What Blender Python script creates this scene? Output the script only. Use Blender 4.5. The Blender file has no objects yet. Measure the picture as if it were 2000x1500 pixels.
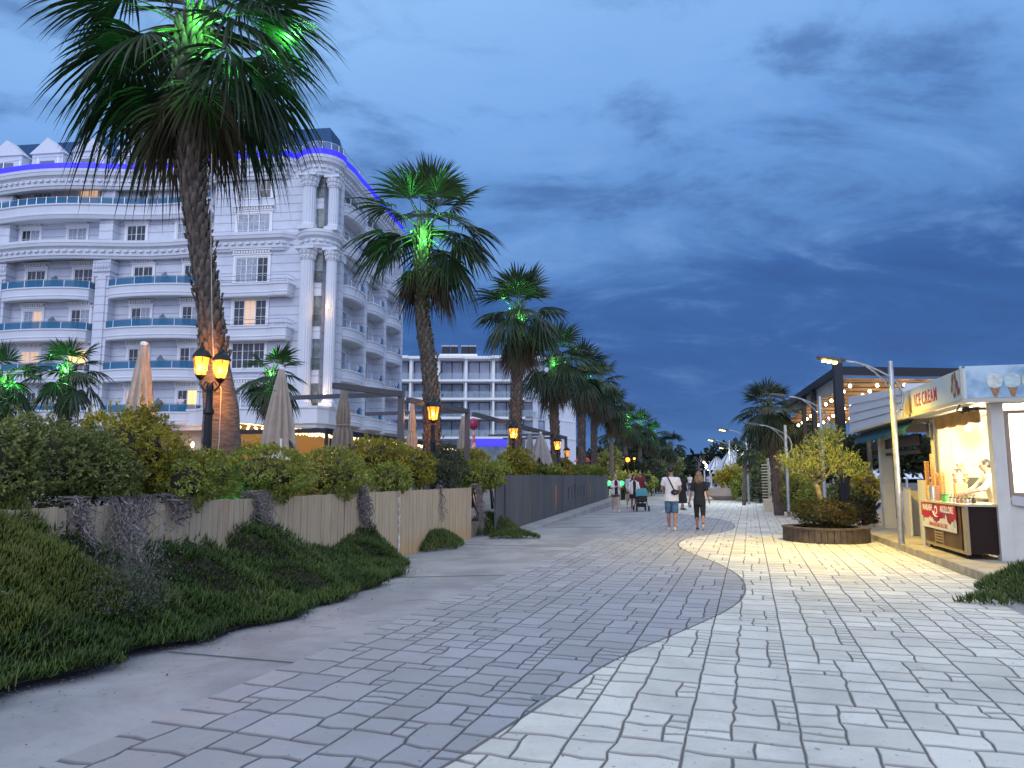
import bpy, math, random
import numpy as np
from mathutils import Vector, Matrix
R = math.radians
rnd = random.Random(7)
scene = bpy.context.scene
COL = scene.collection

# ---------------------------------------------------------------- camera
F, PITCH, EYE = 1440.0, math.atan(178 / 1440), 1.6     # focal length in photo pixels (2000 px wide)
cam = bpy.data.cameras.new('camera')
cam.sensor_width = 36
cam.lens = 36 * F / 2000
cam.clip_end = 3000
camo = bpy.data.objects.new('camera', cam)
COL.objects.link(camo)
camo.location = (0, 0, EYE)
camo.rotation_euler = (R(90) + PITCH, 0, 0)
scene.camera = camo
scene.view_settings.view_transform = 'Standard'
scene.view_settings.look = 'None'
scene.view_settings.exposure = 0
scene.cycles.max_bounces = 6
scene.cycles.transparent_max_bounces = 8
scene.cycles.use_denoising = True
scene.cycles.sample_clamp_indirect = 4

# ---------------------------------------------------------------- world: blue-hour sky with cloud
W = bpy.data.worlds.new('World')
scene.world = W
W.use_nodes = True
nt = W.node_tree
nt.nodes.clear()
class NG:
    def __init__(s, t): s.t = t
    def n(s, typ, **k):
        x = s.t.nodes.new(typ)
        for a, b in k.items(): setattr(x, a, b)
        return x
    def L(s, a, b): s.t.links.new(a, b)
    def val(s, sock, v):
        if hasattr(v, 'is_linked') or isinstance(v, bpy.types.NodeSocket): s.L(v, sock)
        else: sock.default_value = v
    def m(s, op, a, b=0.0, c=0.0, clamp=False):
        x = s.n('ShaderNodeMath', operation=op); x.use_clamp = clamp
        s.val(x.inputs[0], a); s.val(x.inputs[1], b)
        if len(x.inputs) > 2: s.val(x.inputs[2], c)
        return x.outputs[0]
    def mix(s, f, a, b, bt='MIX'):
        x = s.n('ShaderNodeMix', data_type='RGBA', blend_type=bt)
        s.val(x.inputs[0], f)
        s.val(x.inputs[6], a if not isinstance(a, tuple) else (*a, 1)[:4]); s.val(x.inputs[7], b if not isinstance(b, tuple) else (*b, 1)[:4])
        return x.outputs[2]
    def noise(s, vec, scale, det=4, rough=.5, dist=0.0):
        x = s.n('ShaderNodeTexNoise'); x.inputs['Scale'].default_value = scale
        x.inputs['Detail'].default_value = det; x.inputs['Roughness'].default_value = rough
        x.inputs['Distortion'].default_value = dist
        if vec is not None: s.L(vec, x.inputs['Vector'])
        return x.outputs[0]
    def ramp(s, f, stops, interp='LINEAR'):
        x = s.n('ShaderNodeValToRGB'); r = x.color_ramp; r.interpolation = interp
        while len(r.elements) < len(stops): r.elements.new(.5)
        for e, (p, c) in zip(r.elements, stops):
            e.position = p; e.color = (*c, 1)[:4]
        s.val(x.inputs[0], f)
        return x.outputs[0]
    def mr(s, v, a, b, c=0., d=1., smooth=True):
        x = s.n('ShaderNodeMapRange'); x.interpolation_type = 'SMOOTHSTEP' if smooth else 'LINEAR'
        s.val(x.inputs[0], v)
        for i, q in enumerate((a, b, c, d)): x.inputs[i + 1].default_value = q
        return x.outputs[0]
def lin(r, g, b):
    q = lambda c: (c / 255 / 12.92) if c <= 10 else ((c / 255 + .055) / 1.055) ** 2.4
    return (q(r), q(g), q(b))
g = NG(nt)
tc = g.n('ShaderNodeTexCoord').outputs['Generated']
sp = g.n('ShaderNodeSeparateXYZ'); g.L(tc, sp.inputs[0])
dx, dy, dz = sp.outputs
up = g.m('MAXIMUM', dz, 0.0)
den = g.m('ADD', up, 0.30)
cx = g.m('DIVIDE', g.m('MULTIPLY', dx, .8), den); cy = g.m('DIVIDE', dy, den)
cv = g.n('ShaderNodeCombineXYZ'); g.L(cx, cv.inputs[0]); g.L(g.m('MULTIPLY', cy, 1.25), cv.inputs[1]); cv.inputs[2].default_value = 3.7
n1 = g.noise(cv.outputs[0], .9, 3, .5, .4)
n2 = g.noise(cv.outputs[0], 2.6, 9, .6, .7)
n3 = g.noise(cv.outputs[0], 6.0, 8, .62, .2)
el = g.m('ADD', dz, g.m('MULTIPLY', g.m('SUBTRACT', n1, .5), .22))
el = g.m('ADD', el, g.m('MULTIPLY', g.m('SUBTRACT', n2, .5), .16))
el = g.m('SUBTRACT', el, g.m('MULTIPLY', dx, .13))
base = g.ramp(el, [(0.0, lin(72, 118, 182)), (.06, lin(60, 104, 172)), (.13, lin(56, 98, 166)), (.20, lin(62, 106, 174)),
                   (.27, lin(94, 142, 208)), (.37, lin(108, 158, 224)), (.46, lin(128, 178, 242)), (.60, lin(150, 198, 255))])
cl = g.m('ADD', g.m('MULTIPLY', n2, .66), g.m('MULTIPLY', n3, .34))
cdark = g.mr(cl, .52, .36); clight = g.mr(cl, .50, .66)
c = g.mix(g.m('MULTIPLY', cdark, .55), base, lin(52, 88, 150))
c = g.mix(g.m('MULTIPLY', clight, g.mr(dz, .05, .55, .22, .60)), c, lin(136, 180, 240))
# horizon band: even air, no clouds
c = g.mix(g.mr(dz, .085, .0, 0, .9), c, lin(76, 124, 188))
# afterglow behind the photographer, the brighter half of the sky
glow = g.mr(dy, .25, -.75)
gl = g.mix(g.mr(dz, .0, .75), (.86, 1.06, 1.80), (1.05, 1.25, 1.75))
c = g.mix(glow, c, gl)
c = g.mix(g.mr(dz, .62, .95), c, (1.16, 1.30, 1.62))
sky = g.n('ShaderNodeTexSky', sky_type='NISHITA'); sky.sun_disc = False
SUN_EL, SUN_AZ = R(6), R(205)
sky.sun_elevation = SUN_EL; sky.sun_rotation = SUN_AZ
skyb = g.n('ShaderNodeBackground'); g.L(sky.outputs[0], skyb.inputs[0]); skyb.inputs[1].default_value = .004
bg = g.n('ShaderNodeBackground'); g.L(c, bg.inputs[0]); bg.inputs[1].default_value = .92
ad = g.n('ShaderNodeAddShader'); g.L(bg.outputs[0], ad.inputs[0]); g.L(skyb.outputs[0], ad.inputs[1])
wo = g.n('ShaderNodeOutputWorld'); g.L(ad.outputs[0], wo.inputs[0])

sl = bpy.data.lights.new('sun', 'SUN'); sl.energy = .55; sl.angle = R(30); sl.color = (1, .95, .93)
so = bpy.data.objects.new('sun', sl); COL.objects.link(so)
so.rotation_euler = (R(62), 0, R(-20))       # from behind the camera, over the left shoulder

# ---------------------------------------------------------------- pixel -> place (to read positions off the photo)
CT, ST = math.cos(PITCH), math.sin(PITCH)
def ray(px, py):
    u = (px - 1000) / F; v = (750 - py) / F
    return Vector((u, CT - v * ST, ST + v * CT))
def G(px, py, z=0.0):
    d = ray(px, py); t = (z - EYE) / d.z
    return Vector((d.x * t, d.y * t, z))
def A(px, py, Y):
    d = ray(px, py); t = Y / d.y
    return Vector((d.x * t, Y, EYE + d.z * t))
def Zat(py, Y): return A(1000, py, Y).z

# ---------------------------------------------------------------- mesh building
class MB:
    def __init__(s): s.v = []; s.f = []; s.mi = []
    def add(s, vs, fs, mi=0):
        o = len(s.v); s.v += [tuple(v) for v in vs]
        for q in fs: s.f.append([o + i for i in q]); s.mi.append(mi)
        return s
    def box(s, x0, y0, z0, x1, y1, z1, mi=0):
        return s.add([(x0, y0, z0), (x1, y0, z0), (x1, y1, z0), (x0, y1, z0), (x0, y0, z1), (x1, y0, z1), (x1, y1, z1), (x0, y1, z1)],
                     [(0, 3, 2, 1), (4, 5, 6, 7), (0, 1, 5, 4), (1, 2, 6, 5), (2, 3, 7, 6), (3, 0, 4, 7)], mi)
    def bar(s, p, q, w, h=None, mi=0, up=(0, 0, 1)):
        h = h or w; p = Vector(p); q = Vector(q); d = (q - p).normalized(); u = Vector(up)
        if abs(d.dot(u)) > .98: u = Vector((1, 0, 0))
        a = d.cross(u).normalized() * w / 2; b = a.cross(d).normalized() * h / 2
        return s.add([p - a - b, p + a - b, p + a + b, p - a + b, q - a - b, q + a - b, q + a + b, q - a + b],
                     [(0, 1, 2, 3), (7, 6, 5, 4), (0, 4, 5, 1), (1, 5, 6, 2), (2, 6, 7, 3), (3, 7, 4, 0)], mi)
    def tube(s, pts, r, n=8, mi=0, flat=1.0):
        pts = [Vector(p) for p in pts]; m = len(pts)
        if not hasattr(r, '__len__'): r = [r] * m
        vs = []; fs = []; a = None
        for i, p in enumerate(pts):
            d = (pts[min(i + 1, m - 1)] - pts[max(i - 1, 0)])
            if d.length < 1e-9: d = Vector((0, 0, 1))
            d.normalize()
            if a is None:
                a = d.cross(Vector((0, 1, 0))) if abs(d.y) < .9 else d.cross(Vector((1, 0, 0)))
            a = (a - d * a.dot(d)); a.normalize(); b = d.cross(a)
            for k in range(n):
                t = 2 * math.pi * k / n
                vs.append(p + a * math.cos(t) * r[i] + b * math.sin(t) * r[i] * flat)
        for i in range(m - 1):
            for k in range(n):
                fs.append((i * n + k, i * n + (k + 1) % n, (i + 1) * n + (k + 1) % n, (i + 1) * n + k))
        fs.append(tuple(range(n - 1, -1, -1))); fs.append(tuple((m - 1) * n + k for k in range(n)))
        return s.add(vs, fs, mi)
    def lathe(s, c, prof, n=16, mi=0, cap=True):
        vs = []; fs = []; m = len(prof)
        for r, z in prof:
            for k in range(n):
                t = 2 * math.pi * k / n; vs.append((c[0] + r * math.cos(t), c[1] + r * math.sin(t), c[2] + z))
        for i in range(m - 1):
            for k in range(n): fs.append((i * n + k, i * n + (k + 1) % n, (i + 1) * n + (k + 1) % n, (i + 1) * n + k))
        if cap: fs.append(tuple(range(n - 1, -1, -1))); fs.append(tuple((m - 1) * n + k for k in range(n)))
        return s.add(vs, fs, mi)
    def prism(s, poly, z0, z1, mi=0):
        n = len(poly)
        vs = [(x, y, z0) for x, y in poly] + [(x, y, z1) for x, y in poly]
        fs = [tuple(range(n - 1, -1, -1)), tuple(range(n, 2 * n))] + [(i, (i + 1) % n, n + (i + 1) % n, n + i) for i in range(n)]
        return s.add(vs, fs, mi)
    def rings(s, rings, mi=0, cap=True, closed=True):
        """loft through rings of equal point count"""
        n = len(rings[0]); vs = [p for r in rings for p in r]; fs = []
        for i in range(len(rings) - 1):
            for k in range(n if closed else n - 1):
                fs.append((i * n + k, i * n + (k + 1) % n, (i + 1) * n + (k + 1) % n, (i + 1) * n + k))
        if cap and closed: fs.append(tuple(range(n - 1, -1, -1))); fs.append(tuple((len(rings) - 1) * n + k for k in range(n)))
        return s.add(vs, fs, mi)
    def sweep(s, path, prof, closed=False, mi=0):
        """prof: closed list of (outward, z); path: plan points, outward is to the right of travel"""
        m = len(path); rr = []
        for i in range(m):
            p = Vector(path[i]); a = Vector(path[(i - 1) % m if closed else max(i - 1, 0)]); b = Vector(path[(i + 1) % m if closed else min(i + 1, m - 1)])
            d1 = (p - a); d2 = (b - p)
            if d1.length < 1e-9: d1 = d2
            if d2.length < 1e-9: d2 = d1
            d1 = d1.normalized(); d2 = d2.normalized(); d = (d1 + d2).normalized()
            nr = Vector((d.y, -d.x)); k = 1 / max(.5, nr.dot(Vector((d1.y, -d1.x))))
            rr.append([(p.x + nr.x * o * k, p.y + nr.y * o * k, z) for o, z in prof])
        if closed: rr.append(rr[0])
        return s.rings(rr, mi, cap=not closed)
    def ell(s, c, r, n=12, m=8, mi=0, jit=0, rg=None):
        rg = rg or rnd; prof = []; vs = []; fs = []
        for i in range(m + 1):
            t = math.pi * i / m
            for k in range(n):
                a = 2 * math.pi * k / n; j = 1 + (rg.random() - .5) * jit
                vs.append((c[0] + r[0] * math.sin(t) * math.cos(a) * j, c[1] + r[1] * math.sin(t) * math.sin(a) * j, c[2] - r[2] * math.cos(t) * j))
        for i in range(m):
            for k in range(n): fs.append((i * n + k, i * n + (k + 1) % n, (i + 1) * n + (k + 1) % n, (i + 1) * n + k))
        return s.add(vs, fs, mi)
    def build(s, name, mats, parent=None, smooth=False, label=None, org=None):
        me = bpy.data.meshes.new(name)
        vs = s.v
        if org is not None: vs = [(a - org[0], b - org[1], c - org[2]) for a, b, c in vs]
        me.from_pydata(vs, [], s.f)
        if not isinstance(mats, (list, tuple)): mats = [mats]
        for m in mats: me.materials.append(m)
        if len(mats) > 1: me.polygons.foreach_set('material_index', s.mi)
        if smooth:
            me.polygons.foreach_set('use_smooth', [True] * len(me.polygons))
            if smooth == 'auto': me.set_sharp_from_angle(angle=R(38))
        me.update()
        o = bpy.data.objects.new(name, me); COL.objects.link(o)
        if parent: o.parent = parent
        elif org is not None: o.location = org
        if label: o['label'] = label
        return o
def thing(name, label, cat, loc=(0, 0, 0), rz=0, group=None):
    o = bpy.data.objects.new(name, None); COL.objects.link(o); o.empty_display_size = .3
    o.location = loc; o.rotation_euler = (0, 0, rz); o['label'] = label; o['category'] = cat
    if group: o['group'] = group
    return o
def tag(o, label, cat, group=None, kind=None):
    o['label'] = label; o['category'] = cat
    if group: o['group'] = group
    if kind: o['kind'] = kind
    return o
def struct(o): o['kind'] = 'structure'; return o
def copytree(o, parent=None):
    c = o.copy(); COL.objects.link(c); c.parent = parent
    for ch in [q for q in scene.objects if q.parent == o]: copytree(ch, c)
    return c
def np_mesh(name, V, Fq, mats, parent=None, tint=None, smooth=False, mi=None):
    me = bpy.data.meshes.new(name)
    V = np.ascontiguousarray(V, dtype=np.float32); Fq = np.ascontiguousarray(Fq, dtype=np.int32)
    k = Fq.shape[1]
    me.vertices.add(len(V)); me.vertices.foreach_set('co', V.ravel())
    me.loops.add(Fq.size); me.loops.foreach_set('vertex_index', Fq.ravel())
    me.polygons.add(len(Fq)); me.polygons.foreach_set('loop_start', np.arange(0, Fq.size, k, dtype=np.int32))
    if not isinstance(mats, (list, tuple)): mats = [mats]
    for m in mats: me.materials.append(m)
    if mi is not None: me.polygons.foreach_set('material_index', np.asarray(mi, dtype=np.int32))
    if smooth: me.polygons.foreach_set('use_smooth', np.ones(len(Fq), dtype=bool))
    if tint is not None:
        at = me.attributes.new('tint', 'FLOAT', 'POINT'); at.data.foreach_set('value', np.asarray(tint, dtype=np.float32))
    me.update(calc_edges=True); me.validate()
    o = bpy.data.objects.new(name, me); COL.objects.link(o)
    if parent: o.parent = parent
    return o

# ---------------------------------------------------------------- materials
MATS = {}
def mat(name, col, rough=.6, metal=0, var=0, vscale=3, col2=None, bump=0, bscale=20, emit=None, es=0, trans=0, spec=.5, coat=0, alpha=1, det=5, sub=0):
    m = bpy.data.materials.new(name); m.use_nodes = True; t = m.node_tree; gg = NG(t)
    b = t.nodes['Principled BSDF']
    b.inputs['Base Color'].default_value = (*col, 1); b.inputs['Roughness'].default_value = rough; b.inputs['Metallic'].default_value = metal
    b.inputs['Specular IOR Level'].default_value = spec
    if coat: b.inputs['Coat Weight'].default_value = coat
    if trans: b.inputs['Transmission Weight'].default_value = trans
    if alpha < 1: b.inputs['Alpha'].default_value = alpha
    if var or col2 or bump:
        oc = gg.n('ShaderNodeTexCoord').outputs['Object']
    if var or col2:
        c2 = col2 or tuple(q * (1 - var) for q in col)
        f = gg.mr(gg.noise(oc, vscale, det, .6), .38, .62)
        gg.L(gg.mix(f, col, c2), b.inputs['Base Color'])
    if bump:
        bn = gg.n('ShaderNodeBump'); bn.inputs['Strength'].default_value = bump; bn.inputs['Distance'].default_value = .02
        gg.L(gg.noise(oc, bscale, 5, .6), bn.inputs['Height']); gg.L(bn.outputs[0], b.inputs['Normal'])
    if emit: b.inputs['Emission Color'].default_value = (*emit, 1); b.inputs['Emission Strength'].default_value = es
    MATS[name] = m
    return m
def leafmat(name, c0, c1, c2, rough=.45, trans=.25):
    """leaf colours by the 'tint' attribute, a little light through the blade"""
    m = bpy.data.materials.new(name); m.use_nodes = True; gg = NG(m.node_tree); b = m.node_tree.nodes['Principled BSDF']
    at = gg.n('ShaderNodeAttribute', attribute_name='tint').outputs['Fac']
    c = gg.ramp(at, [(0, c0), (.5, c1), (1, c2)])
    gg.L(c, b.inputs['Base Color']); b.inputs['Roughness'].default_value = rough; b.inputs['Specular IOR Level'].default_value = .35
    tr = gg.n('ShaderNodeBsdfTranslucent'); gg.L(c, tr.inputs[0])
    mx = gg.n('ShaderNodeMixShader'); mx.inputs[0].default_value = trans
    gg.L(b.outputs[0], mx.inputs[1]); gg.L(tr.outputs[0], mx.inputs[2])
    gg.L(mx.outputs[0], m.node_tree.nodes['Material Output'].inputs[0])
    return m
M_white = mat('hotel_white', (.66, .685, .73), .6, var=.06, vscale=.6, bump=.05)
M_cream = mat('cream_stone', (.55, .47, .38), .7, var=.15, vscale=1.5, bump=.1)
M_soffit = mat('soffit', (.50, .50, .50), .8)
M_frame = mat('white_frame', (.80, .80, .80), .4)
M_dark = mat('dark_metal', (.018, .02, .025), .45, .3)
M_black = mat('black_iron', (.012, .012, .014), .4, .4, bump=.2)
M_steel = mat('galvanised_steel', (.42, .43, .44), .42, .75, var=.2, vscale=9)
M_grey = mat('grey_aluminium', (.075, .08, .09), .5, .3)
M_railblue = mat('blue_glass', (.012, .13, .25), .3, 0, alpha=.9, spec=.2)
M_clear = mat('clear_glass', (.45, .55, .6), .08, 0, alpha=.25)
M_room = mat('dark_pane', (.035, .045, .06), .07, 0, var=.5, vscale=1.2)
M_curtain = mat('curtain_pane', (.38, .42, .48), .2, 0, var=.35, vscale=7)
M_chrome = mat('chrome_post', (.6, .62, .65), .3, .8)
M_lit = mat('lit_pane', (.5, .3, .1), .3, emit=(1, .62, .22), es=1.5)
M_litdim = mat('lit_pane_dim', (.5, .35, .25), .3, emit=(1, .62, .38), es=.55)
M_slate = mat('blue_slate', (.01, .075, .19), .75, var=.35, vscale=6, bump=.3, bscale=8)
M_neon = mat('neon_blue', (.02, .02, .5), .4, emit=(.02, .012, 1.0), es=1.9)
M_concrete = mat('concrete', (.36, .355, .35), .85, var=.18, vscale=1.1, bump=.35, bscale=60)
# ================================================================ ground and paving
gm = mat('sandy_soil', (.16, .14, .11), .95, var=.4, vscale=.35, bump=.6, bscale=12)
mb = MB(); mb.add([(-600, -100, -.05), (600, -100, -.05), (600, 1500, -.05), (-600, 1500, -.05)], [(0, 1, 2, 3)])
struct(mb.build('ground', gm))
# smooth concrete walkway, the full width; slabs lie in it
def fence_x(Y): return -6.50 + .283 * Y
def wall_x(Y): return -5.97 + .27 * Y
def conc_mat():
    m = bpy.data.materials.new('walk_concrete'); m.use_nodes = True; gg = NG(m.node_tree); b = m.node_tree.nodes['Principled BSDF']
    oc = gg.n('ShaderNodeNewGeometry').outputs['Position']
    c = gg.mix(gg.mr(gg.noise(oc, .7, 6, .65, .4), .35, .65), (.225, .222, .235), (.35, .345, .35))
    c = gg.mix(gg.m('MULTIPLY', gg.mr(gg.noise(oc, 5, 6, .7), .55, .75), .35), c, (.17, .165, .17))
    c = gg.mix(gg.m('MULTIPLY', gg.mr(gg.noise(oc, 90, 3, .6), .52, .7), .22), c, (.42, .41, .40))
    c = gg.mix(gg.mr(gg.noise(oc, 28, 2, .5), .735, .77), c, (.06, .055, .05))
    # warmer tone on the kiosk side
    s = gg.n('ShaderNodeSeparateXYZ'); gg.L(oc, s.inputs[0])
    side = gg.m('SUBTRACT', s.outputs[0], gg.m('ADD', gg.m('MULTIPLY', s.outputs[1], .27), 1.2))
    c = gg.mix(gg.m('MULTIPLY', gg.mr(side, 2.5, 4.2), .8), c, (.40, .365, .30))
    gg.L(c, b.inputs['Base Color']); b.inputs['Roughness'].default_value = .8
    bn = gg.n('ShaderNodeBump'); bn.inputs['Strength'].default_value = .35; bn.inputs['Distance'].default_value = .01
    gg.L(gg.noise(oc, 60, 5, .65), bn.inputs['Height']); gg.L(bn.outputs[0], b.inputs['Normal'])
    return m
M_walk = conc_mat()
mb = MB()
ys = [-3, 2, 5, 8, 11, 14, 18, 22, 27, 33, 42, 55, 75, 110]
xl = [fence_x(y) - .3 if y < 20 else wall_x(y) - .3 for y in ys]
for i in range(len(ys) - 1):
    y0, y1 = ys[i], ys[i + 1]
    mb.add([(xl[i], y0, -.014), (40, y0, -.014), (40, y1, -.014), (xl[i + 1], y1, -.014)], [(0, 1, 2, 3)])
struct(mb.build('path', M_walk))

SC = [(-9, -5), (-2.2, 2.5), (-.95, 3.5), (-.39, 4.29), (.15, 5.3), (.89, 6.66), (1.9, 8.07), (2.7, 9.3), (3.23, 10.5), (3.62, 12.07), (3.75, 13.8),
      (3.70, 16.11), (3.91, 17.65), (4.63, 19.37), (5.9, 21.08), (6.95, 23.4), (7.6, 27.0), (7.1, 31), (6.2, 36.0), (7.2, 41.0), (10.3, 46), (13, 50)]
def sc_x(y):
    for i in range(len(SC) - 1):
        (x0, y0), (x1, y1) = SC[i], SC[i + 1]
        if y0 <= y <= y1:
            # Catmull-Rom
            xm = SC[max(i - 1, 0)]; xp = SC[min(i + 2, len(SC) - 1)]
            t = (y - y0) / (y1 - y0)
            m0 = (x1 - xm[0]) / (y1 - xm[1]) * (y1 - y0) if y1 != xm[1] else 0
            m1 = (xp[0] - x0) / (xp[1] - y0) * (y1 - y0)
            return (2*t**3 - 3*t*t + 1) * x0 + (t**3 - 2*t*t + t) * m0 + (-2*t**3 + 3*t*t) * x1 + (t**3 - t*t) * m1
    return SC[-1][0] if y > SC[-1][1] else SC[0][0]
def pave_mat():
    m = bpy.data.materials.new('stamped_paving'); m.use_nodes = True; gg = NG(m.node_tree); b = m.node_tree.nodes['Principled BSDF']
    oc = gg.n('ShaderNodeNewGeometry').outputs['Position']
    s = gg.n('ShaderNodeSeparateXYZ'); gg.L(oc, s.inputs[0])
    fc = gg.n('ShaderNodeFloatCurve'); cu = fc.mapping.curves[0]
    N = 60; pts = [((i / N), (sc_x(i / N * 50) + 10) / 30) for i in range(N + 1)]
    cu.points[0].location = pts[0]; cu.points[1].location = pts[-1]
    for p in pts[1:-1]: cu.points.new(*p)
    for p in cu.points: p.handle_type = 'AUTO'
    fc.mapping.update()
    gg.L(gg.m('DIVIDE', s.outputs[1], 50.0), fc.inputs['Value'])
    bx = gg.m('SUBTRACT', gg.m('MULTIPLY', fc.outputs[0], 30.0), 10.0)
    dd = gg.m('SUBTRACT', s.outputs[0], bx)
    zone = gg.mr(dd, -.008, .008, smooth=False)
    line = gg.mr(gg.m('ABSOLUTE', dd), .022, .010)
    at = gg.n('ShaderNodeAttribute', attribute_name='tint').outputs['Fac']
    jt = gg.n('ShaderNodeAttribute', attribute_name='joint').outputs['Fac']
    dk = gg.mix(at, (.29, .29, .305), (.37, .365, .385))
    lt = gg.mix(at, (.57, .55, .475), (.72, .69, .605))
    c = gg.mix(zone, dk, lt)
    f1 = gg.mr(gg.noise(oc, .8, 6, .65, .5), .38, .68)
    c = gg.mix(gg.m('MULTIPLY', f1, .38), c, (.24, .235, .215))
    f2 = gg.mr(gg.noise(oc, 14, 6, .7), .52, .75)
    c = gg.mix(gg.m('MULTIPLY', f2, .35), c, (.27, .262, .25))
    f3 = gg.mr(gg.noise(oc, 22, 2, .4), .70, .73)
    c = gg.mix(gg.m('MULTIPLY', f3, .6), c, (.09, .085, .08))
    c = gg.mix(line, c, (.11, .105, .10))
    jc = gg.mix(zone, (.095, .088, .088), (.15, .142, .13))
    c = gg.mix(jt, c, jc)
    gg.L(c, b.inputs['Base Color'])
    gg.L(gg.mr(gg.noise(oc, 3, 4, .6), .3, .7, .5, .8), b.inputs['Roughness'])
    bn = gg.n('ShaderNodeBump'); bn.inputs['Strength'].default_value = .5; bn.inputs['Distance'].default_value = .012
    h = gg.m('ADD', gg.noise(oc, 9, 6, .7), gg.m('MULTIPLY', gg.noise(oc, 70, 3, .6), .35))
    gg.L(h, bn.inputs['Height']); gg.L(bn.outputs[0], b.inputs['Normal'])
    return m
M_pave = pave_mat()
# ashlar-stamped slabs: strips 1.2 m wide run along the promenade, each filled with odd-sized stones
O0 = Vector((-2.75, 3.9)); U0 = Vector((.3048, .9524)); V0 = Vector((.9524, -.3048))
CS = .135
def hj(i, j, k=0):
    q = math.sin(i * 127.1 + j * 311.7 + k * 74.7) * 43758.5453
    return q - math.floor(q)
slabs_v = []; slabs_f = []; tints = []; joints = []
ri = random.Random(11)
cw = 5; NI = 390; NJ = 95
for strip in range(0, NJ // cw):
    occ = [[False] * cw for _ in range(NI + 6)]
    for i in range(NI):
        for j in range(cw):
            if occ[i][j]: continue
            opts = [(2, 2), (2, 3), (3, 2), (3, 3), (2, 3), (3, 2), (3, 3), (2, 2), (1, 2), (2, 2)]
            ri.shuffle(opts)
            for h, w in opts + [(1, 1)]:
                if j + w <= cw and all(not occ[i + a][j + b] for a in range(h) for b in range(w)): break
            for a in range(h):
                for b in range(w): occ[i + a][j + b] = True
            gi, gj = i, strip * cw + j
            # ring of points around, with wobble shared between neighbours
            ring = []
            for q in range(w): ring.append((gi, gj + q))
            for q in range(h): ring.append((gi + q, gj + w))
            for q in range(w): ring.append((gi + h, gj + w - q))
            for q in range(h): ring.append((gi + h - q, gj))
            P = []
            for (a, b_) in ring:
                on = (b_ % cw == 0)
                s_ = (a - 52 + (hj(a, b_) - .5) * .26) * CS
                t_ = (b_ + (hj(a, b_, 1) - .5) * (.07 if on else .22)) * CS
                P.append(O0 + U0 * s_ + V0 * t_)
            ctr = sum(P, Vector((0, 0))) / len(P)
            if ctr.y > 48 or ctr.y < -1: continue
            if ctr.x > .262 * ctr.y + 4.55: continue      # kiosk platform side
            if ctr.y > 19.8 and ctr.x < wall_x(ctr.y) + .9: continue
            if ctr.y < 10.5 and ctr.x > .37*ctr.y + 2.6: continue
            o = len(slabs_v); n = len(P); tt = ri.random()
            def inset(d):
                out = []
                for q in range(n):
                    a, b_ = ring[q]; si = (1 if a == gi else -1 if a == gi + h else 0); ti = (1 if b_ == gj else -1 if b_ == gj + w else 0)
                    e = d * .85 if si and ti else d
                    out.append(P[q] + U0 * si * e * 2.1 + V0 * ti * (e * (.95 if b_ % cw == 0 else 1)))
                return out
            on = .0065 if ri.random() > .12 else .009
            for p in inset(on * .45): slabs_v.append((p.x, p.y, -.012)); tints.append(tt); joints.append(1)
            for p in inset(on + .002): slabs_v.append((p.x, p.y, -.001)); tints.append(tt); joints.append(0.55)
            for p in inset(on + .009): slabs_v.append((p.x, p.y, .002)); tints.append(tt); joints.append(0)
            for k in range(2):
                for q in range(n):
                    slabs_f.append((o + k*n + q, o + k*n + (q + 1) % n, o + (k+1)*n + (q + 1) % n, o + (k+1)*n + q))
            slabs_f.append(tuple(o + 2*n + q for q in range(n)))
me = bpy.data.meshes.new('paving'); me.from_pydata(slabs_v, [], slabs_f); me.materials.append(M_pave)
for nm, arr in (('tint', tints), ('joint', joints)):
    at = me.attributes.new(nm, 'FLOAT', 'POINT'); at.data.foreach_set('value', np.array(arr, dtype=np.float32))
me.update()
pv = bpy.data.objects.new('paving', me); COL.objects.link(pv); struct(pv)
# mortar sheet under the slabs
mb = MB(); st = []
for y in [x * .5 for x in range(-2, 97)]:
    a = O0.x + U0.x / U0.y * (y - O0.y); b = .262 * y + 4.55 if y > 10.5 else .37*y+2.6
    if y > 19.8: a = max(a, wall_x(y) + .9)
    st.append((a, b, y))
for (a0, b0, y0), (a1, b1, y1) in zip(st, st[1:]):
    mb.add([(a0, y0, -.010), (b0, y0, -.010), (b1, y1, -.010), (a1, y1, -.010)], [(0, 1, 2, 3)])
o = mb.build('paving_joints', M_pave)
o.name = 'path_mortar'; struct(o)
at = o.data.attributes.new('joint', 'FLOAT', 'POINT'); at.data.foreach_set('value', np.ones(len(o.data.vertices), dtype=np.float32))
# expansion joints cut across the concrete strip
M_joint = mat('joint_dark', (.10, .098, .095), .9)
mb = MB()
for (p, q) in [((330, 1272), (655, 1300)), ((740, 1128), (1010, 1122)), ((860, 1062), (1130, 1068)), ((985, 1028), (1180, 1030))]:
    a = G(*p); b = G(*q); mb.bar(a + Vector((0, 0, -.004)), b + Vector((0, 0, -.004)), .012, .006)
struct(mb.build('path_joints', M_joint))
p = G(1052, 1364); mb = MB(); mb.lathe((0, 0, 0), [(.055, -.002), (.055, .006), (.045, .008)], 16); mb.lathe((0, 0, .0), [(.03, .0081), (.03, .011), (.01, .012)], 10)
o = mb.build('drain_cap', M_steel); o.location = (p.x, p.y, .002); tag(o, 'small round metal cap set on the line between the dark and light paving', 'drain cap')
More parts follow.
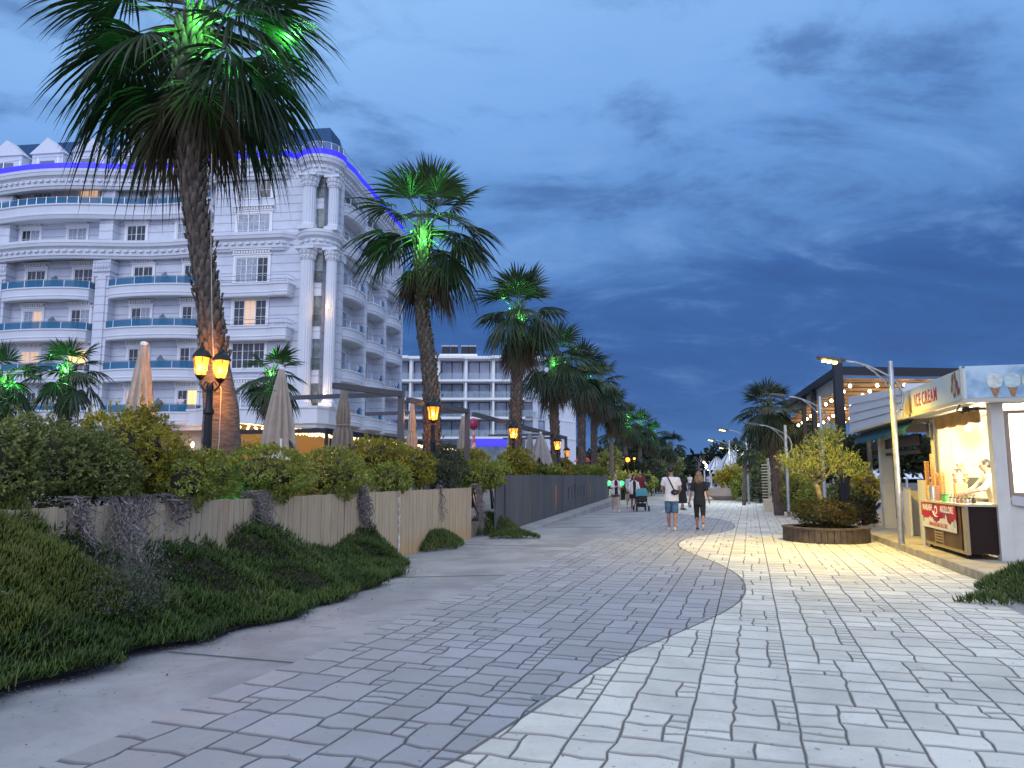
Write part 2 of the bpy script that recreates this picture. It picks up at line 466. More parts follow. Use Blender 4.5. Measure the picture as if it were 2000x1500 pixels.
# hairline cracks in the concrete strip
mb = MB(); rc = random.Random(12)
for k in range(9):
    y = rc.uniform(4.5, 17); x = fence_x(y) + rc.uniform(2.0, 3.4); a_ = rc.uniform(0, 3.1); q = Vector((x, y, -.0125)); 
    for j in range(rc.randint(5, 12)):
        a_ += rc.gauss(0, .35); r_ = q + Vector((math.cos(a_), math.sin(a_), 0)) * .07; mb.bar(q, r_, rc.uniform(.002, .004), .002); q = r_
struct(mb.build('path_cracks', M_joint))
# terrace behind the fence, higher than the walk
mb = MB()
ys = [-4, 5, 10, 15, 19.3, 21.5, 30, 41, 60, 130]
pl = [(fence_x(y) - .12 if y < 20 else wall_x(y) - .35, y) for y in ys]
mb.prism([(-90, -4)] + pl[:1] + pl[1:] + [(-90, 130)], -.04, .35)
struct(mb.build('terrace_ground', mat('terrace_paving', (.22, .20, .18), .9, var=.3, vscale=.8, bump=.3)))
# ================================================================ the white hotel with the blue neon cornice
HO = Vector((-13.9, 51.5, 0)); HR = R(-7.25)
hotel = thing('hotel', 'large ornate white hotel with curved balconies, blue glass rails and a blue neon cornice', 'hotel', HO, HR)
ca, sa = math.cos(HR), math.sin(HR)
def hx(px, b=0, z=12):
    """local x in the hotel frame where the photo column px meets depth b"""
    k = (px - 1000) / F
    # X = HO.x + a*ca - b*sa ; Y = HO.y + a*sa + b*ca ; X = k*(Y*CT + (z-EYE)*ST)
    return (k * ((HO.y + b * ca) * CT + (z - EYE) * ST) - HO.x + b * sa) / (ca - k * sa * CT)
FL = [5.5, 8.6, 11.65, 14.75, 17.95, 20.9]
XR, XL, BK, ZB, ZT = .75, -41.0, 16.2, 5.0, 23.9
def groove_mat():
    m = bpy.data.materials.new('rusticated_white'); m.use_nodes = True; gg = NG(m.node_tree); b = m.node_tree.nodes['Principled BSDF']
    oc = gg.n('ShaderNodeTexCoord').outputs['Object']; s = gg.n('ShaderNodeSeparateXYZ'); gg.L(oc, s.inputs[0])
    w = gg.m('ABSOLUTE', gg.m('SUBTRACT', gg.m('FRACT', gg.m('DIVIDE', s.outputs[2], .62)), .5))
    gr = gg.mr(w, .055, .03)
    c = gg.mix(gg.mr(gg.noise(oc, .8, 5, .6), .4, .65), (.64, .665, .72), (.57, .595, .66))
    gg.L(gg.mix(gg.m('MULTIPLY', gr, .42), c, (.27, .30, .38)), b.inputs['Base Color'])
    bn = gg.n('ShaderNodeBump'); bn.inputs['Strength'].default_value = .8; bn.inputs['Distance'].default_value = .05; bn.invert = True
    gg.L(gr, bn.inputs['Height']); gg.L(bn.outputs[0], b.inputs['Normal']); b.inputs['Roughness'].default_value = .65
    return m
M_rust = groove_mat()
# upper walls: the left (seafront) wall, the wing by the corner, the side
mb = MB()
xw = hx(425, 0)
mb.box(XL, .0, ZB, xw, BK, ZT)
mb.box(xw, -1.2, ZB, XR - .003, BK, ZT)
mb.build('wall', M_rust, hotel)
mb = MB(); mb.box(XL + .1, .6, 0, xw - .1, BK - .1, ZB - .003); mb.box(xw - .1, -.75, 0, XR - .3, BK - .1, ZB - .003)
for x in range(-40, 1, 4): mb.box(x, -.95 if x > xw else .35, 0, x + .5, -.7 if x > xw else .65, ZB - .4)
mb.build('ground_floor_wall', M_cream, hotel)

def curve_plan(x0, x1, b0, dep, n=14, k=1.0):
    """plan outline of a bowed balcony from (x0,b0) to (x1,b0) reaching out by dep"""
    pts = [(x0, b0)]
    for i in range(n + 1):
        t = i / n; u = 2 * t - 1
        pts.append((x0 + (x1 - x0) * t, b0 - dep * (.45 + .55 * (1 - abs(u) ** 2.4) ** .7)))
    pts.append((x1, b0)); return pts
def side_plan(y0, y1, x0, dep, n=12):
    pts = [(x0, y0)]
    for i in range(n + 1):
        t = i / n; u = 2 * t - 1
        pts.append((x0 + dep * (.35 + .65 * math.sqrt(max(0, 1 - abs(u) ** 2.2))), y0 + (y1 - y0) * t))
    pts.append((x0, y1)); return pts
def balcony(plan, f, rail='blue', height=.95, ftop=None):
    """apron with mouldings, thin rail, glass; plan runs left to right seen from outside"""
    mb = MB(); o = .0
    b_ = f - .42
    prof = [(-.30, b_ + .1), (-.22, b_), (-.02, b_ + .06), (.0, b_ + .25), (.04, b_ + .30), (.04, b_ + .36), (.0, b_ + .40), (.02, f + .38), (.10, f + .43), (.10, f + .52), (-.12, f + .52), (-.14, b_ + .25)]
    path = plan[1:-1]
    mb.sweep([plan[0]] + path + [plan[-1]], prof)
    mb.prism([p for p in plan], f - .30, f - .02)
    bal = mb.build('balcony', [M_white], hotel, smooth=False)
    rl = MB(); zt = f + .52 + .55
    for q in path: pass
    pts = [plan[0]] + path + [plan[-1]]
    rl.tube([(x, y, zt) for x, y in pts], .025, 5)
    for i in range(0, len(pts), 3 if len(pts) > 8 else 1): rl.tube([(pts[i][0], pts[i][1], f + .5), (pts[i][0], pts[i][1], zt)], .025, 5)
    rr = rl.build('railing', M_chrome, bal)
    if rail == 'blue' or rail == 'half':
        gl = MB(); m0 = 0 if rail == 'blue' else len(pts) // 2
        q = pts[m0:]
        gl.rings([[(x, y, f + .54) for x, y in q], [(x, y, zt - .04) for x, y in q]], closed=False, cap=False)
        gl.build('glass', M_railblue, bal)
    else:
        g2 = MB(); g2.tube([(x, y, f + .78) for x, y in pts], .018, 4); g2.build('rail_bar', M_grey, bal)
    return bal
def window(x0, x1, z0, z1, b, kind='dark', n=2, awn=True, muntin=True):
    fr = MB(); t = .07
    fr.box(x0 - .16, b - .09, z0, x0, b + .02, z1 + .16); fr.box(x1, b - .09, z0, x1 + .16, b + .02, z1 + .16)
    fr.box(x0, b - .09, z1, x1, b + .02, z1 + .16)
    fr.box(x0 - .24, b - .16, z1 + .16, x1 + .24, b + .02, z1 + .26)
    for i in range(n + 1):
        x = x0 + (x1 - x0) * i / n; xx = min(max(x, x0 + t / 2), x1 - t / 2); fr.box(xx - t / 2, b - .05, z0, xx + t / 2, b + .01, z1)
    fr.box(x0, b - .045, z1 - t, x1, b + .01, z1 - .002); fr.box(x0, b - .045, z0 + .002, x1, b + .01, z0 + t)
    if muntin:
        for i in range(n):
            xa = x0 + (x1 - x0) * (i + .5) / n; fr.box(xa - .012, b - .03, z0 + t, xa + .012, b + .01, z1 - t)
        for zz in (.35, .68): fr.box(x0, b - .028, z0 + (z1 - z0) * zz - .012, x1, b + .01, z0 + (z1 - z0) * zz + .012)
    if awn:   # scalloped hood
        for i in range(int((x1 - x0) / .2) + 2):
            xa = x0 - .15 + i * .2; fr.box(xa, b - .22, z1 + .27, xa + .13, b - .02, z1 + .48)
        fr.box(x0 - .3, b - .30, z1 + .48, x1 + .3, b + .02, z1 + .55)
    w = fr.build('window', M_frame, hotel)
    for i in range(n):
        pb = MB(); a = x0 + (x1 - x0) * i / n; c = x0 + (x1 - x0) * (i + 1) / n
        pb.add([(a, b - .008, z0), (c, b - .008, z0), (c, b - .008, z1), (a, b - .008, z1)], [(0, 1, 2, 3)])
        kk = kind if isinstance(kind, str) else kind[i % len(kind)]
        pb.build('pane', {'dark': M_room, 'curt': M_curtain, 'lit': M_lit, 'dim': M_litdim}[kk], w)
    return w
M_div = mat('divider_glass', (.28, .36, .38), .25)
M_slit = mat('slit_glass', (.16, .20, .20), .2, var=.5, vscale=2)
# bays on the left wall
bays = [(hx(-215), hx(-18)), (hx(5), hx(180)), (hx(212), hx(400))]
for bi, (x0, x1) in enumerate(bays):
    for fi, f in enumerate(FL):
        if fi < 4:
            balcony(curve_plan(x0 + .05, x1 - .05, 0, 1.35), f)
        if bi == 0 and fi not in (0, 5): continue
        wid = 1.55
        for wi, frac in enumerate((.33, .86)):
            xc = x0 + (x1 - x0) * frac if fi < 4 else x0 + (x1 - x0) * (frac - (.1 if fi == 4 else .0))
            kind = ('curt', 'curt')
            if (bi, fi) == (1, 1): kind = ('lit', 'lit') if wi else ('dim', 'dim')
            elif (bi, fi, wi) == (2, 0, 1): kind = ('dark', 'lit')
            elif (bi, fi, wi) == (2, 0, 0): kind = ('dim', 'dark')
            elif (bi, fi, wi) == (1, 2, 0): kind = ('curt', 'dim')
            elif (bi, fi, wi) == (1, 5, 1): kind = ('dim', 'dim')
            elif rnd.random() < .55: kind = rnd.choice([('dark', 'curt'), ('curt', 'dark'), ('dark', 'dark')])
            window(xc - wid / 2, xc + wid / 2, f, f + 2.2, 0, kind)
        # partition fin between the rooms
    for fi, f in enumerate(FL[:4]):
        mb = MB(); xm = x0 + (x1 - x0) * .6; mb.box(xm, -.95, f, xm + .06, -.003, f + 1.35); mb.add([(xm, -.8, f + 1.35), (xm, -.1, f + 1.35), (xm, -.45, f + 1.65)], [(0, 1, 2)])
        mb.build('balcony_divider', M_div, hotel)

# sixth floor continuous balcony and mid cornice, both wavy in plan
def wav(x):
    return -1.15 - .55 * math.sin((x - hx(430)) / (hx(430) - hx(0)) * 2 * math.pi) * (1 if x < xw else 0)
path6 = [(XL, -1.2)] + [(x, wav(x)) for x in np.linspace(XL + 1, xw - .8, 40)] + [(xw - .2, -1.45)]
f = FL[5]
mb = MB(); mb.sweep(path6, [(-.3, f - .5), (-.1, f - .52), (0, f - .3), (.05, f - .25), (.05, f - .15), (0, f - .1), (.02, f + .40), (.12, f + .46), (.12, f + .56), (-.12, f + .56), (-.14, f - .1)])
mb.prism([(p[0], p[1] + .02) for p in path6] + [(xw - .2, 0), (XL, 0)], f - .35, f - .05)
b6 = mb.build('long_balcony', M_white, hotel)
mb = MB(); mb.tube([(x, y, f + 1.08) for x, y in path6], .03, 5)
for i in range(0, len(path6), 1): mb.tube([(path6[i][0], path6[i][1], f + .5), (path6[i][0], path6[i][1], f + 1.12)], .03, 5)
mb.build('railing', M_chrome, b6)
mb = MB(); mb.rings([[(x, y, f + .57) for x, y in path6], [(x, y, f + 1.03) for x, y in path6]], closed=False, cap=False); mb.build('glass', M_railblue, b6)
# corner bulge in plan shared by cornices
def bulge(o=0):
    xc, yc, r = .25, -.45, 1.5 + o
    return [(xc + r * math.cos(t), yc + r * math.sin(t)) for t in np.linspace(R(-155), R(25), 16)]
ring = [(XL, -1.5)] + [(x, wav(x) - .25) for x in np.linspace(XL + 1, xw - .8, 40)] + [(xw + .3, -1.75), (-2.0, -1.75)] + bulge() + [(XR + 1.0, 1.6), (XR + .95, 3.2)] + [(XR + 1.0, 5), (XR + 1.0, 15.2), (XR + .4, BK + .3)]
def cornice(nm, z0, z1, off, path, dent=True):
    mb = MB(); h = z1 - z0
    mb.sweep(path, [(off - .75, z0), (off - .45, z0), (off - .38, z0 + .12 * h), (off - .30, z0 + .15 * h), (off - .30, z0 + .55 * h), (off - .18, z0 + .62 * h), (off - .05, z0 + .66 * h), (off, z0 + .82 * h), (off + .04, z0 + .84 * h), (off + .04, z1), (off - 2.2, z1), (off - 2.2, z0 + .4 * h)])
    if dent:
        L = 0
        for (a, b) in zip(path, path[1:]):
            a = Vector(a); b = Vector(b); d = b - a; l = d.length
            if l < 1e-6: continue
            d /= l; nr = Vector((d.y, -d.x)); t = (.55 - L % .55)
            while t < l:
                c = a + d * t + nr * (off - .28); p = c + nr * .13
                mb.bar((c.x, c.y, z0 + .40 * h), (p.x, p.y, z0 + .40 * h), .3, .12 * h)
                t += .55
            L += l
    return mb.build(nm, M_white, hotel)
cornice('cornice', 17.35, 18.6, .1, ring)
cornice('cornice', 22.63, 24.03, .15, ring)
mb = MB(); mb.sweep(ring, [(.14, 24.04), (.24, 24.04), (.24, 24.40), (.14, 24.40)]); mb.build('neon_strip', M_neon, hotel)
mb = MB(); mb.prism([(p[0], p[1]) for p in ring] + [(XL, BK)], 23.88, 24.02); mb.build('roof_terrace', M_soffit, hotel)
rp = ring
mb = MB(); mb.tube([(x, y + .1, 25.03) for x, y in rp], .03, 5)
for i in range(0, len(rp), 2): mb.tube([(rp[i][0], rp[i][1] + .1, 24.08), (rp[i][0], rp[i][1] + .1, 25.03)], .03, 5)
rr = mb.build('roof_railing', M_chrome, hotel)
mb = MB(); mb.rings([[(x, y + .1, 24.43) for x, y in rp], [(x, y + .1, 24.98) for x, y in rp]], closed=False, cap=False); mb.build('glass', M_clear, rr)
# low cornice / string band over the ground floor
low = [(XL, -1.3)] + [(x, wav(x)) for x in np.linspace(XL + 1, xw - .8, 40)] + [(xw + .2, -1.75), (-2.0, -1.75), (-1.4, -2.2), (1.2, -2.3), (XR + .9, -1.4), (XR + .9, BK)]
mb = MB(); mb.sweep(low, [(-.9, 4.75), (-.25, 4.75), (-.2, 4.95), (0, 5.05), (0, 6.0), (.1, 6.08), (.1, 6.2), (-.9, 6.2)]); 
mb.build('string_course', M_white, hotel)
# roof
mb = MB()
def mans(x0, y0, x1, y1, z0, z1, s):
    mb.add([(x0, y0, z0), (x1, y0, z0), (x1, y1, z0), (x0, y1, z0), (x0 + s, y0 + s, z1), (x1 - s, y0 + s, z1), (x1 - s, y1 - s, z1), (x0 + s, y1 - s, z1)],
           [(4, 5, 6, 7), (0, 1, 5, 4), (1, 2, 6, 5), (2, 3, 7, 6), (3, 0, 4, 7)])
mans(XL, 1.9, -3.5, BK - 1, 24.02, 28.3, .5)
mans(-4.4, 1.1, .7, 5.2, 24.02, 28.0, 1.0)
rf = mb.build('roof', M_slate, hotel)
for px in (-150, -65, 12, 92, 172, 262, 350):
    xc = hx(px, 1.4, 26); mb = MB(); w = 1.35
    mb.box(xc - w, 1.4, 24.02, xc + w, 4, 26.9)
    mb.add([(xc - w - .15, 1.25, 26.9), (xc + w + .15, 1.25, 26.9), (xc, 1.25, 28.2), (xc - w - .15, 4.5, 26.9), (xc + w + .15, 4.5, 26.9), (xc, 4.5, 28.2)], [(0, 1, 2), (0, 2, 5, 3), (1, 4, 5, 2), (3, 5, 4), (0, 3, 4, 1)])
    d = mb.build('dormer', M_white, hotel)
    mb = MB(); mb.box(xc - .6, 1.34, 24.1, xc + .6, 1.42, 26.3); mb.build('pane', M_room, d)
# pilasters and columns
def fluted(xc, yc, z0, z1, r=.45):
    mb = MB(); n = 32; prof = []
    rings_ = []
    for z in (z0 + .5, z1 - .9):
        rings_.append([(xc + (r * (1 - (.10 if k % 2 else 0))) * math.cos(2 * math.pi * k / n), yc + (r * (1 - (.10 if k % 2 else 0))) * math.sin(2 * math.pi * k / n), z) for k in range(n)])
    mb.rings(rings_)
    mb.box(xc - r * 1.35, yc - r * 1.35, z0, xc + r * 1.35, yc + r * 1.35, z0 + .28)
    mb.lathe((xc, yc, z0 + .28), [(r * 1.3, 0), (r * 1.3, .1), (r * 1.05, .22)], 24)
    mb.lathe((xc, yc, z1 - .9), [(r * 1.0, 0), (r * 1.12, .06), (r * 1.0, .12), (r * 1.15, .4), (r * 1.55, .68), (r * 1.45, .72)], 24)
    for k in range(12):   # capital leaves
        t = 2 * math.pi * k / 12; c, s = math.cos(t), math.sin(t)
        for zz, rr_ in ((.15, 1.12), (.42, 1.3)):
            mb.ell((xc + c * r * rr_, yc + s * r * rr_, z1 - .9 + zz + .1), (.09, .09, .16), 6, 4)
    mb.box(xc - r * 1.5, yc - r * 1.5, z1 - .18, xc + r * 1.5, yc + r * 1.5, z1)
    return mb.build('column', M_white, hotel)
xc1, xc2 = hx(595, -1.6), hx(638, -1.4)
fluted(xc1, -1.5, 6.2, 17.35); fluted(xc1, -1.5, 18.6, 22.64)
fluted(xc2 + .1, -1.05, 6.2, 17.35, .36); fluted(xc2 + .1, -1.05, 18.6, 22.64, .36)
for px in (-8, 196):
    x = hx(px, -.6)
    mb = MB(); mb.box(x - .55, -.75, 6.2, x + .55, -.003, 22.64); mb.box(x - .33, -.86, 6.6, x + .33, -.75, 16.2)
    mb.box(x - .7, -.95, 16.4, x + .7, -.003, 17.3); mb.box(x - .62, -.85, 16.1, x + .62, -.003, 16.4)
    for k in range(6): mb.ell((x - .55 + k * .22, -.97, 16.85), (.12, .1, .25), 6, 5)
    mb.build('pilaster', M_rust, hotel)
# corner wing: triple windows, shallow balconies
xa, xb = hx(455, -1.2), hx(520, -1.2)
for fi, f in enumerate(FL):
    kind = [('curt', 'curt', 'dark'), ('dark', 'dark', 'dark'), ('dark', 'dim', 'dark'), ('curt', 'curt', 'dark'), ('curt', 'curt', 'curt'), ('curt', 'curt', 'dark')][fi]
    window(xa, xb, f + .35, f + 2.2, -1.2, kind, 3)
    if fi in (1, 2, 3):
        pl = [(hx(428, -1.2), -1.2), (hx(433, -1.2), -2.0), (hx(530, -1.2), -2.0), (hx(545, -1.2), -2.15), (hx(570, -1.2), -2.15), (hx(572, -1.2), -1.2)]
        if fi > 1: balcony(pl, f - .45, 'bars')
        else:
            mb = MB(); mb.box(xa - .3, -1.45, f + .1, xb + .3, -1.2, f + .28); mb.build('window_sill', M_white, hotel)
# slit loggias between the corner columns
for fi, f in enumerate(FL):
    mb = MB(); x0, x1 = hx(612, -1.2), hx(627, -1.2)
    mb.box(x0, -1.23, f + .2, x1, -1.18, f + 2.35); s_ = mb.build('slit_window', M_slit, hotel)
    mb = MB(); 
    for i in range(5): mb.tube([(x0 + (x1 - x0) * i / 4, -1.34, f + .2), (x0 + (x1 - x0) * i / 4, -1.34, f + .95)], .015, 4)
    mb.tube([(x0, -1.34, f + .95), (x1, -1.34, f + .95)], .02, 4); mb.build('grille', M_grey, s_)
# side face: three stacks of round balconies with piers between
for ci, bc in enumerate((2.9, 8.1, 13.2)):
    for fi, f in enumerate(FL):
        if fi < 5 or ci < 2:
            balcony(side_plan(bc - 2.3, bc + 2.3, XR + .02, 1.45 if fi < 4 else 1.2), f, 'half')
        mb = MB(); mb.box(XR - .02, bc - .9, f, XR + .03, bc + .9, f + 2.15); w = mb.build('balcony_door', M_curtain, hotel)
        mb = MB(); 
        for yy in (-.95, -.05, .9): mb.box(XR, bc + yy, f, XR + .07, bc + yy + .08, f + 2.2)
        mb.box(XR, bc - .95, f + 2.15, XR + .07, bc + .98, f + 2.25); mb.build('frame', M_frame, w)
        mb = MB(); mb.box(XR + .6, bc - 1.6, f + .5, XR + .66, bc - 1.5, f + 1.3) 
for bc in (.1, 5.5, 10.65, 15.8):
    mb = MB(); mb.box(XR - .01, bc - .32, 6.2, XR + 1.0, bc + .32, 17.35); mb.box(XR - .01, bc - .3, 18.6, XR + .9, bc + .3, 22.64)
    mb.box(XR - .01, bc - .42, 16.7, XR + 1.12, bc + .42, 17.2); mb.build('pier', M_rust, hotel)
# warm wall lamps on the corner pier and ground floor
def warm(parent, loc, en, col=(1, .55, .2), r=.05, name='lamp_light', spot=None, rot=None):
    l = bpy.data.lights.new(name, 'SPOT' if spot else 'POINT'); l.energy = en; l.color = col; l.shadow_soft_size = r
    if spot: l.spot_size = R(spot); l.spot_blend = .8
    o = bpy.data.objects.new(name, l); COL.objects.link(o); o.location = loc
    if rot: o.rotation_euler = rot
    if parent: o.parent = parent
    return o
M_bulb = mat('warm_bulb', (1, .8, .4), .4, emit=(1, .62, .2), es=14)
M_bulba = mat('amber_bulb', (1, .75, .4), .4, emit=(1, .66, .26), es=6)
M_bulbw = mat('white_bulb', (1, .9, .7), .4, emit=(1, .86, .6), es=16)
for z in (7.0, 13.1):
    mb = MB(); mb.lathe((hx(640, -1.6) , -1.75, z), [(.03, -.15), (.07, -.1), (.07, .1), (.03, .15)], 8); l = mb.build('wall_lamp', M_bulb, hotel)
    warm(hotel, (hx(640, -1.6), -2.0, z), 28)
for px in (378, 566):
    x = hx(px, -1, 3.3); mb = MB(); mb.lathe((x, -1.15, Zat(868, 50)), [(.05, -.15), (.12, .1), (.02, .25)], 8); mb.build('wall_lamp', M_bulb, hotel)
    warm(hotel, (x, -1.4, Zat(868, 50)), 55, (1, .45, .12))
mb = MB()
for i in range(3):
    x = hx(468 + i * 24, -1.2, 4); mb.box(x - .32, -.80, 2.0, x + .32, -.76, 4.45)
mb.build('ground_floor_window', M_lit, hotel)
mb = MB(); x0, x1 = hx(500, -1.2, 3), hx(545, -1.2, 3); mb.box(x0, -.86, .3, x1, -.77, 3.5); mb.build('ground_floor_door', M_dark, hotel)
# ================================================================ the second, modern hotel
Y2 = 115
def p2(px, py, Y=Y2): return A(px, py, Y)
xL, xR2 = p2(690, 800).x, p2(1026, 800).x
zt = p2(900, 695).z
zsl = [p2(900, y).z for y in (741, 777, 814, 853)]
mod = thing('modern_hotel', 'white modern hotel of box-shaped balconies with dark glazing, beyond the ornate one', 'hotel', (xL, Y2, 0))
Wd = xR2 - xL
def bx2(mb, x0, y0, z0, x1, y1, z1): mb.box(x0 - xL, y0, z0, x1 - xL, y1, z1)
M_mod = mat('modern_white', (.9, .9, .9), .7, var=.05, vscale=.3)
mb = MB(); mb.box(0, 2.6, 0, Wd + 1.2, 16, zt - .25); mb.build('wall', M_mod, mod)
mb = MB(); mb.add([(Wd + 1.2, 1.2, 0), (p2(1124, 790, 128).x - xL, 13, 0), (p2(1124, 790, 128).x - xL, 13, zt - 1.4), (Wd + 1.2, 1.2, zt - 1.0),
                   (Wd + 1.2, 16, 0), (Wd + 1.2, 16, zt - 1.0)], [(0, 1, 2, 3), (1, 4, 5, 2), (3, 2, 5)])
for z in (p2(1050, 773).z, p2(1050, 813).z, p2(1050, 850).z):
    mb.bar((Wd + 1.21, 1.14, z), (p2(1124, 790, 128).x - xL, 12.9, z - .1), .1, .12, 0)
mb.build('gable_wall', M_mod, mod)
base_x = p2(860, 700).x; pitch2 = (p2(1022, 700).x - base_x) / 3
nb = [base_x + pitch2 * k for k in range(-4, 4)]
lev = [zt] + zsl
for k in range(1, 5):
    z = lev[k]; mb = MB(); bx2(mb, xL, 0, z - .32, xR2, 2.6, z + .02); mb.build('balcony_slab', M_mod, mod)
for x in nb:
    mb = MB(); bx2(mb, x - .55, 0.6, zsl[0] + .025, x - .12, 2.6, zt - .3)
    for k in range(1, 4): bx2(mb, x - .5, .3, lev[k + 1] + .03, x - .2, 2.6, lev[k] - .33)
    mb.build('balcony_wall', M_mod, mod)
mb = MB()
for i, x in enumerate(nb):
    j = .6 if i % 2 else 0
    bx2(mb, x - .75, -.5 + j, zt - .42, x + pitch2 - .75 + (0 if i % 2 else .02), 2.9, zt)
mb.build('parapet', M_mod, mod)
M_glz = mat('reflection_tinted_glass', (.34, .40, .50), .1, 0, var=.4, vscale=.5)  # bright reflection painted into the pane colour
for x in nb:
    for k in range(4):
        z0 = lev[k + 1] + .04; z1 = (lev[k] - (.55 if k == 0 else .42))
        mb = MB(); bx2(mb, x, 2.52, z0, x + pitch2 - 1.0, 2.56, z1); w = mb.build('window', M_glz if k else mat('sky_tinted_glass', (.42, .44, .55), .1, var=.2, vscale=.4) if 'sky_tinted_glass' not in MATS else MATS['sky_tinted_glass'], mod)  # top row: sky reflection painted into the glass colour
        mb = MB()
        for q in (0, .5, 1): bx2(mb, x + (pitch2 - 1.0) * q - .06, 2.44, z0, x + (pitch2 - 1.0) * q + .06, 2.5, z1)
        bx2(mb, x, 2.44, z1 - .1, x + pitch2 - 1, 2.5, z1); mb.build('frame', M_dark, w)
        mb = MB(); bx2(mb, x - .15, .10, z0, x + pitch2 - .55, .14, z0 + 1.0); mb.build('glass_balustrade', M_clear, w)
        if k:
            mb = MB(); cx_ = x + 1.5 - xL; 
            mb.box(cx_, 1.2, z0 + .7, cx_ + .6, 1.7, z0 + .75); mb.bar((cx_ + .3, 1.45, z0), (cx_ + .3, 1.45, z0 + .7), .06)
            for s_ in (-.5, .9): mb.box(cx_ + s_, 1.3, z0 + .42, cx_ + s_ + .4, 1.6, z0 + .48); mb.box(cx_ + s_ + (.0 if s_ < 0 else .36), 1.3, z0, cx_ + s_ + (.05 if s_ < 0 else .4), 1.6, z0 + .85)
            mb.build('balcony_seating', M_dark, w)
mb = MB(); a = p2(855, 693); b = p2(930, 690); mb.box(a.x - xL, 3, zt - .2, b.x - xL, 9, zt + .8); mb.build('roof_plinth', M_mod, mod)
for px in (859, 876, 898, 913):
    a = p2(px, 690); mb = MB(); mb.box(a.x - xL, 3.5, zt + .82, a.x - xL + 1.15, 5, zt + 2.1); mb.build('cooling_unit', M_dark, mod)
    mb = MB(); mb.box(a.x - xL - .05, 3.45, zt + 2.1, a.x - xL + 1.2, 5.1, zt + 2.3); mb.build('unit_lid', M_steel, mod)
mb = MB(); mb.add([(0, 2.5, 0), (Wd, 2.5, 0), (Wd, 2.5, zsl[3] - .5), (0, 2.5, zsl[3] - .5)], [(0, 1, 2, 3)]); mb.build('ground_glazing', M_glz, mod)
# blue-lit canopy in front of it
a = p2(920, 866, 70); b = p2(992, 866, 70)
mb = MB(); mb.box(a.x, 70, a.z - .15, b.x, 74, a.z + .45); o = mb.build('lit_canopy', mat('blue_lit_panel', (.05, .05, .5), .5, emit=(.06, .04, 1), es=.9), org=(a.x, 70, 0))
tag(o, 'flat canopy glowing blue at the foot of the modern hotel', 'canopy')

# ================================================================ restaurant pavilion with string lights
P0, P1 = A(634, 870, 38), A(905, 880, 62)
pav = thing('restaurant_pavilion', 'black framed glass restaurant pavilion with rows of warm bulbs under its roof', 'pavilion', (P0.x, P0.y, 0), math.atan2(P1.y - P0.y, P1.x - P0.x))
L = (Vector((P1.x, P1.y)) - Vector((P0.x, P0.y))).length
zr = Zat(836, 38)
mb = MB(); mb.box(-.1, -.1, zr - .3, L, .05, zr); mb.box(-.1, .05, zr - .25, .1, 7, zr - .03); mb.build('roof_beam', M_dark, pav)
mb = MB(); mb.add([(0, 0, zr - .1), (L, 0, zr - .1), (L, 7, zr + .8), (0, 7, zr + .8)], [(0, 1, 2, 3)]); mb.build('canvas_roof', mat('canvas_warm', (.45, .33, .2), .9), pav)
for i in range(7):
    mb = MB(); x = L * i / 6; mb.box(x - .07, -.15, .3, x + .07, -.02, zr - .3); mb.build('post', M_dark, pav)
for i in range(6):
    mb = MB(); x = L * i / 6; mb.box(x + .1, -.06, .4, x + L / 6 - .1, -.04, zr - .32); mb.build('glass_panel', M_clear, pav)
for j in range(6):
    mb = MB()
    for i in range(34):
        x = .3 + (L - .6) * i / 33; mb.lathe((x, .6 + j * 1.0, zr - .22 + j * .1 - .14 * math.sin(i * .9) ** 2), [(.02, -.08), (.075, 0), (.02, .08)], 6)
    mb.tube([(.3, .6 + j, zr - .1 + j * .1), (L - .3, .6 + j, zr - .1 + j * .1)], .012, 4)
    mb.build('string_lights', M_bulba, pav)
for i in range(4): warm(pav, (2 + L * i / 4, 2.5, zr - .6), 60, (1, .68, .3), .3)
mb = MB(); mb.box(0, 6.5, .3, L, 6.6, zr + .5); mb.build('back_wall', mat('pav_wall', (.5, .36, .22), .8), pav)
mb = MB(); mb.box(.35, -.14, zr - 1.6, 1.5, -.1, zr - .5); s_ = mb.build('menu_board', M_dark, pav)
mb = MB()
for k in range(5): mb.box(.5, -.155, zr - 1.5 + k * .2, .5 + (.8, .6, .7, .5, .8)[k], -.142, zr - 1.43 + k * .2)
mb.build('lit_lines', M_lit, s_)

# ================================================================ fence, dark panel wall
def plank_mat():
    m = bpy.data.materials.new('bleached_planks'); m.use_nodes = True; gg = NG(m.node_tree); b = m.node_tree.nodes['Principled BSDF']
    oc = gg.n('ShaderNodeTexCoord').outputs['Object']; mp = gg.n('ShaderNodeMapping'); mp.inputs['Scale'].default_value = (6, 6, .5); gg.L(oc, mp.inputs[0])
    at = gg.n('ShaderNodeAttribute', attribute_name='tint').outputs['Fac']
    c = gg.mix(gg.mr(gg.noise(mp.outputs[0], 2.2, 7, .7, .6), .35, .7), (.47, .37, .24), (.34, .26, .165))
    c = gg.mix(gg.m('MULTIPLY', at, .35), c, (.46, .40, .30))
    s = gg.n('ShaderNodeSeparateXYZ'); gg.L(oc, s.inputs[0])
    c = gg.mix(gg.m('MULTIPLY', gg.mr(gg.m('ADD', s.outputs[2], gg.m('MULTIPLY', gg.noise(oc, 3, 4), .4)), .7, .2), .6), c, (.42, .27, .10))
    gg.L(c, b.inputs['Base Color']); b.inputs['Roughness'].default_value = .8
    bn = gg.n('ShaderNodeBump'); bn.inputs['Strength'].default_value = .4; bn.inputs['Distance'].default_value = .01
    gg.L(gg.noise(mp.outputs[0], 6, 6, .6), bn.inputs['Height']); gg.L(bn.outputs[0], b.inputs['Normal'])
    return m
M_plank = plank_mat()
FY0, FY1 = 2.2, 19.22
fa = math.atan2(1, .283)
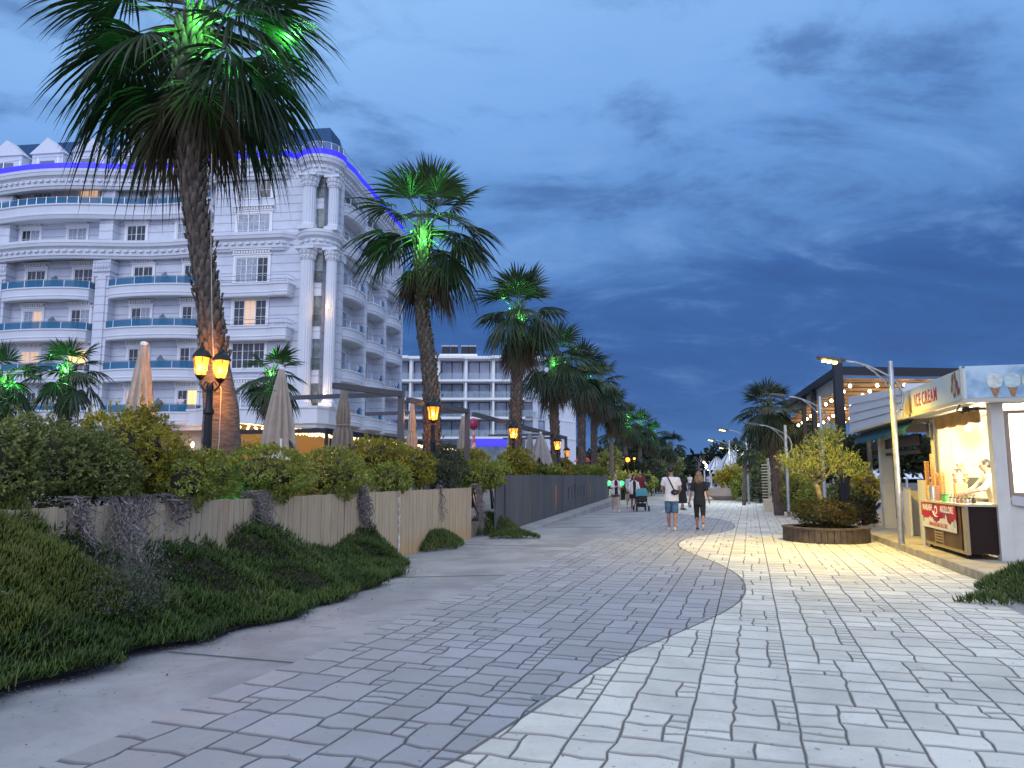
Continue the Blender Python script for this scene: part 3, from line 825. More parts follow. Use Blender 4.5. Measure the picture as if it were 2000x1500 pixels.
fence = thing('plank_fence', 'weathered pale plank fence below the hedge along the walk', 'fence', (fence_x(FY0), FY0, 0), fa)
FLn = (FY1 - FY0) / math.sin(fa)
x = 0; n = 0
seams = [0, 2.6, 5.4, 8.2, 11.0, (14.93 - FY0) / math.sin(fa) - .04, FLn]
for a_, b_ in zip(seams, seams[1:]):
    mb = MB(); tt = []; x = a_ + .012
    while x < b_ - .03:
        w = min(rnd.uniform(.085, .12), b_ - .012 - x); h = 1.285 + rnd.uniform(-.008, .008); dy = rnd.uniform(0, .006)
        o0 = len(mb.v); mb.box(x, -.02 - dy, -.02, x + w - .006, .02, h); tt += [rnd.random()] * 8; x += w
    o = mb.build('fence_panel', M_plank, fence); at = o.data.attributes.new('tint', 'FLOAT', 'POINT'); at.data.foreach_set('value', tt)
mb = MB(); q = seams[5]; mb.box(q - .02, -.05, -.02, q + .05, -.025, 1.31); mb.build('white_post', mat('chipped_white', (.75, .75, .73), .6, col2=(.4, .33, .24), vscale=9), fence)
mb = MB(); mb.box(0, .022, .9, FLn, .06, 1.0); mb.build('fence_rail', M_plank, fence)
# dark wall
WY0, WY1 = 21.3, 41.4
Wv0, Wv1 = Vector((wall_x(WY0), WY0)), Vector((5.30, WY1)); WL = (Wv1 - Wv0).length
dw = thing('panel_wall', 'dark grey panel wall with worn painted marks on a concrete plinth', 'wall', (Wv0.x, Wv0.y, 0), math.atan2(Wv1.y - Wv0.y, Wv1.x - Wv0.x))
def drip_mat():
    m = bpy.data.materials.new('stained_dark_panel'); m.use_nodes = True; gg = NG(m.node_tree); b = m.node_tree.nodes['Principled BSDF']
    oc = gg.n('ShaderNodeTexCoord').outputs['Object']; mp = gg.n('ShaderNodeMapping'); mp.inputs['Scale'].default_value = (1, 1, .18); gg.L(oc, mp.inputs[0])
    c = gg.mix(gg.mr(gg.noise(mp.outputs[0], 1.3, 7, .65, .3), .3, .7), (.052, .058, .074), (.10, .105, .105))
    c = gg.mix(gg.m('MULTIPLY', gg.mr(gg.noise(oc, .6, 3, .5), .55, .7), .5), c, (.10, .095, .06))
    gg.L(c, b.inputs['Base Color']); b.inputs['Roughness'].default_value = .55
    return m
M_drip = drip_mat()
cuts = [0, 6.6, 12.6, 16.6, 19.2, WL]
cuts = [0, 3.2, 5.2, 8.2, 11.0, 13.6, 16.2, 18.6, WL]
for i, (a_, b_) in enumerate(zip(cuts, cuts[1:])):
    mb = MB(); mb.box(a_ + .015, -.04, -.02, b_ - .015, .04, 1.6); mb.build('panel', M_drip, dw)
mb = MB(); mb.box(-.9, -.02, 0, -.12, .03, 1.62); mb.build('panel', M_drip, dw, label='short panel set back at the near end')
mb = MB(); mb.add([(.4, -.6, -.02), (WL + .6, -.6, -.02), (WL + .6, -.045, -.02), (.4, -.045, -.02), (.4, -.6, .03), (WL + .6, -.6, .34), (WL + .6, -.045, .34), (.4, -.045, .03)],
                  [(0, 3, 2, 1), (4, 5, 6, 7), (0, 1, 5, 4), (1, 2, 6, 5), (2, 3, 7, 6), (3, 0, 4, 7)]); mb.build('plinth', M_concrete, dw)
def swoosh(x, s=1.0, cols=None):
    y = -.048
    pts = [(0, 1.0), (.10, .98), (.17, .7), (.16, .4), (.08, .1), (-.06, -.15), (.02, .2), (.05, .55)]
    mb = MB(); mb.add([(x + a * 1.6 * s, y, .35 + b * .9) for a, b in pts], [(0, 1, 2, 3, 4, 5, 6, 7)]); mb.build('painted_mark', cols, dw)
    mb = MB(); mb.add([(x + (a * .45 - .06) * 1.6 * s, y - .003, .33 + b * .92) for a, b in pts], [(0, 1, 2, 3, 4, 5, 6, 7)]); mb.build('painted_mark', mat('mark_yellow', (.55, .36, .13), .6) if 'mark_yellow' not in MATS else MATS['mark_yellow'], dw)
swoosh(6.9, 1.4, mat('mark_red', (.26, .05, .04), .6)); swoosh(14.8, 1.2, mat('mark_brown', (.14, .075, .05), .6))
def text(s, size, loc, rot, m, parent, ext=.006, off=0.0, name='lettering', spacing=1.0, sx=1.0, align='CENTER'):
    cu = bpy.data.curves.new(name, 'FONT'); cu.body = s; cu.size = size; cu.extrude = ext; cu.offset = off; cu.align_x = align; cu.space_character = spacing
    cu.materials.append(m); o = bpy.data.objects.new(name, cu); COL.objects.link(o); bpy.context.view_layer.update()
    me = bpy.data.meshes.new_from_object(o.evaluated_get(bpy.context.evaluated_depsgraph_get())); bpy.data.objects.remove(o)
    if not me.materials: me.materials.append(m)
    o = bpy.data.objects.new(name, me); COL.objects.link(o); o.parent = parent; o.location = loc; o.rotation_euler = rot; o.scale = (sx, 1, 1)
    return o
# worn lettering whose letters can no longer be made out: only their scuffed strokes
mb = MB()
for i, (x, w) in enumerate([(9.3, .25), (10.1, .12), (10.7, .3), (11.5, .12), (12.2, .26), (13.0, .12)]):
    mb.box(x, -.046, .98, x + w, -.041, 1.12 + .05 * (i % 3)); mb.box(x, -.046, .65, x + .1, -.041, .98)
mb.build('worn_strokes', mat('scuffed', (.03, .03, .035), .7), dw)

# ================================================================ foliage tools
G_rng = np.random.default_rng(5)
def rvec(n, rg): 
    v = rg.normal(size=(n, 3)); return v / np.linalg.norm(v, axis=1)[:, None]
def leaves(P, D, U, Lh, Wd, tint):
    """one folded rhombic leaf per point: P base, D direction, U rough normal -> verts, quads(2 tris as quad pair)"""
    S = np.cross(D, U); S /= (np.linalg.norm(S, axis=1)[:, None] + 1e-9); N = np.cross(S, D)
    L = Lh[:, None]; w = Wd[:, None]
    a = P; b = P + D * L * .55 + S * w * .5 + N * w * .18; c = P + D * L; d = P + D * L * .55 - S * w * .5 + N * w * .18; m = P + D * L * .5
    V = np.stack([a, b, c, d], 1).reshape(-1, 3); k = np.arange(len(P))[:, None] * 4
    return V, np.concatenate([k, k + 1, k + 2, k + 3], 1), np.repeat(tint, 4)
def lump(n, r, rg, amp=.18, freq=2.2):
    """points near the skin of a bumpy ellipsoid, with outward normals"""
    d = rvec(n, rg); ph = rg.random(9) * 6.3
    f = 1 + amp * (np.sin(freq * 2.1 * d[:, 0] + ph[0]) * np.sin(freq * 2.6 * d[:, 1] + ph[1]) + .7 * np.sin(freq * 3.3 * d[:, 2] + ph[2] + 2 * d[:, 0]) + .5 * np.sin(freq * 5 * d[:, 1] + ph[3]) * np.sin(freq * 4.7 * d[:, 2] + ph[4]))
    depth = 1 - np.abs(rg.normal(size=n)) * .10
    return d * np.array(r) * (f * depth)[:, None], d
HM = {
 'dark': leafmat('hedge_dark', (.05, .07, .02), (.17, .20, .05), (.42, .44, .14)),
 'green': leafmat('hedge_green', (.06, .09, .014), (.25, .30, .045), (.50, .52, .14)),
 'yellow': leafmat('hedge_yellow', (.09, .10, .012), (.32, .29, .03), (.62, .48, .06)),
 'grey': leafmat('hedge_grey', (.04, .055, .03), (.085, .105, .055), (.16, .18, .09)),
 'red': leafmat('hedge_red', (.018, .03, .008), (.045, .055, .014), (.15, .045, .02)),
 'olive': leafmat('olive_leaf', (.12, .15, .035), (.25, .29, .06), (.44, .45, .12)),
 'tree': leafmat('tree_dark', (.008, .014, .007), (.02, .03, .014), (.05, .06, .03)),
}
M_twig = mat('twig_brown', (.05, .04, .025), .9)
def shrub(label, loc, r, tone, seed, dens=150, leaf=.055, cat='shrub', group=None, name='shrub', spikes=0, droop=0, stems=True, width=.42):
    rg = np.random.default_rng(seed); t = thing(name, label, cat, (loc[0], loc[1], loc[2]), 0, group)
    area = 4 * math.pi * ((r[0] * r[1]) ** 1.6 / 3 + (r[0] * r[2]) ** 1.6 / 3 + (r[1] * r[2]) ** 1.6 / 3) ** (1 / 1.6)
    n = int(area * dens * 2.2)
    P, Nn = lump(n, r, rg, .13)
    P[:, 2] += r[2]
    if spikes:
        ks = rg.integers(0, n, spikes); Q = P[ks] + Nn[ks] * r[2] * .05 + np.array([0, 0, 1]) * rg.random((spikes, 1)) * leaf * 3
        P = np.concatenate([P, Q]); Nn = np.concatenate([Nn, Nn[ks] * .2 + np.array([0, 0, 1.])]); n += spikes
    ax = Nn * .8 + rvec(n, rg) * .55 + np.array([0, 0, .35]); ax /= np.linalg.norm(ax, axis=1)[:, None]
    k = 7
    sp = rvec(n * k, rg); AX = np.repeat(ax, k, 0); D = AX * .62 + sp * .75; D /= np.linalg.norm(D, axis=1)[:, None]
    base = np.repeat(P, k, 0) + AX * (rg.random(n * k)[:, None] - .6) * leaf * 1.3
    clump = .5 + .5 * np.sin(P[:, 0] * 5 + seed) * np.sin(P[:, 1] * 4.3 + 1) * np.sin(P[:, 2] * 5.7 + 2)
    tint = np.clip(np.repeat(rg.random(n) * .45 + clump * .35, k) + rg.random(n * k) * .3 - .08, 0, 1)
    V, Fq, T = leaves(base, D, AX + rvec(n * k, rg) * .3, leaf * (.7 + .6 * rg.random(n * k)), leaf * width * (.8 + .4 * rg.random(n * k)), tint)
    np_mesh('foliage', V, Fq, HM[tone] if isinstance(tone, str) else tone, t, T)
    if stems:
        mb = MB(); r2 = random.Random(seed)
        mb.ell((0, 0, r[2]), (r[0] * .6, r[1] * .6, r[2] * .6), 14, 9, jit=.15, rg=r2)  # dark filler blob added inside the bush so it isn't see-through
        for i in range(4):
            a = r2.random() * 6.3; mb.tube([(r2.uniform(-.1, .1), r2.uniform(-.1, .1), -loc[2] * .6), (math.cos(a) * r[0] * .4, math.sin(a) * r[1] * .4, r[2] * .8)], [.025, .012], 5)
        mb.build('dark_core_and_stems', M_twig, t, smooth=True)
    return t
def on_fence(px, off): # plan point behind the fence seen in photo column px
    k = (px - 1000) / F / CT
    Y = (6.5 + off) / (.283 - k); return k * Y, Y
def on_wall(px, off):
    k = (px - 1000) / F / CT
    Y = (5.97 + off) / (.27 - k); return k * Y, Y
def hedge(px, yt, yb, hw, tone, label, off, seed, wall=False, name='hedge_bush', **kw):
    x, Y = (on_wall if wall else on_fence)(px, off)
    zt_, zb_ = Zat(yt, Y), Zat(yb, Y); rx = hw / F * Y
    return shrub(label, (x, Y, zb_), (rx, max(rx * .8, .35), (zt_ - zb_) / 2), tone, seed, cat='bush', group='bushes along the fence top', name=name, **kw)
hd = dict(dens=230, leaf=.045)
hedge(-30, 805, 1010, 120, 'dark', 'dark green bush at the far left end of the hedge', .55, 1, **hd)
hedge(85, 815, 1000, 105, 'dark', 'wide dark green bush left of the tall yellow-tipped one', .55, 2, spikes=60, **hd)
hedge(165, 835, 975, 85, 'dark', 'dark bush in front of the small lit palm', .45, 3, **hd)
hedge(262, 792, 975, 100, 'yellow', 'tall yellow-tipped bush in front of the nearest closed parasol', .62, 4, spikes=120, **hd)
hedge(205, 880, 985, 80, 'dark', 'low shaded bush under the tall yellow-tipped one', .30, 5, **hd)
hedge(355, 882, 1002, 82, 'green', 'green bush left of the double lantern, its leaves spilling over the planks', .22, 6, **hd)
hedge(415, 876, 985, 60, 'green', 'green bush at the foot of the double lantern', .35, 7, **hd)
hedge(520, 872, 985, 92, 'green', 'bright green bush over the gap between plank panels, below the white parasol pole', .28, 8, spikes=40, **hd)
hedge(645, 880, 975, 82, 'green', 'rounded green bush overhanging the white fence post', .28, 9, **hd)
hd = dict(dens=170, leaf=.055)
hedge(745, 855, 935, 65, 'yellow', 'yellow-green bush with one orange tip beneath the tied parasol', .75, 10, spikes=40, **hd)
hedge(765, 905, 968, 44, 'green', 'small green bush hanging low over the planks', .2, 11, **hd)
hedge(820, 878, 952, 32, 'yellow', 'narrow yellow bush beside the grey-green one', .4, 12, **hd)
hedge(868, 872, 955, 44, 'grey', 'grey-green fine-leaved bush between two yellow ones', .35, 13, leaf=.05, dens=220)
hedge(922, 876, 925, 36, 'yellow', 'yellow bush behind the hanging green one', .8, 14, **hd)
hedge(935, 900, 958, 54, 'green', 'green bush hanging over the end of the plank fence', .15, 15, **hd)
hd = dict(dens=120, leaf=.075)
hedge(1008, 876, 934, 36, 'yellow', 'ball-shaped orange-yellow bush behind the dark panel wall', .8, 16, wall=True, **hd)
hedge(968, 902, 936, 34, 'green', 'low green bush above the near end of the dark wall', .6, 17, wall=True, **hd)
hedge(1060, 902, 934, 38, 'green', 'green-yellow bush over the middle of the dark wall', .7, 18, wall=True, **hd)
hedge(1100, 895, 934, 18, 'yellow', 'small round yellow bush over the dark wall', .7, 19, wall=True, **hd)
hedge(1145, 907, 934, 34, 'green', 'low light green bush at the far end of the dark wall', .6, 20, wall=True, **hd)

# ================================================================ succulent ground cover
M_ice = leafmat('iceplant', (.009, .022, .003), (.045, .088, .012), (.17, .22, .055), rough=.38, trans=.12)
M_iceO = leafmat('iceplant_olive', (.05, .07, .01), (.10, .135, .018), (.22, .19, .04), rough=.38, trans=.12)
M_under = mat('dead_underlayer', (.035, .028, .018), .95, var=.5, vscale=14, bump=.8, bscale=30)
EDGE = [(-4.6, 2.0), (-4.2, 3.6), (-3.9, 4.6), (-3.65, 5.49), (-3.34, 6.66), (-2.9, 7.7), (-2.52, 8.49), (-2.15, 10.1), (-1.88, 11.6), (-1.84, 12.3), (-1.95, 13.3), (-2.35, 14.5)]
def edge_x(y):
    for (x0, y0), (x1, y1) in zip(EDGE, EDGE[1:]):
        if y <= y1: return x0 + (x1 - x0) * (y - y0) / (y1 - y0)
    return EDGE[-1][0]
HP = [(2, 1.3), (4, 1.25), (5.6, 1.28), (6.3, 1.15), (6.9, 1.26), (7.4, 1.0), (7.8, .80), (8.2, .70), (8.6, .88), (8.9, .78), (9.3, .66), (9.6, .62), (10.0, .9), (10.4, .95), (10.9, .62), (11.6, .38), (12.2, .38), (12.8, .5), (13.3, .70), (13.9, .48), (14.5, .1), (14.7, .05)]
def hmax(y):
    for (y0, h0), (y1, h1) in zip(HP, HP[1:]):
        if y <= y1: return h0 + (h1 - h0) * (y - y0) / (y1 - y0)
    return .1
rg = np.random.default_rng(21)
def bank(y, w):
    """surface of the mound: w=0 at the walk, 1 at the fence"""
    xe, xf = edge_x(y), fence_x(y) - .0
    wob = .07 * math.sin(y * 7.1 + w * 5) + .05 * math.sin(y * 13.3 + w * 9) + .06 * math.sin(w * 11 + y * 3) + .05 * math.sin(y * 19 + w * 14)
    h = hmax(y) * (.10 + .90 * max(0, w - .02) ** 1.15) + wob * min(1, w * 3)
    x = xe + (xf - xe) * w + .08 * math.sin(y * 5.3) * (1 - w)
    return Vector((x, y, max(.02, h - .06)))
nu, nw = 130, 14
mb = MB(); grid = [[bank(2 + 12.6 * i / nu, j / nw) for j in range(nw + 1)] for i in range(nu + 1)]
vs = [p for row in grid for p in row]; fs = [(i * (nw + 1) + j, (i + 1) * (nw + 1) + j, (i + 1) * (nw + 1) + j + 1, i * (nw + 1) + j + 1) for i in range(nu) for j in range(nw)]
mb.add(vs, fs); o = mb.build('planting_soil', M_under, smooth=True); struct(o); o.name = 'ground_bank'
def spikes_mesh(name, P, Nn, L, Wd, tint, m, parent=None):
    """tapering succulent fingers, three-sided, bent upward"""
    n = len(P)
    D1 = Nn; D2 = Nn * .55 + np.array([0, 0, .75]); D2 /= np.linalg.norm(D2, axis=1)[:, None]
    S = np.cross(D1, rvec(n, rg)); S /= np.linalg.norm(S, axis=1)[:, None] + 1e-9; T = np.cross(D1, S)
    L = L[:, None]; w = Wd[:, None]
    ang = [0, 2.094, 4.189]; r0 = [P + (S * math.cos(a) + T * math.sin(a)) * w * .5 for a in ang]
    C1 = P + D1 * L * .5; r1 = [C1 + (S * math.cos(a) + T * math.sin(a)) * w * .55 for a in ang]
    tip = C1 + D2 * L * .5
    V = np.stack(r0 + r1 + [tip], 1).reshape(-1, 3); k = np.arange(n)[:, None] * 7
    q = []
    for i in range(3):
        j = (i + 1) % 3; q.append(np.concatenate([k + i, k + j, k + 3 + j, k + 3 + i], 1)); q.append(np.concatenate([k + 3 + i, k + 3 + j, k + 6, k + 6], 1))
    Fq = np.concatenate(q, 0)
    quads = Fq[Fq[:, 2] != Fq[:, 3]]; tris = Fq[Fq[:, 2] == Fq[:, 3]][:, :3]
    me = bpy.data.meshes.new(name); me.vertices.add(len(V)); me.vertices.foreach_set('co', V.astype(np.float32).ravel())
    li = np.concatenate([quads.ravel(), tris.ravel()]).astype(np.int32); me.loops.add(len(li)); me.loops.foreach_set('vertex_index', li)
    ls = np.concatenate([np.arange(len(quads)) * 4, len(quads) * 4 + np.arange(len(tris)) * 3]).astype(np.int32)
    me.polygons.add(len(ls)); me.polygons.foreach_set('loop_start', ls); me.materials.append(m)
    at = me.attributes.new('tint', 'FLOAT', 'POINT'); at.data.foreach_set('value', np.repeat(tint, 7).astype(np.float32))
    me.polygons.foreach_set('use_smooth', np.ones(len(ls), dtype=bool)); me.update(calc_edges=True)
    o = bpy.data.objects.new(name, me); COL.objects.link(o)
    if parent: o.parent = parent
    return o
def bank_spikes(n, y0, y1, w0, w1, m, name, Lr=(.06, .135), tb=0, label='', dense_edge=True, org=None):
    P = []; Nn = []
    for i in range(n):
        y = y0 + (y1 - y0) * rnd.random() ** (1.25 if y1 > 9 else 1); w = w0 + (w1 - w0) * rnd.random()
        if name == 'ground_cover' and 5.7 < y < 8.2 and w > .38 and rnd.random() < .72: continue   # olive clump and dry vines there
        if w < .0 and rnd.random() < -w / .10: continue
        if w < .0 and math.sin(y * 6.3) + math.sin(y * 14.7 + 1) + math.sin(y * 31) * .6 < .35: continue
        if rnd.random() < .35 * (math.sin(y * 4.7) * math.sin(w * 6 + y * 2.2) > .55): continue
        p = bank(y, w); e = bank(y + .05, w); f_ = bank(y, min(1, w + .05)); nn = (e - p).cross(f_ - p); nn.normalize()
        if nn.z < 0: nn = -nn
        P.append(p + nn * (rnd.uniform(-.01, .05) + .06 * max(0, math.sin(y * 9 + w * 3) * math.sin(w * 13 + y * 5)))); Nn.append(nn)
    P = np.array(P); Nn = np.array(Nn); k = len(P)
    Nn = Nn + rvec(k, rg) * .85 + np.array([.12, -.05, .25]); Nn /= np.linalg.norm(Nn, axis=1)[:, None]
    cl_ = .5 + .5 * np.sin(P[:, 1] * 3.1) * np.sin(P[:, 0] * 4.2 + 1)
    t = np.clip(rg.random(k) * .55 + cl_ * .35 + tb, 0, 1)
    return spikes_mesh(name, P, Nn, Lr[0] + (Lr[1] - Lr[0]) * rg.random(k), .011 + .006 * rg.random(k), t, m)
o = bank_spikes(62000, 2.2, 14.6, -.10, 1.03, M_ice, 'ground_cover'); tag(o, 'dark green succulent ground cover climbing the bank to the fence', 'ground cover', kind='stuff')
o = bank_spikes(9000, 5.9, 7.05, .30, 1.08, M_iceO, 'succulent_clump', (.08, .13)); tag(o, 'olive green succulent clump with rusty stems climbing over the fence', 'succulent')
# small separate clumps on the walk by the fence end
def clump(label, c, rx, ry, h, n, seed, rz=0):
    r2 = np.random.default_rng(seed); a = r2.random(n) * 6.283; q = np.sqrt(r2.random(n)); ed = 1 + .2 * np.sin(a * 3 + seed) + .12 * np.sin(a * 7)
    X = np.cos(a) * q * rx * ed; Yv = np.sin(a) * q * ry * ed
    Z = h * (1 - q ** 2) * (.8 + .3 * r2.random(n)); cz, sz = math.cos(rz), math.sin(rz)
    P = np.stack([X * cz - Yv * sz, X * sz + Yv * cz, Z], 1)
    Nn = np.stack([P[:, 0] * .6, P[:, 1] * .6, np.full(n, .5)], 1) + rvec(n, r2) * .6 + np.array([0, 0, .3]); Nn /= np.linalg.norm(Nn, axis=1)[:, None]
    o = spikes_mesh('succulent_clump', P, Nn, .07 + .06 * r2.random(n), .012 + .005 * r2.random(n), np.clip(r2.random(n) * .7 + .15, 0, 1), M_ice)
    o.location = c; tag(o, label, 'succulent'); return o
clump('low succulent clump against the plank fence short of the dark wall', G(850, 1070), .95, .45, .33, 3000, 1, R(60))
clump('succulent clump spilling from the gap before the dark wall', G(955, 1040), .75, 1.1, .5, 3500, 2)
clump('thin succulent runner at the corner of the dark wall plinth', G(1005, 1050), .6, .35, .16, 1200, 3)
clump('green succulent mound on the walk edge in front of the kiosk', G(2010, 1165) + Vector((.72, .1, 0)), .95, 1.5, .46, 9000, 4, R(-15))
clump('dark trailing tip of succulent stems on the paving before the kiosk', G(1925, 1178), .28, .18, .08, 260, 5)
# dry woody vines hanging over the fence
M_vine = mat('dry_vine', (.30, .26, .24), .9, var=.72, vscale=30)
def vines(label, y0, y1, n, zlo, seed, conv=.5, out=.25, drift=0.0):
    """tangled woody strands that gather as they hang from the fence top"""
    r2 = random.Random(seed); mb = MB(); ym = (y0 + y1) / 2; c = Vector((fence_x(ym), ym, 1.3)); hw = (y1 - y0) / 2
    for i in range(n):
        u = r2.uniform(-1, 1); zl = zlo + r2.uniform(0, .5) ** 1.4; steps = r2.randint(14, 24); pts = []
        ph = r2.uniform(0, 6.3); fr_ = r2.uniform(4, 20); am = r2.uniform(.01, .075); oo = r2.uniform(.15, 1.15)
        for k in range(steps + 1):
            q = k / steps; z = 1.34 + .05 * math.sin(ph) - (1.34 - zl) * q ** 1.1 if k > 1 else 1.33 + .06 * r2.random()
            cy = ym + drift * q + u * hw * (1 - conv * q) + am * math.sin(ph + fr_ * q) + r2.gauss(0, .012)
            x = fence_x(cy) + (-.06 if k == 0 else .04) + out * q ** .8 * oo + am * math.cos(ph * 1.7 + fr_ * 1.3 * q) + r2.gauss(0, .004)
            pts.append(Vector((x, cy, z)) - c)
        rr = r2.choice([.0025, .003, .004, .005, .009]); mb.tube(pts, [rr] * len(pts), 4)
    for i in range(n // 6):      # loops lying along the top
        y = r2.uniform(y0 - .1, y1 + .1); L_ = r2.uniform(.2, .6); h_ = r2.uniform(.02, .1); pts = [Vector((fence_x(y + L_ * q - L_ / 2) + r2.uniform(-.06, .07), y + L_ * q - L_ / 2, 1.3 + h_ * math.sin(math.pi * q) + r2.uniform(-.02, .02))) - c for q in [j / 7 for j in range(8)]]
        mb.tube(pts, [.005] * 8, 4)
    o = mb.build('dry_vine', M_vine); o.location = c; tag(o, label, 'dry vine', 'dry vines hanging over the fence'); return o
vines('dry vine tangle at the far left of the fence, left of the olive succulent', 5.6, 6.15, 80, .35, 1, .3, .75, -.1)
vines('tangle of grey dry vines crossing the fence just left of the bare planks', 7.3, 7.55, 26, .8, 2, .5, .25)
vines('large twisted grey vine knot hanging down beside the bare planks', 7.85, 8.45, 62, .40, 3, .75, .5, -.42)
vines('short grey vine fringe below the double lantern bush', 8.62, 9.0, 26, .98, 4, .3, .1)
vines('dark grey vine trunk down the second gap in the planks', 10.2, 10.6, 48, .6, 5, .6, .22)
vines('narrow dark vine trunk left of the white fence post', 13.2, 13.5, 40, .65, 6, .2, .15)
vines('thin dead stem hanging near the end of the plank fence', 17.0, 17.1, 8, .5, 7, .2, .1)
vines('dead vine bundle in the gap before the dark wall', 19.4, 19.8, 40, .15, 8, .3, .2)
# thin grey weed standing in the ground cover
P = []; D = []
r2 = np.random.default_rng(8); n = 5200
wc = bank(7.2, .42); q = r2.normal(size=(n, 3)) * np.array([.17, .28, .22]); q[:, 2] = np.abs(q[:, 2]) * 1.3
P = q; D = rvec(n, r2) + np.array([0, 0, .6]); D /= np.linalg.norm(D, axis=1)[:, None]
V, Fq, T = leaves(P, D, rvec(n, r2), .02 + .03 * r2.random(n), .006 + .004 * r2.random(n), r2.random(n))
o = np_mesh('wiry_weed', V, Fq, leafmat('weed', (.05, .06, .04), (.10, .11, .08), (.2, .2, .16)), tint=T); o.location = wc; tag(o, 'wiry grey-green weed growing out of the succulent bank', 'weed')
rl = np.random.default_rng(31); n = 420; yy = 3.8 + 11 * rl.random(n); PP = np.stack([np.array([edge_x(y) for y in yy]) + np.abs(rl.normal(size=n)) * .35, yy, np.full(n, .004)], 1)
n2_ = 160; PP = np.concatenate([PP, np.stack([-3 + 10 * rl.random(n2_), 4 + 14 * rl.random(n2_), np.full(n2_, .006)], 1)]); n += n2_
D = rvec(n, rl) * np.array([1, 1, .12]); D /= np.linalg.norm(D, axis=1)[:, None]; V, Fq, T = leaves(PP, D, np.tile([0, 0, 1.], (n, 1)) + rvec(n, rl) * .3, .015 + .03 * rl.random(n), .006 + .012 * rl.random(n), rl.random(n))
o = np_mesh('leaf_litter', V, Fq, leafmat('litter', (.05, .035, .02), (.12, .09, .05), (.25, .21, .14), .8, 0), tint=T); tag(o, 'scattered dry leaf bits on the concrete and paving', 'leaf litter', kind='stuff')
# gravel fallen along the edge
mb = MB()
for i in range(500):
    y = rnd.uniform(4, 14); x = edge_x(y) + rnd.uniform(-.12, .1) + .08 * math.sin(y * 5.3); s_ = rnd.uniform(.004, .013)
    mb.ell((x, y, s_ * .4), (s_, s_ * rnd.uniform(.6, 1), s_ * .6), 5, 3, jit=.3)
o = mb.build('gravel', mat('gravel_bits', (.26, .21, .17), .9, var=.5, vscale=4)); tag(o, 'small gravel and dry bits along the planted edge', 'gravel', kind='stuff')
# ================================================================ fan palms
M_palm = leafmat('palm_leaf', (.016, .028, .014), (.036, .058, .026), (.085, .105, .05), rough=.42, trans=.2)
M_palmdead = leafmat('palm_dead', (.05, .035, .018), (.085, .065, .038), (.14, .115, .075), rough=.7, trans=.1)
M_petiole = mat('palm_petiole', (.07, .10, .03), .5)
M_boot = leafmat('palm_boot', (.05, .035, .025), (.12, .092, .072), (.22, .185, .155), rough=.85, trans=0)
def ring_mat():
    m = bpy.data.materials.new('palm_bark'); m.use_nodes = True; gg = NG(m.node_tree); b = m.node_tree.nodes['Principled BSDF']
    oc = gg.n('ShaderNodeTexCoord').outputs['Object']; mp = gg.n('ShaderNodeMapping'); mp.inputs['Scale'].default_value = (1, 1, 7); gg.L(oc, mp.inputs[0])
    h = gg.noise(mp.outputs[0], 6, 6, .65, .5)
    gg.L(gg.mix(gg.mr(h, .35, .65), (.075, .060, .052), (.17, .145, .13)), b.inputs['Base Color']); b.inputs['Roughness'].default_value = .9
    bn = gg.n('ShaderNodeBump'); bn.inputs['Strength'].default_value = .9; bn.inputs['Distance'].default_value = .03; gg.L(h, bn.inputs['Height']); gg.L(bn.outputs[0], b.inputs['Normal'])
    return m
M_bark = ring_mat()
def nrm(v): return v / (np.linalg.norm(v) + 1e-9)
def fan_leaf(c, az, el, Lp, Lb, nb, rg, sag=.35, droop=.5, spread=118):
    """petiole from c, then a pleated fan of nb segments; returns blade verts/quads and petiole points"""
    d = np.array([math.cos(az) * math.cos(el), math.sin(az) * math.cos(el), math.sin(el)])
    pts = [np.array(c, float)]; p = pts[0].copy(); dd = d.copy(); st = 5
    for i in range(st):
        p = p + dd * Lp / st; dd = nrm(dd + np.array([0, 0, -sag * .22 * math.cos(el) - .02])); pts.append(p.copy())
    a = dd; up = np.array([0, 0, 1.]); s = nrm(np.cross(a, up)) if abs(a[2]) < .97 else np.array([math.sin(az), -math.cos(az), 0]); n = nrm(np.cross(s, a))
    al = np.radians(np.linspace(-spread, spread, nb)) + rg.normal(size=nb) * .025
    L = Lb * (.70 + .32 * np.cos(al * .8)) * (.9 + .2 * rg.random(nb))
    dirs = np.cos(al)[:, None] * a + np.sin(al)[:, None] * s
    ts = np.array([.04, .25, .48, .68, .86, 1.0]); hw = np.array([.04, .28, .56, .44, .20, .015]) * np.radians(2 * spread / nb) * .55
    V = np.zeros((nb, 6, 2, 3)); dr = droop * (.6 + .8 * rg.random(nb))
    tw = (np.arange(nb) % 2 * 2 - 1) * .45
    for i, t in enumerate(ts):
        ctr = p + dirs * (L * t)[:, None] - n * (np.abs(np.sin(al)) * .20 * L * t)[:, None] + np.array([0, 0, -1.]) * (L * dr * t ** 3)[:, None] + n * (.06 * L * math.sin(t * 2))[:, None]
        side = -np.sin(al)[:, None] * a + np.cos(al)[:, None] * s; wv = nrm_rows(side + n[None] * tw[:, None]) * (hw[i] * L)[:, None]
        V[:, i, 0] = ctr - wv; V[:, i, 1] = ctr + wv
    V = V.reshape(-1, 3); q = []
    for j in range(nb):
        o = j * 12
        for i in range(5): q.append((o + 2 * i, o + 2 * i + 1, o + 2 * i + 3, o + 2 * i + 2))
    return V, np.array(q), pts
def nrm_rows(v): return v / (np.linalg.norm(v, axis=1)[:, None] + 1e-9)
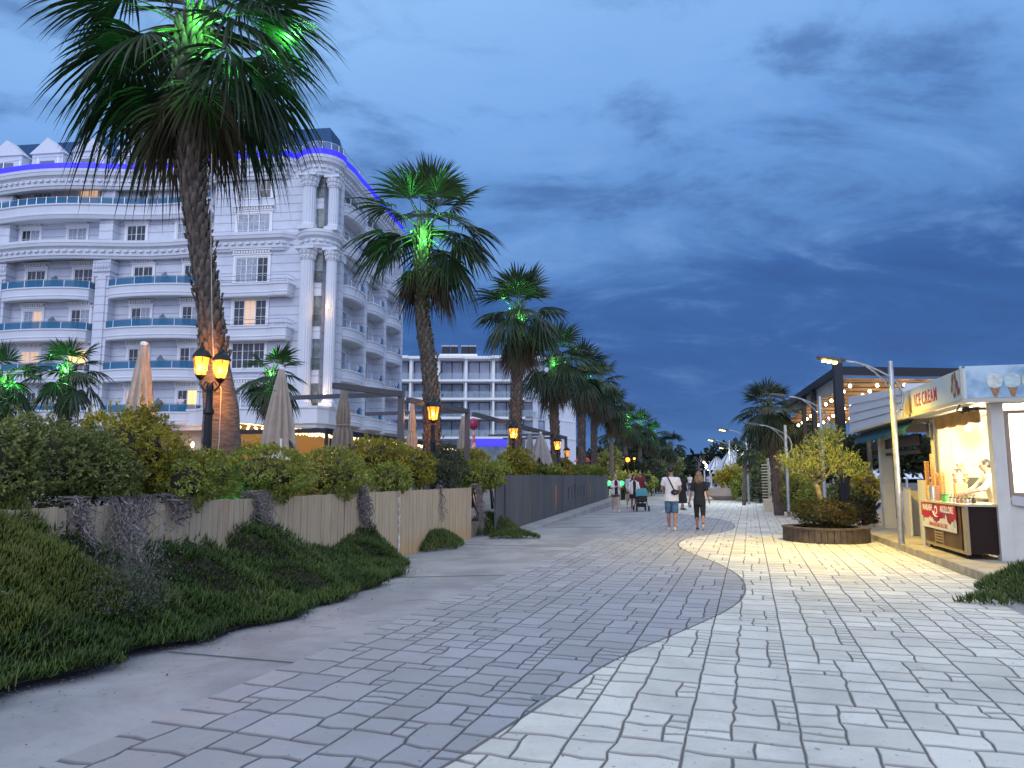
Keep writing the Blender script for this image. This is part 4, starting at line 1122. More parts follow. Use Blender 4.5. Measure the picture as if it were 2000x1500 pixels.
def palm(label, path, radii, crown, Lp, Lb, nleaf, ndead, nb, seed, boots=True, group='palms along the terrace', boot_from=.25, green=None, els=(82,-28), orange=None, part_front=False):
    rg = np.random.default_rng(seed); base = Vector(path[0]); t = thing('palm_tree', label, 'palm', base, 0, group)
    loc = [Vector(p) - base for p in path]
    # smooth trunk
    mb = MB(); pts = []; rr = []
    for i in range(len(loc) - 1):
        for k in range(6):
            u = k / 6; pts.append(loc[i].lerp(loc[i + 1], u)); rr.append(radii[i] * (1 - u) + radii[i + 1] * u)
    pts.append(loc[-1]); rr.append(radii[-1]); mb.tube(pts, rr, 20)
    tr = mb.build('trunk', M_bark, t, smooth=True)
    if boots:   # criss-cross stubs of old leaf bases
        V = []; Fq = []; T = []; H = len(pts); tot = pts[-1].z; z = tot * boot_from; row = 0
        while z < tot:
            i = min(H - 2, max(j for j in range(H) if pts[j].z <= z)); u = (z - pts[i].z) / max(1e-6, pts[i + 1].z - pts[i].z)
            c = pts[i].lerp(pts[i + 1], u); r = rr[i] * (1 - u) + rr[i + 1] * u; K = 9
            topf = max(0, (z / tot - .62) / .38)
            for k in range(K):
                a = 2 * math.pi * (k + .5 * (row % 2)) / K + rg.normal() * .08; w = 2 * math.pi * r / K * .62; hh = .15 * (1 + topf * .8) * (.8 + .5 * rg.random()); out = .025 + .05 * rg.random() + topf * .09
                if rg.random() < .05: out += .07; hh *= 1.3
                ca_, sa_ = math.cos(a), math.sin(a); tx = np.array([-sa_, ca_, 0]); nx = np.array([ca_, sa_, 0]); C = np.array(c) + nx * r * .97
                ii = len(V)
                for (sx, zz, oo) in ((-1, -.06, 0), (1, -.06, 0), (.75, hh * .6, out * .7), (.3, hh, out), (-.3, hh * .95, out * .9), (-.75, hh * .6, out * .7)):
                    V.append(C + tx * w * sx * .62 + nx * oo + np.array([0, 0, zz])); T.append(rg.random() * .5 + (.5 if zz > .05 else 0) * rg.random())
                Fq.append((ii, ii + 1, ii + 2, ii + 5)); Fq.append((ii + 5, ii + 2, ii + 3, ii + 4))
                jj = len(V)
                for (sx, zz, oo) in ((.75, hh * .6, out * .7 - .03), (.3, hh, out - .035), (-.3, hh * .95, out * .9 - .035), (-.75, hh * .6, out * .7 - .03)):
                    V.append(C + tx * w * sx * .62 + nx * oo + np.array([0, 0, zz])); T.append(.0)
                Fq += [(ii + 2, jj, jj + 1, ii + 3), (ii + 3, jj + 1, jj + 2, ii + 4), (ii + 4, jj + 2, jj + 3, ii + 5)]
            z += .10 * (1 + .3 * topf); row += 1
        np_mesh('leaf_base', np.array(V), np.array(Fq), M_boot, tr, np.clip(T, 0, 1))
    c0 = Vector(crown) - base
    VV = []; QQ = []; TT = []; off = 0; pm = MB()
    GA = 2.399963
    for i in range(nleaf):
        u = (i + .5) / nleaf; el = R(els[0] + (els[1] - els[0]) * u ** .85) + rg.normal() * .16; az = i * GA + rg.normal() * .35
        if part_front and u > .5 and math.sin(az) < -.45: az = (math.pi + .45 if math.cos(az) < 0 else -.45) + rg.normal() * .25
        cc = (c0.x + math.cos(az) * .09, c0.y + math.sin(az) * .09, c0.z + .25 * (1 - u) - .25 * u)
        V, q, pp = fan_leaf(cc, az, el, Lp * (.65 + .35 * min(1, u * 2.5)) * (.85 + .3 * rg.random()), Lb * (.85 + .25 * rg.random()), nb, rg, sag=.22 + .42 * u, droop=.08 + .42 * u * (.5 + .8 * rg.random()), spread=70 + 30 * rg.random())
        VV.append(V); QQ.append(q + off); off += len(V); TT.append(np.clip(rg.random() * .55 + rg.random(len(V)) * .25 + .1 - .1 * u, 0, 1)); pm.tube(pp, [.026, .02, .016, .013, .011, .009], 5)
    np_mesh('crown', np.concatenate(VV), np.concatenate(QQ), M_palm, t, np.concatenate(TT)); pm.build('leaf_stalks', M_petiole, t, smooth=True)
    VV = []; QQ = []; TT = []; off = 0
    for i in range(ndead):
        el = R(rg.uniform(-75, -40)); az = i * GA + rg.normal() * .3
        if part_front and math.sin(az) < -.2: az = (math.pi + .2 if math.cos(az) < 0 else -.2) + rg.normal() * .3
        cc = (c0.x, c0.y, c0.z - .25 - .75 * rg.random())
        V, q, pp = fan_leaf(cc, az, el, Lp * .75 * (.7 + .4 * rg.random()), Lb * (.55 + .3 * rg.random()), nb, rg, sag=.8, droop=.5, spread=85)
        VV.append(V); QQ.append(q + off); off += len(V); TT.append(np.clip(rg.random() * .6 + rg.random(len(V)) * .3, 0, 1))
    if ndead: np_mesh('dead_fronds', np.concatenate(VV), np.concatenate(QQ), M_palmdead, t, np.concatenate(TT))
    if green:
        for k, (dx_, dy_, dz_, en) in enumerate(green):
            p = c0 + Vector((dx_, dy_, dz_))
            mb = MB(); mb.lathe(p, [(.015, -.03), (.028, 0), (.02, .02)], 8); fx = mb.build('floodlight', M_gfix, t)
            warm(t, p + Vector((dx_ * .3, dy_ * .3, .12)), en, (.12, 1, .16), .04, 'green_floodlight')
    return t
M_gfix = mat('green_lens', (.1, .8, .2), .3, emit=(.12, 1, .25), es=2)
def pth(Y, pts): return [A(px, py, Y) for px, py in pts]
def W2R(w, Y): return w / 2 / F * Y
def px_palm(label, Y, pts, widths, cy, cx, rad, nleaf, ndead, nb, seed, zb=.3, **kw):
    path = pth(Y, pts); path[0].z = zb; cr = A(cx, cy, Y); r = rad / F * Y
    path[-1] = cr
    return palm(label, path, [W2R(w, Y) for w in widths], cr, r * .46, r * .60, nleaf, ndead, nb, seed, **kw)
px_palm('tallest and nearest palm with a shaggy crown, orange light on its flared trunk', 11.5, [(440, 930), (432, 800), (418, 690), (408, 600), (392, 490), (374, 360), (370, 220), (385, 90)], [98, 66, 50, 42, 40, 44, 50, 50], 55, 378, 288, 44, 10, 44, 3,
        part_front=True,
        boot_from=.36, green=[(.25, -.35, -.15, 60), (-.35, -.25, -.35, 12), (1.15, -.1, -.5, 36)], els=(80, -34))
px_palm('second palm from the camera, a bright green floodlight in its crown', 19.3, [(846, 930), (843, 780), (836, 700), (824, 620), (823, 560), (826, 470)], [34, 30, 28, 24, 24, 26], 452, 828, 150, 30, 16, 32, 4, part_front=True,
        boot_from=.2, green=[(.05, -.38, -.4, 60), (-.3, -.3, -.1, 14)], els=(86, -26))
px_palm('third palm of the row, in front of the modern hotel', 27, [(1006, 930), (1008, 790), (1012, 700), (1014, 620)], [24, 22, 20, 20], 610, 1014, 100, 28, 14, 28, 5, boot_from=.1, green=[(.1, -.35, -.35, 20), (-.35, -.2, .1, 12)], els=(86, -30))
px_palm('fourth palm of the row, leaning spear leaves over the blank hotel wall', 33, [(1088, 935), (1082, 800), (1082, 700)], [18, 16, 16], 700, 1082, 82, 26, 14, 26, 6, boot_from=.1, green=[(-.05, -.35, -.35, 26), (.5, -.2, -.2, 14)], els=(84, -34))
px_palm('fifth palm of the row with a long brown skirt', 39, [(1136, 935), (1136, 820), (1138, 735)], [14, 14, 13], 725, 1138, 66, 26, 14, 22, 7, boot_from=.1, green=[(.4, -.3, -.3, 8)], els=(84, -34))
px_palm('sixth palm of the row, close behind the fifth', 43, [(1161, 935), (1160, 830), (1166, 765)], [11, 11, 11], 750, 1168, 60, 26, 14, 20, 8, boot_from=.1, green=[(.05, -.35, -.35, 16)], els=(84, -34))
for i, (px, py, Y, rad, gr, lb) in enumerate([(1194, 795, 50, 46, None, 'dark palm beyond the sixth of the row'), (1222, 822, 56, 40, [(0, -.4, -.1, 50)], 'green-lit palm left of the two brightest lit far palms'),
        (1250, 832, 60, 38, [(0, -.4, -.1, 80)], 'brightest green-lit palm far down the row'), (1276, 848, 66, 32, [(0, -.4, -.1, 40)], 'far palm with one small green lamp'), (1310, 868, 72, 30, None, 'last dark palm of the far row, beside the gap of sky'),
        (1205, 850, 62, 40, None, 'low bushy palm filling under the lit far palms')]):
    px_palm(lb, Y, [(px, 940), (px, (940 + py) // 2), (px, py)], [9, 8, 8], py, px, rad, 24, 12, 18, 30 + i, boots=False, green=gr, zb=0)
# small palms on the terrace by the hotel
px_palm('small green-lit palm left of the nearest parasol', 27, [(126, 935), (127, 780), (134, 735)], [20, 18, 20], 725, 134, 78, 20, 4, 22, 50, boot_from=.3, green=[(.05, -.25, -.05, 40), (-.3, -.2, .1, 14)], els=(80, -32), group='small palms by the hotel')
px_palm('small palm cut by the left edge of the frame, a green lamp in it', 25, [(2, 935), (4, 800), (8, 745)], [18, 16, 20], 742, 8, 78, 22, 8, 22, 51, boot_from=.3, green=[(.2, -.3, -.1, 26), (.5, -.2, -.1, 18)], els=(80, -40), group='small palms by the hotel')
px_palm('small palm half hidden by a closed parasol, in front of the triple windows', 26, [(521, 935), (526, 800), (531, 745)], [14, 14, 14], 735, 531, 74, 20, 4, 22, 52, boot_from=.3, green=[(.05, -.3, -.1, 34)], els=(80, -42), group='small palms by the hotel')
# right side of the promenade
px_palm('big shaggy palm behind the black pergola', 30, [(1520, 960), (1512, 880), (1495, 815)], [19, 18, 16], 800, 1497, 62, 40, 26, 26, 60, boot_from=.1, els=(86, -55), zb=0, group='palms behind the pergola')
px_palm('shaded palm between the pergola posts, right of the big shaggy one', 33, [(1560, 960), (1562, 880), (1556, 840)], [20, 20, 20], 818, 1562, 48, 28, 20, 22, 61, boots=False, els=(80, -55), zb=0, group='palms behind the pergola')
px_palm('low palm tuft left of the big shaggy palm', 40, [(1452, 950), (1455, 900), (1458, 872)], [8, 8, 8], 878, 1458, 26, 18, 6, 18, 62, boots=False, els=(75, -30), zb=0, group='palms behind the pergola')

# ================================================================ lanterns
M_lanternglass = mat('amber_glass', (1, .40, .06), .3, emit=(1, .30, .025), es=2.0)
def lantern(mb_i, mb_g, mb_b, c, s=1.0):
    """hexagonal lantern hung upright at c (bottom)"""
    mb_i.lathe(c, [(.02 * s, -.06 * s), (.06 * s, -.02 * s), (.075 * s, 0), (.08 * s, .015 * s)], 6)
    mb_g.lathe((c[0], c[1], c[2] + .015 * s), [(.07 * s, 0), (.125 * s, .26 * s)], 6, cap=False)
    mb_b.ell((c[0], c[1], c[2] + .13 * s), (.035 * s, .035 * s, .06 * s), 8, 6)
    for k in range(6):
        a = math.pi * 2 * k / 6; mb_i.tube([(c[0] + .073 * s * math.cos(a), c[1] + .073 * s * math.sin(a), c[2] + .01 * s), (c[0] + .128 * s * math.cos(a), c[1] + .128 * s * math.sin(a), c[2] + .28 * s)], .008 * s, 4)
    mb_i.lathe((c[0], c[1], c[2] + .27 * s), [(.15 * s, 0), (.15 * s, .02 * s), (.10 * s, .09 * s), (.045 * s, .13 * s), (.04 * s, .16 * s), (.012 * s, .19 * s), (.02 * s, .21 * s), (.004 * s, .25 * s)], 6)
M_bulbhot = mat('lantern_flame', (1, .8, .3), .4, emit=(1, .52, .09), es=14)
def lamp_post(label, px, py_top, Y, heads, en=60, zb=.3, sc_=1.0, rz=0, side=.13):
    """py_top: photo row of the lantern bottoms"""
    p = A(px, py_top, Y); t = thing('lantern_post', label, 'street lamp', (p.x, p.y, zb), rz, 'black iron lantern posts'); H = p.z - zb
    mb = MB(); mb.lathe((0, 0, 0), [(.13, 0), (.13, .25), (.085, .3), (.075, .5), (.065, H * .55), (.055, H - .55), (.075, H - .53), (.075, H - .48), (.05, H - .44), (.045, H - .2), (.06, H - .14), (.04, H - .08)], 12); mb.build('post', M_black, t, smooth='auto')
    for k in range(heads):
        s_ = (-1 if k == 0 else 1) * side if heads > 1 else 0
        mi, mg, mbb = MB(), MB(), MB(); c = (s_, 0, .0 + H + (.02 if k == 0 else -.03))
        lantern(mi, mg, mbb, c, sc_)
        if heads > 1:
            mi.tube([(0, 0, H - .14), (s_ * .5, 0, H - .20), (s_ * .95, 0, H - .12), (s_, 0, H - .03)], .016, 6)
            mi.tube([(0, 0, H - .10), (s_ * .4, 0, H - .06), (s_ * .7, 0, H - .12)], .01, 5)
        hd_ = mi.build('lantern', M_black, t); mg.build('glass', M_lanternglass, hd_); mbb.build('bulb', M_bulbhot, hd_)
        warm(t, (c[0], c[1] + .0, c[2] + .13), en * 1.5 / heads, (1, .34, .04), .05, 'lantern_light')
    return t
M_lanternglass.node_tree.nodes['Principled BSDF'].inputs['Alpha'].default_value = .45
lamp_post('black double-headed lantern post in front of the nearest palm', 411, 737, 10.7, 2, 420, side=.145)
lamp_post('lit lantern post in front of the second palm', 846, 823, 18.3, 1, 150, sc_=1.25)
lamp_post('lit lantern post in front of the third palm', 1003, 858, 25.5, 1, 110, sc_=1.3)
lamp_post('lit lantern post at the foot of the fourth palm', 1089, 880, 31, 1, 80, sc_=1.3)
lamp_post('small lit lantern under the last pergola frame', 1107, 894, 36, 1, 40, sc_=1.2)
for px, py, Y, lb in [(1226, 898, 46, 'orange lamp glowing among the trees right of the dark wall'), (1239, 896, 50, 'small warm lamp right of the orange one among the trees')]:
    p = A(px, py, Y); t = thing('garden_lamp', lb, 'lamp', (p.x, Y, 0)); mb = MB(); mb.lathe((0, 0, 0), [(.04, 0), (.03, p.z - .15)], 6); mb.build('post', M_black, t)
    mb = MB(); mb.ell((0, 0, p.z), (.15 if px == 1226 else .08,) * 3, 10, 6); mb.build('globe', M_lanternglass, t); warm(t, (0, -.3, p.z), 60, (1, .45, .12), .1)
t = thing('ground_floodlight', 'green floodlight at the foot of the nearest palm, hidden behind the hedge', 'floodlight', (A(418, 900, 10.9).x, 10.9, .35))
mb = MB(); mb.box(-.08, -.05, 0, .08, .05, .12); mb.build('housing', M_black, t); mb = MB(); mb.box(-.06, .051, .02, .06, .06, .10); mb.build('lens', M_gfix, t); warm(t, (-.12, .1, .5), 28, (.05, 1, .3), .05, 'green_light')
# cables and rope on the nearest palm
mb = MB(); a = A(392, 905, 11.2); mb.tube([A(413, 300, 11.15), A(412, 480, 11.15), A(414, 620, 11.1), A(418, 720, 11.1), A(432, 760, 11.1), A(428, 860, 11.1), A(424, 900, 11.1)], .006, 4)
o = mb.build('hanging_cable', mat('white_cable', (.5, .45, .38), .7)); tag(o, 'thin pale cable running down the nearest palm trunk', 'cable')
mb = MB(); p0, p1 = A(385, 765, 10.9), A(540, 763, 13.8); mb.tube([p0, p0.lerp(p1, .5) - Vector((0, 0, .05)), p1], .006, 4)
o = mb.build('overhead_wire', M_black); tag(o, 'thin dark wire from the double lantern towards the white-poled parasol', 'wire')

# ================================================================ closed parasols
M_canvas = mat('beige_canvas', (.42, .36, .29), .85, var=.15, vscale=4, bump=.3, bscale=70)
M_canvasg = mat('grey_canvas', (.36, .34, .33), .85, var=.2, vscale=4, bump=.3, bscale=70)
def parasol(label, px, pt, pb, hw, Y, m, seed, tied=None, flare=1.0, zb=.35, lean=0, pole=None):
    tp = A(px, pt, Y); bt = A(px, pb, Y); t = thing('closed_parasol', label, 'parasol', (bt.x, Y, zb), 0, 'closed parasols on the terrace')
    rg = random.Random(seed); H0, H1 = bt.z - zb, tp.z - zb; w = hw / F * Y; nf = 9; n = nf * 6; rr = []
    for i in range(15):
        u = i / 14; z = H1 - (H1 - H0) * u; r = .045 + (w - .045) * (u ** .85) * flare
        if tied and abs(u - tied) < .35: r *= 1 - .28 * math.exp(-((u - tied) / .06) ** 2)
        ring_ = []
        for k in range(n):
            a = 2 * math.pi * k / n; fold = .5 + .5 * math.cos(nf * a + 1.1 * math.sin(seed + a * 2) + .5 * u)
            q = r * (1 - (.46 * min(1, u * 1.8 + .12)) * (1 - fold) ** 1.3)
            dz = (-.16 * fold * w / .3 + .09 * math.sin(3 * a + seed)) * max(0, u - .78) / .22 if i > 10 else 0
            ring_.append((math.cos(a) * q + lean * u * .1, math.sin(a) * q * .85, z + dz))
        rr.append(ring_)
    mb = MB(); mb.rings(rr, cap=False); mb.add(rr[0], [tuple(range(n))]); mb.build('canopy', m, t, smooth=True)
    mb = MB(); mb.tube([(0, 0, 0), (0, 0, H1 + .02)], .028, 8); mb.build('pole', pole or M_frame, t)
    mb = MB(); mb.lathe((0, 0, H1), [(.05, -.01), (.06, .02), (.045, .05), (0.01, .06)], 10); mb.build('finial', M_frame, t)
    if tied:
        mb = MB(); z = H1 - (H1 - H0) * tied; r = (.045 + (w - .045) * tied ** .85) * .78; mb.lathe((0, 0, z), [(r, -.02), (r * 1.02, 0), (r, .02)], 16, cap=False); mb.build('tie_strap', m, t)
    return t
parasol('nearest closed beige parasol, behind the tall yellow-tipped bush', 270, 674, 858, 36, 11.3, M_canvas, 1)
parasol('closed beige parasol on a white pole, its hem hanging open', 545, 722, 862, 32, 14.2, M_canvas, 2, flare=1.15)
parasol('closed brownish parasol tied near its foot, before the restaurant pavilion', 669, 757, 876, 24, 16.4, mat('brown_canvas', (.29, .235, .19), .9, var=.2, vscale=4, bump=.3, bscale=70), 3, tied=.62)
parasol('slim closed parasol left of the second palm trunk', 804, 786, 878, 13, 19.2, M_canvas, 4, tied=.6)
parasol('slim closed parasol between the second and third palms', 904, 813, 878, 13, 22, M_canvas, 5, tied=.6)
parasol('closed parasol close behind the third lantern post', 997, 838, 880, 9, 28, M_canvas, 6)
parasol('light grey parasol with an open hem right of the third palm', 1056, 846, 898, 20, 29, M_canvasg, 7, flare=1.2)
parasol('closed grey parasol just left of the one with the open hem', 1035, 846, 892, 11, 30, M_canvasg, 8)
# ================================================================ aluminium pergola frames
def frame(label, a, b, legs=(0, 1), back=None):
    A0, B0 = A(*a), A(*b); B0.z = A0.z; t = thing('terrace_pergola', label, 'pergola', (A0.x, A0.y, .35), 0, 'grey pergola frames on the terrace')
    o = Vector((A0.x, A0.y, .35)); mb = MB(); mb.bar(A0 - o, B0 - o, .12, .12); mb.build('beam', M_grey, t)
    for k in legs:
        p = (A0, B0)[k] - o; mb = MB(); mb.box(p.x - .07, p.y - .07, 0, p.x + .07, p.y + .07, p.z + .07); mb.build('post', M_grey, t)
    bk = Vector((-.95, .28, 0)).normalized() * 3.2
    mb = MB(); mb.bar(B0 - o, B0 - o + bk, .08, .10); mb.build('cross_beam', M_grey, t)
    return t
frame('grey frame beam from the tied parasol to a post left of the second palm', (652, 753, 15.0), (784, 767, 16.6), (1,))
frame('grey frame crossing behind the second palm', (797, 781, 17.6), (913, 803, 20.8), (1,))
frame('grey frame between the second and third palms', (925, 809, 22), (1105, 856, 36), (1,))
frame('small grey frame at the far end beneath the fourth palm', (1025, 838, 30), (1083, 852, 34), (1,))
# tables, a clown-like balloon stick, white table under white-poled parasol
p = A(545, 893, 14.0); mb = MB(); mb.lathe((0, 0, 0), [(.32, .0), (.32, .05), (.05, .12), (.05, .4)], 18); o = mb.build('parasol_base', M_frame); o.location = (p.x, p.y, p.z - .05); tag(o, 'round white weighted base under the white-poled parasol', 'parasol base')
p = A(925, 840, 30); t = thing('balloon_stand', 'red and white striped stand topped by a dark pink balloon', 'decoration', (p.x, p.y, .35)); z = p.z - .35
mb = MB(); mb.lathe((0, 0, 0), [(.3, 0), (.22, z * .45), (.10, z * .8), (.03, z)], 12); mb.build('stand', mat('striped_red', (.6, .08, .05), .5, col2=(.7, .6, .45), vscale=5), t)
mb = MB(); mb.ell((0, 0, z + .25), (.2, .2, .24), 12, 8); mb.build('balloon', mat('pink_balloon', (.35, .02, .08), .3), t)
for px, py, Y, c1, lb, s_ in [(1085, 905, 40, (.55, .5, .5), 'white and red inflatable toy behind the dark wall bushes', .38), (1137, 902, 42, (.5, .05, .08), 'red market parasol top behind the far end of the dark wall', .5)]:
    p = A(px, py, Y); mb = MB(); mb.lathe((0, 0, 0), [(.04, 0), (.04, p.z), (s_, p.z), (s_ * .5, p.z + .22), (.03, p.z + .34)], 10); mb.ell((s_ * .5, 0, p.z + .1), (s_ * .4, .2, .15), 8, 6)
    o = mb.build('play_item', mat('toy_%d' % px, c1, .5, col2=(.5, .05, .05), vscale=4)); o.location = (p.x, p.y, 0); tag(o, lb, 'decoration')
# ================================================================ right side: platform, kiosk
KU = Vector((.258, 1, 0)).normalized(); KV = Vector((KU.y, -KU.x, 0)); K0 = Vector((8.47, 13.05, 0)); KA = math.atan2(KV.y, KV.x)
def K(u, v, z=0): return K0 + KU * u + KV * v + Vector((0, 0, z))
# local kiosk frame: x = v (to the right), y = u (away)
def kthing(name, label, cat, u=0, v=0, z=0, group=None): return thing(name, label, cat, K(u, v, z), KA, group)
mb = MB(); mb.prism([(K(-4.5, -.85).x, K(-4.5, -.85).y), (K(-4.5, 9).x, K(-4.5, 9).y), (K(12, 9).x, K(12, 9).y), (K(12, 0).x, K(12, 0).y), (K(7.6, -.85).x, K(7.6, -.85).y)], -.03, .13)
struct(mb.build('platform_pavement', mat('platform_stone', (.42, .37, .28), .8, var=.25, vscale=2, bump=.3)))
mb = MB()
for i in range(12):
    a = K(-4.5 + i * 1.0, -.87); b = K(-4.5 + i * 1.0 + .985, -.87); mb.bar(a + Vector((0, 0, .055)), b + Vector((0, 0, .055)), .10, .17)
struct(mb.build('kerb', mat('kerb_stone', (.40, .36, .29), .8, var=.3, vscale=4, bump=.3)))
M_kw = mat('kiosk_white', (.60, .58, .52), .55, var=.12, vscale=2, bump=.1)
M_kcream = mat('kiosk_cream', (.60, .55, .42), .6, var=.12, vscale=3)
M_kin = mat('kiosk_inside', (.62, .60, .50), .7, var=.06, vscale=2)
kiosk = kthing('ice_cream_kiosk', 'white ice cream kiosk with a lit serving opening and printed fascia', 'kiosk', 0, 0, .13)
def kb(nm, m, *boxes, parent=None, label=None):
    mb = MB()
    for b in boxes: mb.box(*b)
    return mb.build(nm, m, parent or kiosk, label=label)
kb('corner_pillar', M_kw, (.0, -.06, 0, .20, .14, 2.72))
kb('pillar', M_kcream, (-.02, 2.95, 0, .22, 3.25, 2.72))
kb('pillar', M_kcream, (-.02, 3.27, .0, .12, 3.52, 2.70))
kb('back_wall', M_kin, (2.5, .15, 0, 2.6, 3.25, 2.72))
kb('side_wall', M_kin, (.24, 3.0, 0, 2.49, 3.1, 2.72))
mb = MB(); mb.box(1.15, 2.93, 0, 1.2, 2.99, 2.6); mb.box(2.42, 1.6, 0, 2.49, 1.64, 2.6); mb.build('wall_batten', M_kw, kiosk)
kb('floor_slab', M_concrete, (.22, .02, .0, 2.49, 2.99, .04))
kb('ceiling', M_kin, (-.0, -.05, 2.725, 2.6, 3.5, 2.78))
kb('front_panel', M_kw, (.21, -.03, .0, 4.5, .03, 1.02), (.21, -.05, 1.0, 4.5, .06, 1.06))
kb('window_frame', mat('kiosk_tan_frame', (.30, .22, .16), .6), (.22, -.04, 1.07, .28, .04, 2.6), (.281, -.04, 1.07, 4.5, .04, 1.17), (.281, -.04, 2.55, 4.5, .04, 2.6))
M_paper = leafmat('translucent_blind', (.7, .68, .58), (.7, .68, .58), (.7, .68, .58), .7, .6)
mb = MB(); mb.add([(.282, .0, 1.171), (4.5, .0, 1.171), (4.5, .0, 2.549), (.282, .0, 2.549)], [(0, 1, 2, 3)]); mb.build('window_blind', M_paper, kiosk)
mb = MB(); n = 26
mb.rings([[(.22 + 4.2 * i / n, -.07 - .05 * abs(math.sin(i * 1.7)) * k, 1.12 - .16 * k - .03 * math.sin(i * .9)) for i in range(n + 1)] for k in (0, .5, 1)], closed=False, cap=False)
mb.build('rolled_tarpaulin', mat('tarpaulin', (.42, .42, .42), .6), kiosk, smooth=True)
kb('partition_wall', M_kin, (4.5, -.02, 0, 4.6, 3.1, 2.72))
kb('rear_panel', M_kw, (2.61, 3.0, 0, 4.6, 3.1, 2.72))
# fascia sign: along the side (u) and along the front (v)
z0, z1 = 2.80, 3.33
M_sign = mat('sign_white', (.60, .62, .54), .5, col2=(.50, .58, .60), vscale=.8)
mb = MB(); mb.box(-.50, -.36, z0, -.44, 3.62, z1); sg = mb.build('sign_panel', M_sign, kiosk)
mb = MB(); mb.box(-.438, -.355, z0 + .005, 4.6, -.30, z1 + .04); sg2 = mb.build('sign_panel', mat('sign_sky', (.16, .30, .42), .5, col2=(.45, .58, .66), vscale=1.4), kiosk, label='sky blue panel printed with ice cream cones')
kb('fascia_frame', mat('fascia_trim', (.45, .42, .34), .5), (-.53, -.39, z0 - .07, -.42, 3.62, z0 - .003), (-.419, -.39, z0 - .07, 4.6, -.28, z0 - .003), (-.54, -.40, z0, -.50, -.36, z1 + .04))
kb('canopy_roof', M_kw, (-.42, -.28, z0 - .06, 4.6, 3.6, z0 - .02), (-.42, -.28, z1 - .1, 4.6, 3.6, z1 - .05))
M_red = mat('sign_red', (.42, .02, .04), .5)
def serif_word(s, size, x, y, z, parent, m, depth=-.504):
    """condensed serif-like letters facing -x of the kiosk, reading from far to near"""
    o = text(s, size, (depth, y, z), (R(90), 0, R(-90)), m, parent, ext=.003, off=.003, sx=.74, spacing=1.2)
    return o
serif_word('ICE', .38, 0, 2.46, z0 + .12, sg, M_red); serif_word('CREAM', .38, 0, 1.62, z0 + .12, sg, M_red)
# serifs under and over the stems
mb = MB()
cols = [2.62, 2.20, 1.78, 1.55, 1.33, 1.05, .78]
# wafer sticks printed at the far end and iced fruit at the near end
M_waf = mat('wafer_print', (.45, .24, .06), .6, col2=(.62, .42, .12), vscale=14)
mb = MB()
for k, (y, h) in enumerate([(3.5, .2), (3.42, .26), (3.33, .32), (3.24, .42), (3.15, .36), (3.07, .40), (2.98, .30)]):
    mb.add([(-.503 - k * .0005, y, z0 + .01), (-.503 - k * .0005, y - .07, z0 + .01), (-.503 - k * .0005, y - .06, z0 + h), (-.503 - k * .0005, y - .035, z0 + h + .04), (-.503 - k * .0005, y - .005, z0 + h)], [(0, 1, 2, 3, 4)])
mb.build('printed_wafers', M_waf, sg)
def disc(mb, x, y, z, ry, rz, n=14, axis='x', rot=0):
    vs = []
    for k in range(n):
        a = 2 * math.pi * k / n; p, q = math.cos(a) * ry, math.sin(a) * rz; p, q = p * math.cos(rot) - q * math.sin(rot), p * math.sin(rot) + q * math.cos(rot)
        vs.append((x, y + p, z + q) if axis == 'x' else (y + p, x, z + q))
    mb.add(vs, [tuple(range(n))] if axis != 'x' else [tuple(range(n - 1, -1, -1))])
for nm, c, items in [('printed_nut', (.30, .15, .06), [(.36, .38, .07, .10, .3), (.22, .40, .05, .11, -.2), (.30, .10, .07, .07, 0), (.42, .22, .05, .09, .4)]),
                     ('printed_cream', (.55, .52, .38), [(.28, .24, .07, .14, .2), (.16, .12, .05, .07, .5)]), ('printed_fruit', (.45, .06, .05), [(.08, .14, .07, .07, 0), (.14, .26, .04, .08, .5)])]:
    mb = MB()
    for k, (y, z, ry, rz_, ro) in enumerate(items): disc(mb, -.504 - k * .001 - {'printed_nut': 0, 'printed_cream': .005, 'printed_fruit': .009}[nm], y - .22, z0 + z + .02, ry, rz_, rot=ro)
    mb.build(nm, mat(nm, c, .6, var=.5, vscale=20), sg)
for k in range(16):
    x = .0 + k * .27; cc = [(.62, .64, .60), (.50, .64, .62), (.64, .60, .42), (.50, .03, .05), (.30, .16, .08)][k % 5]
    mb = MB(); mb.add([(x - .10, -.359, z0 + .25), (x + .10, -.359, z0 + .25), (x + .025, -.359, z0 + .015), (x - .025, -.359, z0 + .015)], [(0, 3, 2, 1)]); mb.build('printed_cone', MATS.get('cone_print') or mat('cone_print', (.24, .12, .05), .6, col2=(.36, .2, .09), vscale=30), sg2)
    mb = MB(); disc(mb, -.362, x, z0 + .30, .13, .13, axis='y'); disc(mb, -.364, x - .05, z0 + .23, .06, .05, axis='y'); disc(mb, -.364, x + .05, z0 + .23, .06, .04, axis='y'); mb.build('printed_scoop', mat('scoop%d' % k, cc, .6, var=.25, vscale=12) if k < 5 else MATS['scoop%d' % (k % 5)], sg2)
